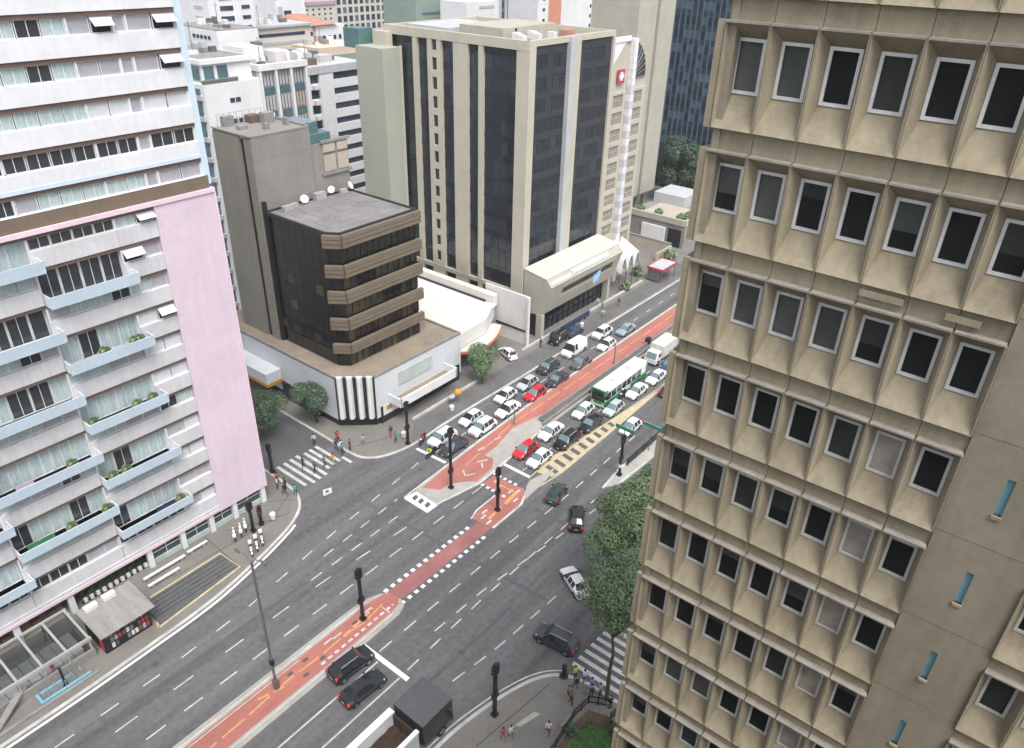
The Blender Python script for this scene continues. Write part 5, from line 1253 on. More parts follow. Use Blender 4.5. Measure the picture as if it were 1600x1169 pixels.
bm_ = MB().box(-0.02, 0.02, -0.012, 0.012, 0.25, 0.98).mesh('bar', ['black_metal'])
for i in range(len(pts)-1):
    a, b = Vector(pts[i]), Vector(pts[i+1]); n = max(2, int((b-a).length/1.4))
    for k in range(n): p = a.lerp(b, k/n); inst('post', pm, t, (p.x, p.y, KB))
    nb = int((b-a).length/0.16)
    for k in range(nb): p = a.lerp(b, (k+.5)/nb); inst('bar', bm_, t, (p.x, p.y, KB))
MB().box(35.9, 37.4, 21.0, 21.3, KB, KB+0.42).build('stone_base', 'kerb_grey', t)
# hedge bed under the white block
t = thing('hedge', 'dark green hedge bed under the pink fascia behind a white balustrade', 'hedge', (19.8, 68, KB))
MB().box(16.3, 23.2, 67.6, 69.0, KB, KB+0.4).build('bed', 'soil', t)
h_ = crown_mesh([(-3.2+0.35*k, 0.2*((k*7) % 3-1), 0.62, 0.5) for k in range(19)], 5200, 0.11, 3, ('hedge', 'grass', 'leaf_b'))
link(bpy.data.objects.new('foliage', h_), t)

t = thing('viewpoint_shade_block', 'plain tan block, unseen behind the viewpoint, added to shade the tan concrete tower', 'building', (-10, -8, 0))  # unseen block, added and sized for the shade it casts on the tan tower
MB().box(-22, -2.2, -34, 15, 0, 56.0).build('wall', 'concrete_tan_pier', t)
each('ledge', 'concrete_tan', t, [(-2.2, -1.9, -34, 15, 3.3*k, 3.3*k+0.5) for k in range(1, 17)])

haze = MB().box(-360, 660, -360, 660, -1.0, 93).build('haze', 'haze')
tag(haze, 'thin pale city haze over the whole scene', 'haze', kind='stuff')

# ================================================================== STREET FURNITURE
# traffic signal columns: thick black post, main heads on top, low repeaters
def make_signal(label, h):
    t = thing('traffic_signal', label, 'traffic light', (0, 0, 0), group='black traffic signal columns')
    MB().box(-0.13, 0.13, -0.15, 0.15, 0.05, h).build('post', 'black_metal', t, local=True)
    MB().box(-0.26, 0.26, -0.28, 0.28, 0, 0.3).build('base', 'black_metal', t, local=True)
    def head(z, d, n=3, s=1.0):
        o = MB().box(d*0.14, d*0.32, -0.18*s, 0.18*s, z-0.36*n*s, z).build('signal_head', 'black', t, local=True)
        for i in range(n):
            c = z-0.18*s-0.36*s*i
            MB().tube((d*0.32, 0, c), (d*0.335, 0, c), 0.12*s, n=12).build('lens', ('taillight', 'amber', 'green_sign')[i] if n == 3 else ('taillight', 'green_sign')[i], o, local=True)
            MB().box(d*0.33, d*0.46, -0.14*s, 0.14*s, c+0.125*s, c+0.15*s).build('visor', 'black', o, local=True)
    head(h-0.03, 1); head(h-0.03, -1)
    if h > 5: head(3.0, 1, 2, 0.85); head(3.0, -1, 2, 0.85)
    MB().box(-0.15, 0.15, -0.17, 0.17, h, h+0.08).build('cap', 'black_metal', t, local=True)
    return t
sig = {}
for (x, y, h, rz, lab) in ((54.3, 50.9, 9.0, 180, 'tall black traffic signal column on the nose of the far red island'), (54.8, 43.8, 6.3, 180, 'black traffic signal column in the red waiting pocket mid-crossing'),
                            (33.2, 43.6, 6.8, 0, 'black traffic signal column near the tip of the near red median'), (33.3, 26.5, 6.6, 0, 'black traffic signal column on the near right pavement kerb'),
                            (57.5, 61.7, 6.7, 180, 'black traffic signal column on the pavement before the white podium canopy'), (42.0, 70.4, 4.3, 90, 'black traffic signal column by the foot of the pink panel'),
                            (33.9, 62.9, 4.3, 0, 'black signal column beside the parked white motorcycles'), (35.2, 63.2, 2.6, 40, 'short black post just right of the signal column by the motorcycles'),
                            (70.2, 36.1, 6.2, 180, 'black signal column with a white collar on the right-hand island')):
    if h not in sig: sig[h] = make_signal(lab, h); s_ = sig[h]; s_.location = (x, y, KB); s_.rotation_euler = (0, 0, R(rz))
    else: s_ = copy_tree(sig[h], (x, y, KB), R(rz), lab)
    if x > 70: MB().box(-0.2, 0.2, -0.16, 0.16, 1.3, 1.75).build('white_collar', 'paint_fresh', s_, local=True)

def small_post(name, label, cat, x, y, h, r, m_, z=KB, group=None):
    t = thing(name, label, cat, (x, y, z), group=group)
    MB().tube((0, 0, 0), (0, 0, h), r, r*.9, 10).build('post', m_, t, local=True)
    MB().tube((0, 0, 0), (0, 0, 0.12), r*2.2, r*1.6, 10).build('base', m_, t, local=True)
    MB().ball((0, 0, h), r*1.15, 8, 5).build('cap', m_, t, local=True)
    return t
t = small_post('lamp_post', 'very tall slender grey lamp post rising from the near red median', 'lamp post', 22.8, 43.6, 15.6, 0.12, 'grey_metal')
MB().tube((0, 0, 15.5), (-0.1, 0.5, 16.1), 0.05).tube((-0.1, 0.5, 16.1), (-0.2, 1.2, 16.2), 0.045).tube((0, 0, 15.5), (0.1, -0.5, 16.1), 0.05).tube((0.1, -0.5, 16.1), (0.2, -1.2, 16.2), 0.045).build('arm', 'grey_metal', t, local=True)
for s in (1, -1): MB().box(-0.25*s-0.1, -0.25*s+0.1, 1.1*s, 1.7*s, 16.12, 16.26).build('lamp_head', 'grey_metal', t, local=True)
MB().box(-0.22, 0.22, -0.22, 0.22, 0, 1.2).build('base_box', 'grey_metal', t, local=True)
MB().box(-0.16, 0.16, -0.2, 0.2, 3.2, 3.8).build('control_box', 'black_metal', t, local=True)
small_post('short_post', 'short grey post on the far island beside the cycle path', 'post', 70.6, 53.7, 2.4, 0.09, 'grey_metal')
small_post('short_post', 'grey post at the far end of the planter on the island, past the bus', 'post', 94.9, 52.2, 3.4, 0.09, 'grey_metal')
small_post('bollard', 'thick black bollard at the kerb of the right corner by the waiting people', 'bollard', 40.6, 24.1, 1.35, 0.22, 'black')
small_post('bollard', 'black post on the left pavement by the blue bicycle stand', 'bollard', 10.9, 58.5, 2.3, 0.12, 'black')
def control_cabinet(x, y, z, lab):
    t = thing('control_cabinet', lab, 'cabinet', (x, y, z), group='control cabinets')
    MB().box(-.45, .45, -.35, .35, 0, 1.3).build('box', 'black', t, local=True); MB().box(-.5, .5, -.4, .4, 1.3, 1.38).build('lid', 'trim', t, local=True); MB().box(-.42, .42, -.37, -.355, .15, 1.2).build('door', 'trim', t, local=True)
control_cabinet(104.4, 51.3, KB, 'dark cabinet on the island beside the red cycle path far up the avenue')
# green street-name signs
def street_sign(x, y, h, rz, lab):
    t = thing('street_sign', lab, 'sign', (x, y, KB), rz, group='green street signs')
    MB().tube((0, 0, 0), (0, 0, h), 0.06).build('post', 'grey_metal', t, local=True)
    MB().box(-1.35, 1.35, -0.03, 0.03, h-0.5, h).build('sign_plate', 'green_sign', t, local=True)
    MB().box(-1.39, 1.39, -0.045, -0.03, h-0.54, h-0.50).box(-1.39, 1.39, -0.045, -0.03, h, h+0.04).build('rim', 'paint_fresh', t, local=True)
street_sign(70.6, 36.3, 7.2, R(88), 'green sign plate above the black signal column on the right-hand island')
street_sign(77.5, 35.9, 4.2, R(88), 'green sign plate over the dark railing on the right-hand island')
t = thing('railing', 'dark solid railing along the right-hand island', 'railing', (77.5, 36.4, KB))
mb = MB(); ribbon(mb, [(72.6, 36.4), (96, 36.3)], 0.16, KB+0.15, h=KB+1.0); mb.build('panel', 'black_metal', t)
mb = MB()
for k in range(12): mb.box(72.6+k*2.1, 72.75+k*2.1, 36.28, 36.46, KB, KB+1.15)
mb.build('post', 'black', t)
# long planter / parapet of the underpass on the far island
t = thing('planter_wall', 'long grey concrete planter wall beside the red cycle path', 'wall', (74, 50.9, KB))
mb = MB(); ribbon(mb, [(73.6, 51.45), (84.0, 51.3), (140, 51.2)], 0.22, KB, h=KB+0.75); ribbon(mb, [(72.9, 50.3), (84.0, 50.35), (140, 50.3)], 0.22, KB, h=KB+0.6); mb.build('wall_panel', 'kerb_grey', t)
mb = MB(); ribbon(mb, [(73.6, 50.85), (140, 50.75)], 0.75, KB, h=KB+0.35); mb.build('soil', 'paving_dark', t)
# red bus shelter up the avenue
t = thing('bus_shelter', 'red-rimmed bus shelter with a grey roof on the far pavement', 'bus stop', (131.8, 64, KB))
MB().box(129.2, 135.0, 62.3, 65.7, 2.95, 3.12).build('roof', 'far_grey', t)
MB().box(129.1, 135.1, 62.15, 62.35, 2.7, 3.2).box(129.05, 129.25, 62.2, 65.8, 2.7, 3.2).box(134.95, 135.15, 62.2, 65.8, 2.7, 3.2).box(129.1, 135.1, 65.65, 65.8, 2.7, 3.2).build('roof_rim', 'sign_red', t)
MB().box(129.3, 134.9, 65.4, 65.5, 0.5, 2.7).build('back_panel', 'glass_green', t); MB().box(129.25, 129.4, 62.8, 65.4, 0.5, 2.7).build('end_panel', 'grey_metal', t)
mb = MB()
for x in (129.3, 132, 134.8):
    for y in (62.4, 65.5): mb.box(x-.06, x+.06, y-.06, y+.06, KB, 2.95)
mb.build('post', 'grey_metal', t)
MB().box(130, 134, 64.4, 64.9, 0.45, 0.55).build('bench', 'grey_metal', t)
# news kiosk with corrugated roof
t = thing('news_kiosk', 'newspaper kiosk with a corrugated grey roof and magazine covers in front', 'kiosk', (17.2, 60.4, KB))
mb = MB(); n = 26
for k in range(n):
    ya = 58.15+(63.0-58.15)*k/n; yb = 58.15+(63.0-58.15)*(k+1)/n; za = 3.0+0.25*k/n
    for y0, y1, z0, z1 in ((ya, (ya+yb)/2, za, za+0.06), ((ya+yb)/2, yb, za+0.06, za)):
        mb.hexa([(14.6, y0, z0-.05), (19.9, y0, z0-.05), (19.9, y1, z1-.05), (14.6, y1, z1-.05)], [(14.6, y0, z0), (19.9, y0, z0), (19.9, y1, z1), (14.6, y1, z1)])
mb.build('roof', 'kiosk_roof', t)
MB().box(14.9, 19.5, 59.0, 62.6, KB, 2.95).build('wall', 'black', t)
mq = random.Random(2)
for i in range(11):
    for k in range(3):
        if mq.random() < .8: MB().box(15.2+i*0.38, 15.48+i*0.38, 58.93, 58.99, 0.5+k*0.75, 1.05+k*0.75).build('magazine', mq.choice(('c_grey', 'c_grey', 'c_white', 'c_beige', 'c_grey', 'c_brown', 'c_lilac', 'c_red', 'c_grey', 'c_jeans')), t)
MB().box(14.82, 14.9, 59.1, 59.6, 0.6, 2.2).build('red_panel', 'red', t)
MB().box(15.2, 16.4, 62.0, 62.6, 3.2, 3.65).build('roof_unit', 'far_white', t); MB().box(17.0, 18.2, 62.1, 62.7, 3.2, 3.65).build('roof_unit', 'far_white', t)
# metro entrance: glass canopy in four bays
t = thing('metro_canopy', 'glass canopy with steel ribs over the station stairs at bottom left', 'canopy', (9, 61.5, KB))
xs_ = [14.1, 12.1, 10.0, 7.9, 5.8, 3.7]
for i in range(5):
    MB().hexa([(xs_[i+1]+0.1, 59.9, 2.55), (xs_[i]-0.1, 59.9, 2.55), (xs_[i]-0.1, 64.2, 2.85), (xs_[i+1]+0.1, 64.2, 2.85)], [(xs_[i+1]+0.1, 59.9, 2.58), (xs_[i]-0.1, 59.9, 2.58), (xs_[i]-0.1, 64.2, 2.88), (xs_[i+1]+0.1, 64.2, 2.88)]).build('glass_panel', 'glass_see', t)
for x in xs_: MB().hexa([(x-.1, 59.6, 2.45), (x+.1, 59.6, 2.45), (x+.1, 64.4, 2.75), (x-.1, 64.4, 2.75)], [(x-.1, 59.6, 2.68), (x+.1, 59.6, 2.68), (x+.1, 64.4, 2.98), (x-.1, 64.4, 2.98)]).build('rib', 'steel_pale', t)
MB().box(3.5, 14.3, 59.45, 59.7, 2.4, 2.72).box(3.5, 14.3, 64.3, 64.5, 2.7, 3.0).build('edge_beam', 'steel_pale', t)
MB().box(3.5, 14.3, 59.6, 59.8, KB, 1.1).box(14.1, 14.3, 59.8, 64.2, KB, 1.1).build('parapet', 'kerb_grey', t)
MB().box(3.7, 14.0, 59.9, 64.1, KB+0.005, KB+0.02).build('stair_floor', 'paving_dark', t)
for k in range(10): MB().box(4.2+k*0.95, 5.1+k*0.95, 60.6, 63.6, KB+0.02, KB+0.1+0.07*k).build('stair', 'far_grey', t)
mb = MB()
for x in xs_: mb.box(x-.07, x+.07, 59.62, 59.74, 1.1, 2.4); mb.box(x-.07, x+.07, 64.2, 64.35, KB, 2.7)
mb.build('post', 'steel_pale', t)
MB().box(10.6, 10.9, 60.0, 60.5, 1.4, 1.9).build('red_sign', 'red', t)
BLUE = 'slit_blue'
t = thing('bicycle_stand', 'blue painted bicycle stand on the kerb in front of the station canopy', 'bicycle stand', (11, 58.6, KB))
MB().box(8.6, 13.0, 57.9, 58.15, KB, KB+0.3).box(8.6, 8.85, 58.15, 59.2, KB, KB+0.3).box(9.0, 11.6, 59.0, 59.2, KB, KB+0.3).build('frame', BLUE, t)
for k in range(5):
    mb = MB(); mb.tube((9.4+k*.75, 58.3, KB), (9.4+k*.75, 58.3, KB+.8), .03, n=6); mb.tube((9.4+k*.75, 58.3, KB+.8), (9.4+k*.75, 58.9, KB+.8), .03, n=6); mb.tube((9.4+k*.75, 58.9, KB+.8), (9.4+k*.75, 58.9, KB), .03, n=6); mb.build('hoop', 'steel_pale', t)
mb = MB(); ribbon(mb, [(-20, 57.5), (13.5, 57.7)], .3, KB, h=KB+.18); struct('planter_edge', mb, 'kerb_grey')
mb = MB()
mb.hexa([(4.4, 58.0, KB), (5.2, 58.0, KB), (8.6, 60.0, 1.2), (7.9, 60.2, 1.2)], [(4.4, 58.0, KB+.25), (5.2, 58.0, KB+.25), (8.6, 60.0, 1.4), (7.9, 60.2, 1.4)])
t = thing('ramp_rail', 'grey sloping parapet beside the station stairs at the lower left edge', 'parapet', (6, 59, KB)); mb.build('slope', 'kerb_grey', t); MB().box(2.5, 4.6, 57.9, 63.5, KB, 1.3).build('end_wall', 'far_grey', t)
# ventilation grate edged in yellow
t = thing('vent_grate', 'large dark ventilation grate in the left pavement with a yellow edge', 'grate', (25, 60.7, KB))
G4 = [(20.0, 58.3), (29.5, 59.3), (29.3, 62.5), (21.4, 62.3), (20.0, 62.3)]
MB().prism(G4, KB, KB+0.02).build('bed', 'joint', t)
mb = MB()
for k in range(60):
    x = 20.15+k*0.155
    mb.box(x, x+0.12, 58.45+(x-20)*0.105, 62.25, KB+0.02, KB+0.055)
tag(mb.build('bars', 'grey_metal', t), kind='stuff')
for k in range(5): MB().box(20.0, 29.2, 59.6+k*0.6, 59.66+k*0.6, KB+0.03, KB+0.065).build('cross_bar', 'black_metal', t)
mb = MB(); ribbon(mb, [(19.7, 58.2), (29.6, 59.25), (29.4, 62.65), (21.2, 62.5)], 0.22, KB, h=KB+0.07); ribbon(mb, [(19.7, 58.2), (19.9, 59.0)], .22, KB, h=KB+0.07); mb.build('yellow_edge', 'paint_yellow', t)
# low white railings and balustrade in front of the hedge
t = thing('stone_bench', 'long white bench rail by the steps, nearer the hedge', 'bench', (24, 64.6, KB), group='pale bench rails in front of the white block')
MB().box(21.9, 26.6, 64.75, 65.05, 0.5, 0.66).build('seat', 'podium_rib', t); MB().box(22.2, 22.5, 64.8, 65.0, KB, 0.5).box(26.0, 26.3, 64.8, 65, KB, .5).build('leg', 'kerb_grey', t)
t = thing('stone_bench', 'long white bench rail nearer the yellow-edged grate', 'bench', (24, 63.5, KB), group='pale bench rails in front of the white block')
MB().box(21.7, 25.2, 63.5, 63.78, 0.5, 0.66).build('seat', 'podium_rib', t); MB().box(22.0, 22.3, 63.52, 63.76, KB, 0.5).box(24.6, 24.9, 63.52, 63.76, KB, .5).build('leg', 'kerb_grey', t)
t = thing('stone_bench', 'short pale bench rail past the end of the long ones', 'bench', (28, 64.6, KB), group='pale bench rails in front of the white block')
MB().box(27.0, 29.4, 64.95, 65.2, 0.5, 0.66).build('seat', 'podium_rib', t); MB().box(27.3, 27.6, 64.97, 65.18, KB, 0.5).box(28.8, 29.1, 64.97, 65.18, KB, .5).build('leg', 'kerb_grey', t)
t = thing('balustrade', 'row of short white balusters in front of the hedge bed', 'balustrade', (20, 67, KB))
bm2 = MB().box(-.17, .17, -.14, .14, 0, .5).mesh('baluster', ['podium_rib'])
for k in range(11): inst('baluster', bm2, t, (16.8+k*0.64, 66.95, KB))
MB().box(16.4, 23.4, 66.8, 67.1, KB, KB+0.06).build('plinth', 'black_plinth', t)
# balloons: flower seller's stand
t = thing('balloon_stand', 'orange balloon beside a lilac one on the far pavement', 'balloon', (69.8, 63.7, KB))
MB().tube((0, 0, 0), (0, 0, 1.4), .03, n=6).build('pole', 'grey_metal', t, local=True); MB().ball((0, 0, 1.7), .55, 12, 8).build('orange_balloon', 'c_orange', t, local=True, smooth=60); MB().ball((-1.0, .3, 1.25), .45, 12, 8, sq=(1.3, 1, .7)).build('lilac_balloon', 'c_lilac', t, local=True, smooth=60)
def litter_bin(x, y, lab, m_):
    t = thing('litter_bin', lab, 'bin', (x, y, KB), group='small street bins')
    MB().tube((0, 0, .15), (0, 0, .85), .3, .36, 10).build('drum', m_, t, local=True); MB().tube((0, 0, .85), (0, 0, .95), .38, .3, 10).build('lid', m_, t, local=True); MB().tube((0, 0, 0), (0, 0, .2), .08).build('foot', 'grey_metal', t, local=True)
litter_bin(67.4, 62.7, 'white round bin on the far pavement near the queue of white cars', 'dish'); litter_bin(36.6, 62.9, 'white round bin on the left corner pavement', 'dish'); litter_bin(58.2, 63.2, 'white round bin beside the signal column before the podium', 'dish'); litter_bin(102.5, 63.6, 'white bin on the pavement before the entrance hall', 'dish')
# parasol-covered stall and dark barrier row in front of the entrance hall
t = thing('barrier_row', 'row of dark blue barriers along the driveway of the dark tower', 'barrier', (99, 65, KB))
for k in range(7): MB().box(95.2+k*1.75, 96.8+k*1.75, 65.1, 65.3, KB+.2, 1.3).build('panel', 'c_navy', t); MB().box(95.2+k*1.75, 95.35+k*1.75, 64.9, 65.5, KB, KB+.2).build('foot', 'black', t)
t = thing('flag', 'pale blue flag hanging before the slanting entrance hall', 'flag', (106, 64.0, 0))
MB().tube((105.2, 64.7, 7.5), (106.8, 62.7, 10.8), .05).build('pole', 'steel_pale', t)
mb = MB()
for i in range(5):
    for j in range(5):
        P_ = lambda a, b: (105.6+a*0.13+0.1*math.sin(b*1.3), 63.9-a*0.17+0.08*math.sin(a*2+b), 9.0+a*0.24-b*0.36)
        mb.quad(P_(i, j), P_(i+1, j), P_(i+1, j+1), P_(i, j+1))
mb.build('cloth', 'flag_blue', t, smooth=60)

# ================================================================== VEHICLES
def car_proto(style):
    L, Wd = dict(hatch=(4.0, 1.74), sedan=(4.45, 1.76), suv=(4.45, 1.86), van=(5.2, 2.0), pickup=(5.1, 1.85))[style]
    h = L/2; w = Wd/2
    # stations: x, belt z, top z, half width factor, top width factor, kind of the strip up to the next station (side, top)
    S = dict(
        hatch=[(h, .50, .56, .80, .70, 'b', 'b'), (h-.12, .62, .72, .93, .78, 'b', 'b'), (h-.75, .80, .90, 1, .80, 'b', 'b'), (h-1.0, .88, .97, 1, .80, 's', 'f'), (h-1.75, .93, 1.44, 1, .66, 'b', 'b'), (h-1.85, .93, 1.46, 1, .66, 's', 'b'), (h-2.55, .94, 1.49, 1, .66, 'b', 'b'), (h-2.63, .94, 1.49, 1, .66, 's', 'b'), (h-3.35, .96, 1.45, 1, .65, 'b', 'r'), (-h+.22, .98, 1.02, .97, .70, 'b', 'b'), (-h+.06, .78, .84, .94, .76, 'b', 'b'), (-h, .50, .56, .86, .74, 'b', 'b')],
        sedan=[(h, .50, .55, .80, .70, 'b', 'b'), (h-.12, .62, .70, .93, .78, 'b', 'b'), (h-.9, .80, .88, 1, .80, 'b', 'b'), (h-1.2, .87, .95, 1, .80, 's', 'f'), (h-1.95, .92, 1.40, 1, .64, 'b', 'b'), (h-2.05, .92, 1.42, 1, .64, 's', 'b'), (h-2.7, .93, 1.44, 1, .64, 'b', 'b'), (h-2.78, .93, 1.44, 1, .64, 's', 'b'), (h-3.3, .94, 1.38, 1, .62, 'b', 'r'), (h-3.85, .95, 1.0, 1, .78, 'b', 'b'), (-h+.12, .90, .97, .95, .80, 'b', 'b'), (-h, .50, .56, .86, .76, 'b', 'b')],
        suv=[(h, .60, .68, .82, .72, 'b', 'b'), (h-.1, .78, .90, .95, .80, 'b', 'b'), (h-.8, .95, 1.04, 1, .82, 'b', 'b'), (h-1.05, 1.02, 1.10, 1, .82, 's', 'f'), (h-1.65, 1.05, 1.62, 1, .70, 'b', 'b'), (h-1.75, 1.05, 1.64, 1, .70, 's', 'b'), (h-2.5, 1.06, 1.67, 1, .70, 'b', 'b'), (h-2.58, 1.06, 1.67, 1, .70, 's', 'b'), (h-3.75, 1.08, 1.63, 1, .69, 'b', 'r'), (-h+.2, 1.1, 1.16, .98, .74, 'b', 'b'), (-h+.05, .85, .92, .96, .80, 'b', 'b'), (-h, .55, .62, .88, .76, 'b', 'b')],
        van=[(h, .62, .72, .82, .72, 'b', 'b'), (h-.12, .85, .98, .94, .80, 'b', 'b'), (h-.55, 1.05, 1.15, 1, .82, 'b', 'b'), (h-.75, 1.12, 1.22, 1, .82, 's', 'f'), (h-1.5, 1.2, 2.10, 1, .80, 'b', 'b'), (h-1.6, 1.2, 2.2, 1, .80, 's', 'b'), (h-2.3, 1.2, 2.28, 1, .80, 'b', 'b'), (h-2.4, 1.2, 2.28, 1, .80, 'b', 'b'), (-h+.4, 1.2, 2.26, 1, .80, 'b', 'b'), (-h+.08, 1.2, 2.2, .99, .80, 'b', 'r'), (-h+.03, 1.1, 1.2, .98, .84, 'b', 'b'), (-h, .55, .65, .92, .80, 'b', 'b')],
        pickup=[(h, .60, .68, .82, .72, 'b', 'b'), (h-.1, .78, .90, .95, .80, 'b', 'b'), (h-1.0, .95, 1.05, 1, .82, 'b', 'b'), (h-1.2, 1.0, 1.1, 1, .82, 's', 'f'), (h-1.8, 1.05, 1.66, 1, .70, 'b', 'b'), (h-1.9, 1.05, 1.68, 1, .70, 's', 'b'), (h-2.6, 1.06, 1.70, 1, .70, 'b', 'b'), (h-2.68, 1.06, 1.70, 1, .70, 's', 'b'), (h-3.1, 1.06, 1.66, 1, .69, 'b', 'r'), (h-3.35, 1.06, 1.1, 1, .84, 'b', 'b'), (-h+.05, 1.0, 1.06, .98, .84, 'b', 'b'), (-h, .55, .62, .9, .78, 'b', 'b')])[style]
    t = thing('car', 'car', 'car', (0, 0, 0))
    B = MB(); WS = MB(); RW = MB(); SL = MB(); SR = MB()
    def sec(s):
        x, zb, zt, f, tw, _, _ = s; ww = w*f
        lo = min(.26, zb*.5)
        return [(x, ww*.86, lo), (x, ww*.985, lo+.12), (x, ww, (zb+lo)*.56), (x, ww*.985, zb), (x, w*tw, zt), (x, 0, zt+.035)]
    C_ = [sec(s) for s in S]
    for i in range(len(S)-1):
        a, b = C_[i], C_[i+1]
        for sd in (1, -1):
            fl = lambda p: (p[0], p[1]*sd, p[2])
            for j in range(3): B.quad(fl(a[j]), fl(b[j]), fl(b[j+1]), fl(a[j+1]))
            k = S[i][5]
            (B if k == 'b' else (SL if sd > 0 else SR)).quad(fl(a[3]), fl(b[3]), fl(b[4]), fl(a[4]))
            k = S[i][6]
            (WS if k == 'f' else RW if k == 'r' else B).quad(fl(a[4]), fl(b[4]), fl(b[5]), fl(a[5]))
        B.quad(a[0], b[0], (b[0][0], -b[0][1], b[0][2]), (a[0][0], -a[0][1], a[0][2]))
    for c in (C_[0], C_[-1]):
        B.poly(c+[(p[0], -p[1], p[2]) for p in c[-2::-1]])
    bo = B.build('body', 'car_white', t, local=True, smooth=38)
    WS.build('windscreen', 'car_glass_pale', t, local=True, smooth=38); RW.build('rear_window', 'car_glass', t, local=True, smooth=38)
    SL.build('side_window', 'car_glass', t, local=True); SR.build('side_window', 'car_glass', t, local=True)
    # wheels
    r = .31 if style in ('hatch', 'sedan') else .36
    wm_ = MB().tube((0, -.1, 0), (0, .1, 0), r, n=16).mesh('wheel', ['rubber'], 40); rm_ = MB().tube((0, -.115, 0), (0, .115, 0), r*.62, n=12).mesh('rim', ['rim'], 40); am = MB().tube((0, -.06, 0), (0, .06, 0), r*1.17, n=18).mesh('wheel_arch', ['trim'], 40)
    for x in (h-.82, -h+.78):
        for sd in (1, -1):
            inst('wheel_arch', am, t, (x, sd*(w-.055), r+.02), local=True)
            o = inst('wheel', wm_, t, (x, sd*(w-.075), r), local=True); inst('rim', rm_, o, (0, 0, 0), local=True)
    f0 = S[1]; zt = f0[2]
    for sd in (1, -1):
        MB().hexa([(h-.06, sd*w*.50, zt-.2), (h-.06, sd*w*.50, zt-.2), (h-.42, sd*w*.955, zt-.12), (h-.42, sd*w*.955, zt-.12)][:1]+[(h+.0, sd*w*.74, zt-.18), (h-.4, sd*w*.985, zt-.1), (h-.3, sd*w*.7, zt-.1)],
                  [(h-.10, sd*w*.52, zt-.02), (h-.12, sd*w*.76, zt-.02), (h-.48, sd*w*.95, zt+.055), (h-.4, sd*w*.72, zt+.05)]).build('headlight', 'headlight', t, local=True)
        zr = S[-3][2] if style != 'van' else 1.25
        MB().box(-h-.015, -h+.16, sd*w*.70, sd*w*.955, zr-.32, zr-.02).build('tail_light', 'taillight', t, local=True)
        xm = S[3][0]-.15; MB().box(xm-.07, xm+.07, sd*(w+.0), sd*(w+.17), S[3][1]+.02, S[3][1]+.17).build('mirror', 'trim', t, local=True)
    MB().box(h-.02, h+.02, -w*.5, w*.5, .36, .52).build('grille', 'trim', t, local=True)
    MB().box(h+.02, h+.035, -.2, .2, .34, .45).build('number_plate', 'plate', t, local=True); MB().box(-h-.03, -h-.01, -.2, .2, .6, .72).build('number_plate', 'plate', t, local=True)
    MB().box(-h+.1, h-.1, -w*.84, w*.84, .16, .30).build('underbody', 'trim', t, local=True)
    if style == 'suv':
        for sd in (1, -1): MB().box(h-3.6, h-1.75, sd*w*.6-.03, sd*w*.6+.03, 1.70, 1.75).build('roof_rail', 'steel_pale', t, local=True)
    if style == 'pickup': MB().box(-h+.1, h-3.4, -w*.74, w*.74, 1.02, 1.12).build('load_bed', 'trim', t, local=True)
    return t
PROTO = {}
def car(style, color, x, y, deg, label, glass_=None, z=0.0, group=None, light=False):
    rc = {'car_white': color}
    if glass_: rc['car_glass_pale'] = glass_
    if style not in PROTO:
        PROTO[style] = car_proto(style); o = PROTO[style]
        o['_used'] = 0
    p = PROTO[style]
    o = copy_tree(p, (x, y, z), R(deg), label, recolor=rc)
    if '_used' in o: del o['_used']
    if group: o['group'] = group
    if light:
        for c in o.children:
            if c.name.startswith('tail_light'): c.material_slots[0].link = 'OBJECT'; c.material_slots[0].material = M['taillight_on']
    o['category'] = 'van' if style == 'van' else ('pickup' if style == 'pickup' else 'car'); o.name = dict(van='van', pickup='pickup_truck').get(style, 'car')
    return o
GQ1 = 'cars queuing on the left carriageway'; GQ2 = 'cars queuing in the left-turn lanes'; GM = 'cars moving along the right carriageway'
D_ = 'car_glass'
car('suv', 'car_white', 61.1, 58.7, 180, 'white tall car first at the left stop line, kerb side', None, group=GQ1)
car('sedan', 'car_dark', 60.6, 56.2, 180, 'dark saloon first at the left stop line, island side', None, group=GQ1)
car('hatch', 'car_white', 67.3, 58.9, 180, 'white hatchback second in the kerb lane beside the balloons', D_, group=GQ1)
car('suv', 'car_white', 66.6, 56.2, 180, 'white tall car second in the island lane, behind the dark saloon', None, group=GQ1)
car('hatch', 'car_white', 75.2, 59.0, 181, 'white hatchback third in the kerb lane opposite the small round tree', D_, group=GQ1)
car('sedan', 'car_white', 72.5, 56.4, 180, 'white saloon third in the island lane, in front of the red car', D_, group=GQ1)
car('hatch', 'car_silver', 80.2, 58.7, 180, 'silver hatchback to the kerb side of the red car in the left queue', D_, group=GQ1)
car('hatch', 'car_red', 78.6, 56.0, 180, 'red hatchback in the left carriageway queue', None, group=GQ1)
car('sedan', 'car_dark', 84.2, 55.9, 180, 'dark saloon right behind the red hatchback in the left queue', None, group=GQ1)
car('suv', 'car_dark', 86.4, 59.3, 180, 'dark tall car ahead of the white van in the kerb lane', None, group=GQ1)
car('van', 'car_white', 93.9, 59.4, 180, 'white high-roofed van in the kerb lane of the left carriageway', D_, group=GQ1)
car('sedan', 'car_grey', 91.2, 56.1, 180, 'dark grey saloon beside the white van', None, group=GQ1)
car('suv', 'car_white', 102.3, 59.2, 180, 'white tall car with a black windscreen behind the white van', D_, group=GQ1)
car('hatch', 'car_white', 99.1, 56.3, 180, 'white hatchback against the red cycle path, last white one of its lane', D_, group=GQ1)
car('sedan', 'car_paleblue', 106.2, 56.8, 180, 'pale blue-grey saloon at the back of the left queue', None, group=GQ1)
car('hatch', 'car_red', 66.3, 48.4, 180, 'red hatchback first at the stop line beside the red island', None, group=GQ2)
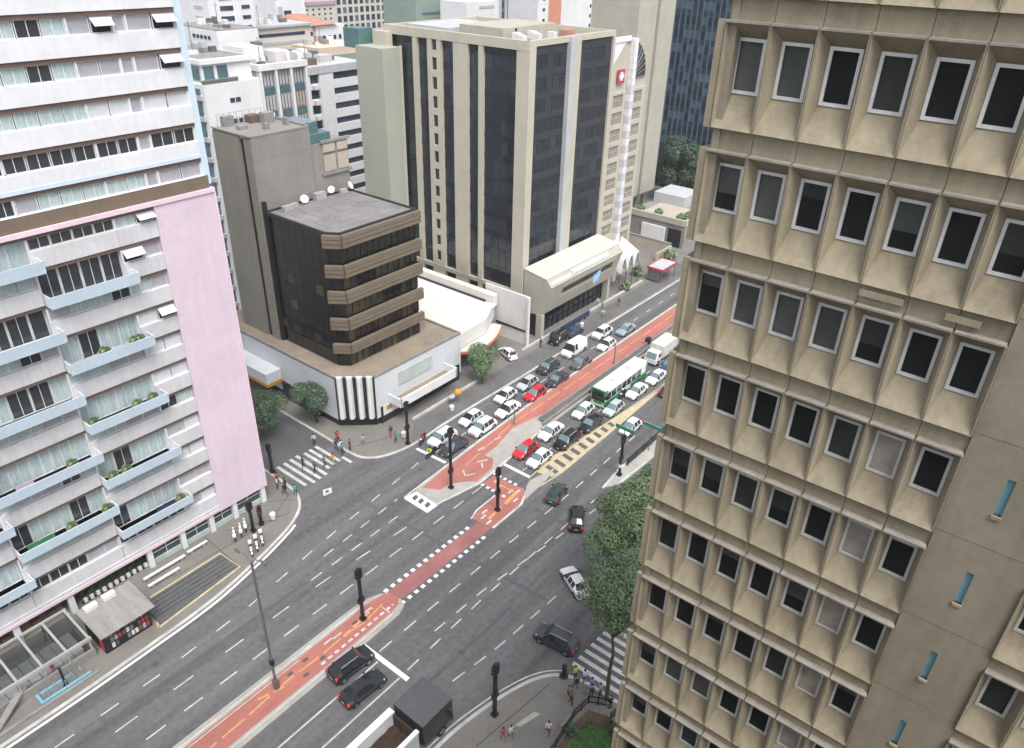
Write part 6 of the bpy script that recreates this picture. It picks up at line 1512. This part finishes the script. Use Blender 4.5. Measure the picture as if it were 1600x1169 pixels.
car('hatch', 'car_white', 65.9, 45.8, 180, 'white car first at the stop line beside the yellow hatching', None, group=GQ2)
car('sedan', 'car_white', 72.0, 48.3, 180, 'white saloon right behind the red hatchback in the left-turn lane', None, group=GQ2)
car('suv', 'car_black', 71.8, 45.4, 180, 'black tall car second beside the yellow hatching', None, group=GQ2)
car('hatch', 'car_white', 79.3, 47.8, 180, 'white hatchback in front of the green and white bus', None, group=GQ2)
car('sedan', 'car_black', 77.3, 45.2, 180, 'black saloon third beside the yellow hatching', None, group=GQ2)
car('hatch', 'car_silver', 82.8, 44.8, 180, 'silver hatchback alongside the front of the bus', None, group=GQ2)
car('sedan', 'car_white', 89.3, 44.7, 180, 'white saloon alongside the rear of the bus', None, group=GQ2)
car('sedan', 'car_white', 95.0, 44.5, 180, 'white saloon just behind the bus, second from the last', None, group=GQ2)
car('suv', 'car_blue', 99.8, 44.6, 180, 'dark blue car next to the white box truck', None, group=GQ2)
car('hatch', 'car_maroon', 92.6, 41.0, 0, 'maroon-dark car with red tail lights beside the yellow line at the tan tower edge', None, group=GM)
car('hatch', 'car_white', 80.2, 40.4, 180, 'white car alone beside the yellow line under the green sign', None, group=GM)
car('hatch', 'car_green', 61.6, 39.9, 13, 'dark green car driving away just past the white island tip', D_, group=GM)
car('sedan', 'car_black', 59.4, 35.4, 31, 'black saloon turning past the tops of the street trees', D_, group=GM, light=True)
car('sedan', 'car_white', 50.8, 29.8, 61, 'white saloon turning into the side street beside the big tree', D_, group=GM)
car('suv', 'car_dark', 43.3, 26.9, 97, 'dark tall car leaving the zebra crossing at the right corner', D_, group=GM, light=True)
car('suv', 'car_black', 28.6, 40.1, -4, 'black tall car waiting at the near stop line beside the red median', D_, group=GM, light=True)
car('sedan', 'car_black', 27.6, 37.3, -4, 'black saloon waiting one lane out from the red median, next to the dark-topped lorry', D_, group=GM, light=True)
car('hatch', 'car_white', 85.6, 66.9, 70, 'white and blue car parked on the driveway under the curved canopy', D_, z=KB)
car('sedan', 'car_blue', 99.4, 63.2, 0, 'dark blue car parked on the pavement before the entrance hall', None, z=KB)
car('suv', 'car_black', 95.5, 63.7, 185, 'black car parked at the foot of the entrance hall', D_, z=KB)
for p in PROTO.values():
    for c in list(p.children):
        for g_ in list(c.children): bpy.data.objects.remove(g_)
        bpy.data.objects.remove(c)
    bpy.data.objects.remove(p)

# city bus
t = thing('city_bus', 'green and white city bus in the left-turn queue', 'bus', (88.4, 47.3, 0), R(180))
Lb, wb, hb = 6.1, 1.26, 3.1
def rbox(m_, x0, x1, w_, z0, z1, c=.12, m=0):
    pr_ = [(-w_, z0), (w_, z0), (w_, z1-c), (w_-c, z1), (-w_+c, z1), (-w_, z1-c)]
    m_.add([(x0, a, b) for a, b in pr_]+[(x1, a, b) for a, b in pr_], [tuple(range(5, -1, -1)), tuple(range(6, 12))]+[(i, (i+1) % 6, 6+(i+1) % 6, 6+i) for i in range(6)], m); return m_
rbox(MB(), -Lb, Lb, wb, .35, 1.25, .05).build('lower_body', 'bus_green', t, local=True)
rbox(MB(), -Lb+.02, Lb-.04, wb-.02, 1.25, 2.75, .05).build('upper_body', 'bus_white', t, local=True)
rbox(MB(), -Lb, Lb-.1, wb, 2.75, hb, .16).build('roof', 'bus_white', t, local=True)
rbox(MB(), Lb-.7, Lb, wb+.005, 2.45, hb-.02, .14).build('front_cap', 'bus_green', t, local=True)
rbox(MB(), -Lb-.02, -Lb+.35, wb+.004, 1.2, hb-.02, .14).build('rear_cap', 'bus_green', t, local=True)
MB().box(Lb-.05, Lb+.015, -1.12, 1.12, 1.2, 2.42).build('windscreen', 'car_glass', t, local=True)
MB().box(Lb-.04, Lb+.02, -.9, .9, 2.52, 2.85).build('destination_box', 'black', t, local=True)
for sd in (1, -1):
    for k in range(7): MB().box(Lb-1.6-k*1.45, Lb-.35-k*1.45, sd*(wb-.03), sd*(wb+.012), 1.38, 2.55).build('side_window', 'car_glass', t, local=True)
    MB().box(Lb+.0, Lb+.03, sd*.75, sd*1.05, .7, .95).build('headlight', 'headlight', t, local=True); MB().box(-Lb-.04, -Lb, sd*.85, sd*1.1, .8, 1.2).build('tail_light', 'taillight', t, local=True)
    MB().box(Lb-.1, Lb+.3, sd*(wb+.02), sd*(wb+.22), 1.9, 2.4).build('mirror', 'black', t, local=True)
    for x in (Lb-2.3, -Lb+2.4):
        o = MB().tube((x, sd*(wb-.3), .48), (x, sd*(wb+.02), .48), .48, n=18).build('wheel', 'rubber', t, local=True, smooth=40); MB().tube((x, sd*(wb-.1), .48), (x, sd*(wb+.03), .48), .26, n=12).build('rim', 'rim', o, local=True)
for x in (2.6, -2.2): MB().box(x-.4, x+.4, -.35, .35, hb, hb+.12).build('roof_hatch', 'far_grey', t, local=True)
MB().box(-Lb+.6, -Lb+2.6, -.8, .8, hb, hb+.22).build('roof_unit', 'bus_white', t, local=True)
for sd in (1, -1):
    MB().box(-1.2, 1.6, sd*(wb-.01), sd*(wb+.008), .5, 1.2).build('side_panel', 'bus_white', t, local=True)
    MB().box(-Lb+.3, -2.4, sd*(wb-.01), sd*(wb+.014), 1.3, 1.36).build('side_stripe', 'bus_green', t, local=True)
MB().box(Lb-.02, Lb+.06, -1.2, 1.2, .3, .6).build('bumper', 'lot_wall', t, local=True)

# white box truck behind the bus
t = thing('box_truck', 'white lorry with a beige cargo box behind the bus', 'truck', (101.8, 47.6, 0), R(180))
rbox(MB(), 1.6, 3.4, 1.05, .5, 1.3, .05).build('cab_lower', 'car_white', t, local=True)
MB().hexa([(1.6, -1.05, 1.3), (3.35, -1.05, 1.3), (3.35, 1.05, 1.3), (1.6, 1.05, 1.3)], [(1.6, -.98, 2.3), (2.75, -.95, 2.3), (2.75, .95, 2.3), (1.6, .98, 2.3)]).build('cab', 'car_white', t, local=True)
MB().hexa([(2.95, -.93, 1.4), (3.37, -.93, 1.33), (3.37, .93, 1.33), (2.95, .93, 1.4)], [(2.5, -.86, 2.22), (2.84, -.86, 2.2), (2.84, .86, 2.2), (2.5, .86, 2.22)]).build('windscreen', 'car_glass_pale', t, local=True)
rbox(MB(), -3.6, 1.5, 1.2, .9, 3.1, .06).build('cargo_box', 'canopy_top', t, local=True)
for sd in (1, -1):
    MB().box(1.8, 2.5, sd*.95, sd*1.06, 1.4, 2.05).build('side_window', 'car_glass', t, local=True); MB().box(3.38, 3.44, sd*.6, sd*.95, .75, .98).build('headlight', 'headlight', t, local=True)
    for x in (2.4, -2.4):
        o = MB().tube((x, sd*.85, .45), (x, sd*1.1, .45), .45, n=16).build('wheel', 'rubber', t, local=True, smooth=40); MB().tube((x, sd*1.05, .45), (x, sd*1.12, .45), .24, n=10).build('rim', 'rim', o, local=True)
MB().box(-3.5, 3.3, -.5, .5, .5, .9).build('chassis', 'trim', t, local=True)

# dump lorry in the foreground: black boxy cab and white open body
t = thing('dump_truck', 'lorry with a black box front and an open white-rimmed dark body, bottom centre', 'truck', (28.5, 30.5, 0))
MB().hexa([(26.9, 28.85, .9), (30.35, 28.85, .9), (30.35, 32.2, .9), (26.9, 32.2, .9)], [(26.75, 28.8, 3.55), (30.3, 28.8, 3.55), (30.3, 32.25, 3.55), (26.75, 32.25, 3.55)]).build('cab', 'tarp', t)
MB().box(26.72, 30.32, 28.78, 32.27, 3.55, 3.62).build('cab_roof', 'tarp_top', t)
MB().box(30.34, 30.42, 29.1, 31.95, 1.9, 3.2).build('windscreen', 'car_glass', t)
for y0, y1 in ((31.75, 32.3), (28.85, 29.15)):
    MB().box(15.0, 26.3, y0, y1, 1.3, 3.3).build('side_board', 'tin_green' if y0 < 30 else 'car_white', t); MB().box(15.0, 26.35, y0-.04, y1+.04, 3.3, 3.5).build('top_rail', 'car_white', t)
MB().box(15.0, 26.3, 29.16, 31.74, 1.25, 1.6).build('body_floor', 'cargo_dark', t)
MB().box(26.15, 26.32, 29.16, 31.74, 1.6, 3.2).build('head_board', 'cargo_dark', t)
lm = random.Random(6); mb = MB(); gx, gy = 22, 6
hz = [[1.9+.35*lm.random() for _ in range(gy+1)] for _ in range(gx+1)]
for i in range(gx):
    for j in range(gy):
        f = lambda a, b: (15.1+a*11.0/gx, 29.17+b*2.56/gy, hz[a][b]); mb.quad(f(i, j), f(i+1, j), f(i+1, j+1), f(i, j+1))
mb.build('load', 'cargo_dark', t, smooth=60)
MB().box(15, 30.2, 29.6, 31.4, .55, 1.2).build('chassis', 'trim', t)
for x in (29.0, 24.5, 22.9, 18.0, 16.6):
    for sd, y in ((1, 31.8), (-1, 28.95)):
        o = MB().tube((x, y-.16, .52), (x, y+.16, .52), .52, n=18).build('wheel', 'rubber', t, smooth=40); MB().tube((x, y-.18, .52), (x, y+.18, .52), .28, n=10).build('rim', 'rim', o)
MB().box(30.3, 30.55, 28.9, 32.15, .55, .95).build('bumper', 'trim', t)
for y in (29.1, 31.6): MB().box(30.35, 30.45, y, y+.35, 1.0, 1.25).build('headlight', 'headlight', t)
MB().box(29.7, 29.85, 28.3, 28.75, 2.1, 2.8).box(29.7, 29.85, 32.25, 32.7, 2.1, 2.8).build('mirror', 'trim', t)

# motorcycles
def moto_proto(paint):
    t = thing('motorcycle', 'motorcycle', 'motorcycle', (0, 0, 0))
    for x in (.68, -.64):
        m_ = MB(); N = 16
        for i in range(N):
            a = 2*math.pi*i/N; b = 2*math.pi*(i+1)/N
            m_.tube((x+.27*math.cos(a), 0, .31+.27*math.sin(a)), (x+.27*math.cos(b), 0, .31+.27*math.sin(b)), .055, n=6, cap=False)
        o = m_.build('wheel', 'rubber', t, local=True); s_ = MB().tube((x, -.06, .31), (x, .06, .31), .07, n=8)
        for i in range(6): a = math.pi*i/3; s_.tube((x, 0, .31), (x+.25*math.cos(a), 0, .31+.25*math.sin(a)), .012, n=4)
        s_.build('rim', 'rim', o, local=True)
    MB().tube((.68, .08, .31), (.42, .08, .95), .03).tube((.68, -.08, .31), (.42, -.08, .95), .03).tube((.42, -.36, 1.05), (.42, .36, 1.05), .022).build('fork', 'grey_metal', t, local=True)
    MB().tube((.45, 0, .85), (-.1, 0, .5), .05).tube((-.1, 0, .45), (-.64, 0, .33), .05).box(-.2, .3, -.15, .15, .3, .62).build('frame', 'black_metal', t, local=True)
    MB().ball((.18, 0, .82), .27, 10, 6, sq=(1.2, .62, .62)).build('tank', paint, t, local=True, smooth=60)
    MB().hexa([(-.75, -.13, .72), (0, -.15, .7), (0, .15, .7), (-.75, .13, .72)], [(-.8, -.11, .86), (0, -.13, .8), (0, .13, .8), (-.8, .11, .86)]).build('seat', 'black', t, local=True)
    MB().ball((.58, 0, .92), .15, 8, 6).build('headlight', 'headlight', t, local=True, smooth=60); MB().box(-.9, -.82, -.1, .1, .62, .74).build('tail_light', 'taillight', t, local=True)
    MB().hexa([(.95, -.09, .63), (.45, -.09, .63), (.45, .09, .63), (.95, .09, .63)][::-1], [(.9, -.08, .67), (.45, -.08, .69), (.45, .08, .69), (.9, .08, .67)][::-1]).build('mudguard', paint, t, local=True)
    MB().box(-.95, -.55, -.18, .18, .84, 1.12).build('luggage_box', paint, t, local=True)
    return t
mp = moto_proto('car_white')
spots = [(31.9, 63.6, 'left end of the back row'), (32.8, 63.7, 'middle of the back row'), (33.6, 64.0, 'right end of the back row, behind the signal column'), (31.7, 60.1, 'left end of the kerb-side row'), (32.6, 60.4, 'middle of the kerb-side row'), (33.5, 60.7, 'right end of the kerb-side row')]
for i, (x, y, s_) in enumerate(spots):
    o = mp if i == 0 else copy_tree(mp)
    o.location = (x, y, KB); o.rotation_euler = (0, 0, R(62 if y > 62 else 242)); o['label'] = 'white parked motorcycle with a box, '+s_; o['group'] = 'white motorcycles parked on the left corner'
md = copy_tree(mp, (57.6, 57.5, 0), R(180), 'dark motorcycle waiting at the left stop line between the first two cars', recolor={'car_white': 'car_black'}); md['group'] = 'motorcycles in traffic'
md2 = copy_tree(mp, (87.0, 46.0-.2, 0), R(180), 'dark motorcycle squeezed between the bus and the white saloon', recolor={'car_white': 'car_black'}); md2['group'] = 'motorcycles in traffic'
md3 = copy_tree(mp, (59.0, 60.4, KB), R(200), 'dark motorcycle at the kerb beside the first white car', recolor={'car_white': 'car_dark'}); md3['group'] = 'motorcycles in traffic'

# ================================================================== PEOPLE
def person_mesh(pose):
    J = dict(pel=(0, 0, .95), wa=(0, 0, 1.1), ch=(.01, 0, 1.3), nk=(.02, 0, 1.5), h0=(.04, 0, 1.58), h1=(.05, 0, 1.70))
    if pose == 'stand':
        legs = {1: [(0, .1, .9), (.02, .11, .5), (-.02, .12, .09), (.13, .14, .04)], -1: [(0, -.1, .9), (0, -.11, .5), (-.04, -.12, .09), (.11, -.14, .04)]}
        arms = {1: [(.01, .19, 1.42), (-.02, .25, 1.15), (.06, .26, .92), (.1, .25, .8)], -1: [(.01, -.19, 1.42), (-.03, -.24, 1.15), (.1, -.23, .95), (.16, -.21, .86)]}
    elif pose == 'walk':
        legs = {1: [(0, .09, .9), (.2, .1, .54), (.24, .1, .1), (.38, .11, .07)], -1: [(0, -.09, .9), (-.04, -.1, .5), (-.32, -.1, .17), (-.22, -.11, .06)]}
        arms = {1: [(.02, .19, 1.42), (-.14, .25, 1.17), (-.16, .26, .93), (-.13, .26, .82)], -1: [(.02, -.19, 1.42), (.1, -.25, 1.16), (.27, -.23, .99), (.34, -.21, .92)]}
    else:
        legs = {1: [(0, .12, .9), (.42, .2, .84), (.28, .2, .42), (.42, .2, .36)], -1: [(0, -.12, .9), (.42, -.2, .84), (.28, -.2, .42), (.42, -.2, .36)]}
        arms = {1: [(.06, .2, 1.4), (.28, .3, 1.2), (.5, .3, 1.13), (.58, .28, 1.13)], -1: [(.06, -.2, 1.4), (.28, -.3, 1.2), (.5, -.3, 1.13), (.58, -.28, 1.13)]}
    vs = []; es = []; rr = []
    def nd(p, r, prev=None):
        vs.append(p); rr.append(r); i = len(vs)-1
        if prev is not None: es.append((prev, i))
        return i
    pel = nd(J['pel'], (.15, .13)); wa = nd(J['wa'], (.145, .115), pel); ch = nd(J['ch'], (.175, .13), wa); sh = nd((.01, 0, 1.43), (.13, .1), ch); nk = nd(J['nk'], (.06, .06), sh)
    h0 = nd(J['h0'], (.085, .08), nk); h1 = nd(J['h1'], (.098, .09), h0)
    for s in (1, -1):
        a = arms[s]; i = nd(a[0], (.075, .075), sh); i = nd(a[1], (.052, .052), i); i = nd(a[2], (.038, .038), i); nd(a[3], (.042, .028), i)
        l_ = legs[s]; i = nd(l_[0], (.1, .1), pel); i = nd(l_[1], (.068, .068), i); i = nd(l_[2], (.045, .05), i); nd(l_[3], (.045, .035), i)
    me = bpy.data.meshes.new('person_skeleton'); me.from_pydata(vs, es, [])
    bm2 = bmesh.new(); bm2.from_mesh(me); ly = bm2.verts.layers.skin.verify()
    for v, r in zip(bm2.verts, rr): v[ly].radius = r
    bm2.verts.ensure_lookup_table(); bm2.verts[0][ly].use_root = True
    bm2.to_mesh(me); bm2.free()
    o = bpy.data.objects.new('person_skeleton', me); COL.objects.link(o)
    o.modifiers.new('skin', 'SKIN'); sb = o.modifiers.new('sub', 'SUBSURF'); sb.levels = 1; sb.render_levels = 1
    dg = bpy.context.evaluated_depsgraph_get(); out = bpy.data.meshes.new_from_object(o.evaluated_get(dg)); bpy.data.objects.remove(o)
    out.name = 'person_body'; out.materials.clear()
    for k in ('skin', 'c_white', 'c_jeans', 'shoe'): out.materials.append(M[k])
    hip = .98
    armv = [Vector(a) for s in (1, -1) for a in arms[s][2:]]
    for p in out.polygons:
        c = p.center; m = 1
        if min((c-a).length for a in armv) < .13: m = 0
        elif c.z > 1.50 and abs(c.y) < .15: m = 0
        elif pose == 'ride':
            m = 2 if (c.z < 1.0 and (c.z < .98 or c.x > .1)) else 1
            if c.z < .42: m = 3
        elif c.z < .1 or (pose == 'walk' and c.z < .12) : m = 3
        elif c.z < hip and abs(c.y) < .21: m = 2
        p.material_index = m; p.use_smooth = True
    return out
def hair_mesh():
    m_ = MB().ball((.035, 0, 1.72), .118, 10, 7, sq=(1.0, .92, .98)); return m_.mesh('hair', ['hair'], 60)
def face_mesh():
    m_ = MB(); m_.ball((.155, 0, 1.665), .022, 6, 4, 0, (1, .8, 1.3))
    for s in (1, -1): m_.ball((.138, s*.035, 1.69), .013, 5, 4, 1); m_.ball((.04, s*.1, 1.67), .025, 5, 4, 0, (1, .5, 1.4))
    m_.box(.135, .148, -.022, .022, 1.622, 1.63, 1); return m_.mesh('face', ['skin', 'hair'])
HM, FMs = hair_mesh(), face_mesh(); PMs = {k: person_mesh(k) for k in ('stand', 'walk', 'ride')}
HELM = MB().ball((.04, 0, 1.68), .155, 12, 8).mesh('helmet', ['red'], 60)
def person(x, y, deg, pose, shirt, trousers, label, z=KB, skin='skin', extra=None, group='people on foot'):
    t = thing('person', label, 'person', (x, y, z), R(deg), group=group)
    b = inst('body', PMs[pose], t, (0, 0, 0), local=True, mats={0: skin, 1: shirt, 2: trousers}); 
    if extra and extra[0] == 'helmet': inst('helmet', HELM, t, (0, 0, 0), local=True, mats={0: extra[1]})
    else: inst('hair', HM, t, (0, 0, 0), local=True)
    inst('face', FMs, b, (0, 0, 0), local=True, mats={0: skin})
    if extra and extra[0] == 'bag': MB().box(-.32, -.13, -.16, .16, 1.02, 1.45).build('backpack', extra[1], t, local=True)
    if extra and extra[0] == 'case': MB().box(.05, .4, .28, .36, .45, .75).build('bag', extra[1], t, local=True)
    return t
P = person
# right corner group
P(41.0, 23.1, 80, 'stand', 'c_lime', 'c_black', 'person in a lime-yellow vest waiting at the right zebra crossing')
P(40.1, 22.5, 100, 'walk', 'c_navy', 'c_jeans', 'person in navy top and jeans beside the lime vest at the right corner', extra=('bag', 'c_black'))
P(41.2, 22.2, 70, 'stand', 'c_white', 'c_grey', 'person in a white shirt waiting right of the lime vest')
P(40.9, 21.2, 60, 'walk', 'c_blue', 'c_black', 'person in a periwinkle blue shirt on the right corner')
P(40.3, 20.9, 40, 'stand', 'c_blue', 'c_navy', 'second person in blue, just behind the periwinkle shirt', extra=('bag', 'c_navy'))
P(40.9, 20.3, 90, 'stand', 'c_beige', 'c_black', 'person in a beige top left of the tree trunk at the right corner')
P(38.9, 22.4, 200, 'walk', 'c_grey', 'c_navy', 'person in grey walking away from the right corner')
P(38.6, 21.9, 210, 'walk', 'c_brown', 'c_black', 'person in brown walking next to the one in grey')
P(40.4, 18.9, 60, 'stand', 'c_black', 'c_black', 'person in black right of the tree trunk at the right corner')
P(31.9, 24.4, 250, 'walk', 'c_red', 'c_grey', 'person in a red top walking on the near right pavement')
P(32.5, 24.0, 250, 'walk', 'c_white', 'c_green', 'person in white beside the one in red on the near right pavement')
P(34.8, 21.7, 20, 'walk', 'c_white', 'c_brown', 'person in white walking alone near the lawn fence', extra=('case', 'c_brown'))
# zebra crossing at the left side street
P(50.4, 68.0, 250, 'walk', 'c_black', 'c_navy', 'person in black stepping on to the left zebra crossing by the podium corner')
P(50.7, 67.3, 260, 'walk', 'c_white', 'c_jeans', 'person in white at the podium end of the left zebra crossing')
P(50.3, 66.6, 200, 'walk', 'c_teal', 'c_navy', 'person in a turquoise top at the podium end of the left zebra crossing')
P(51.8, 69.3, 260, 'stand', 'c_red', 'c_black', 'person with a red top by the black base of the podium corner', extra=('bag', 'c_black'))
P(51.5, 66.5, 300, 'stand', 'c_black', 'c_black', 'person in black waiting right of the turquoise top')
P(49.4, 71.3, 190, 'walk', 'c_white', 'c_black', 'person in a white shirt crossing the side street at the upper edge of the stripes', z=0.01)
P(45.2, 68.3, 180, 'walk', 'c_black', 'c_black', 'person in black on the left stripes, upper of two dark figures', z=0.01)
P(45.5, 66.3, 175, 'walk', 'c_navy', 'c_black', 'person in dark blue on the left stripes, lower of two dark figures', z=0.01)
P(47.1, 66.4, 0, 'walk', 'c_grey', 'c_black', 'person in grey in the middle of the left zebra crossing', z=0.01)
P(48.1, 65.9, 10, 'walk', 'c_orange', 'c_beige', 'person in orange at the road side of the left zebra crossing', z=0.01)
P(53.4, 66.0, 20, 'walk', 'c_lilac', 'c_grey', 'person in lilac on the pavement before the ribbed podium corner')
P(57.2, 64.7, 200, 'walk', 'c_navy', 'c_red', 'person in navy and red walking before the podium shop', extra=('bag', 'c_navy'))
P(56.7, 63.2, 170, 'walk', 'c_teal', 'c_black', 'person in teal left of the signal column before the podium')
P(40.4, 67.2, 330, 'stand', 'c_white', 'c_black', 'person in white by the foot of the pink panel')
P(41.0, 66.4, 0, 'stand', 'c_black', 'c_black', 'person in black waiting at the near end of the left zebra crossing')
P(41.0, 67.9, 20, 'walk', 'c_red', 'c_navy', 'person in a red top nearest the left stripes', extra=('case', 'c_black'))
P(40.3, 65.6, 90, 'walk', 'c_black', 'c_navy', 'person in dark clothes right of the pink panel')
P(41.0, 64.4, 60, 'walk', 'c_teal', 'c_black', 'person in teal standing on the curve of the left kerb')
P(85.0, 65.6, 0, 'walk', 'c_navy', 'c_black', 'person in navy on the pavement before the tall white boundary wall')
P(112.0, 66.4, 180, 'walk', 'c_white', 'c_red', 'person in white and red near the entrance hall doors')
P(111.4, 65.0, 0, 'walk', 'c_teal', 'c_navy', 'person in teal on the pavement past the entrance hall')
P(114.5, 63.3, 180, 'walk', 'c_black', 'c_brown', 'person in black far up the pavement near the red shelter')
P(108.5, 63.0, 180, 'walk', 'c_white', 'c_grey', 'person in white on the pavement before the entrance hall')
P(91.6, 64.6, 180, 'stand', 'c_navy', 'c_navy', 'person in navy by the foot of the entrance hall')
P(12.2, 65.0, 180, 'walk', 'c_black', 'c_navy', 'person in black by the orange-fronted shop under the white block')
# riders
P(57.5, 57.5, 180, 'ride', 'c_lime', 'c_black', 'rider in a lime jacket on the dark motorcycle at the left stop line', z=-.12, extra=('helmet', 'black'), group='motorcycle riders')
P(86.9, 45.8, 180, 'ride', 'c_black', 'c_black', 'rider in black with a white helmet between the bus and the white saloon', z=-.12, extra=('helmet', 'dish'), group='motorcycle riders')
P(58.95, 60.4, 200, 'ride', 'c_red', 'c_black', 'rider in red with a red helmet at the kerb by the first white car', z=KB-.12, extra=('helmet', 'red'), group='motorcycle riders')
for o_ in [o for o in SC.objects if o.type == 'MESH' and o.users == 0]: bpy.data.objects.remove(o_)
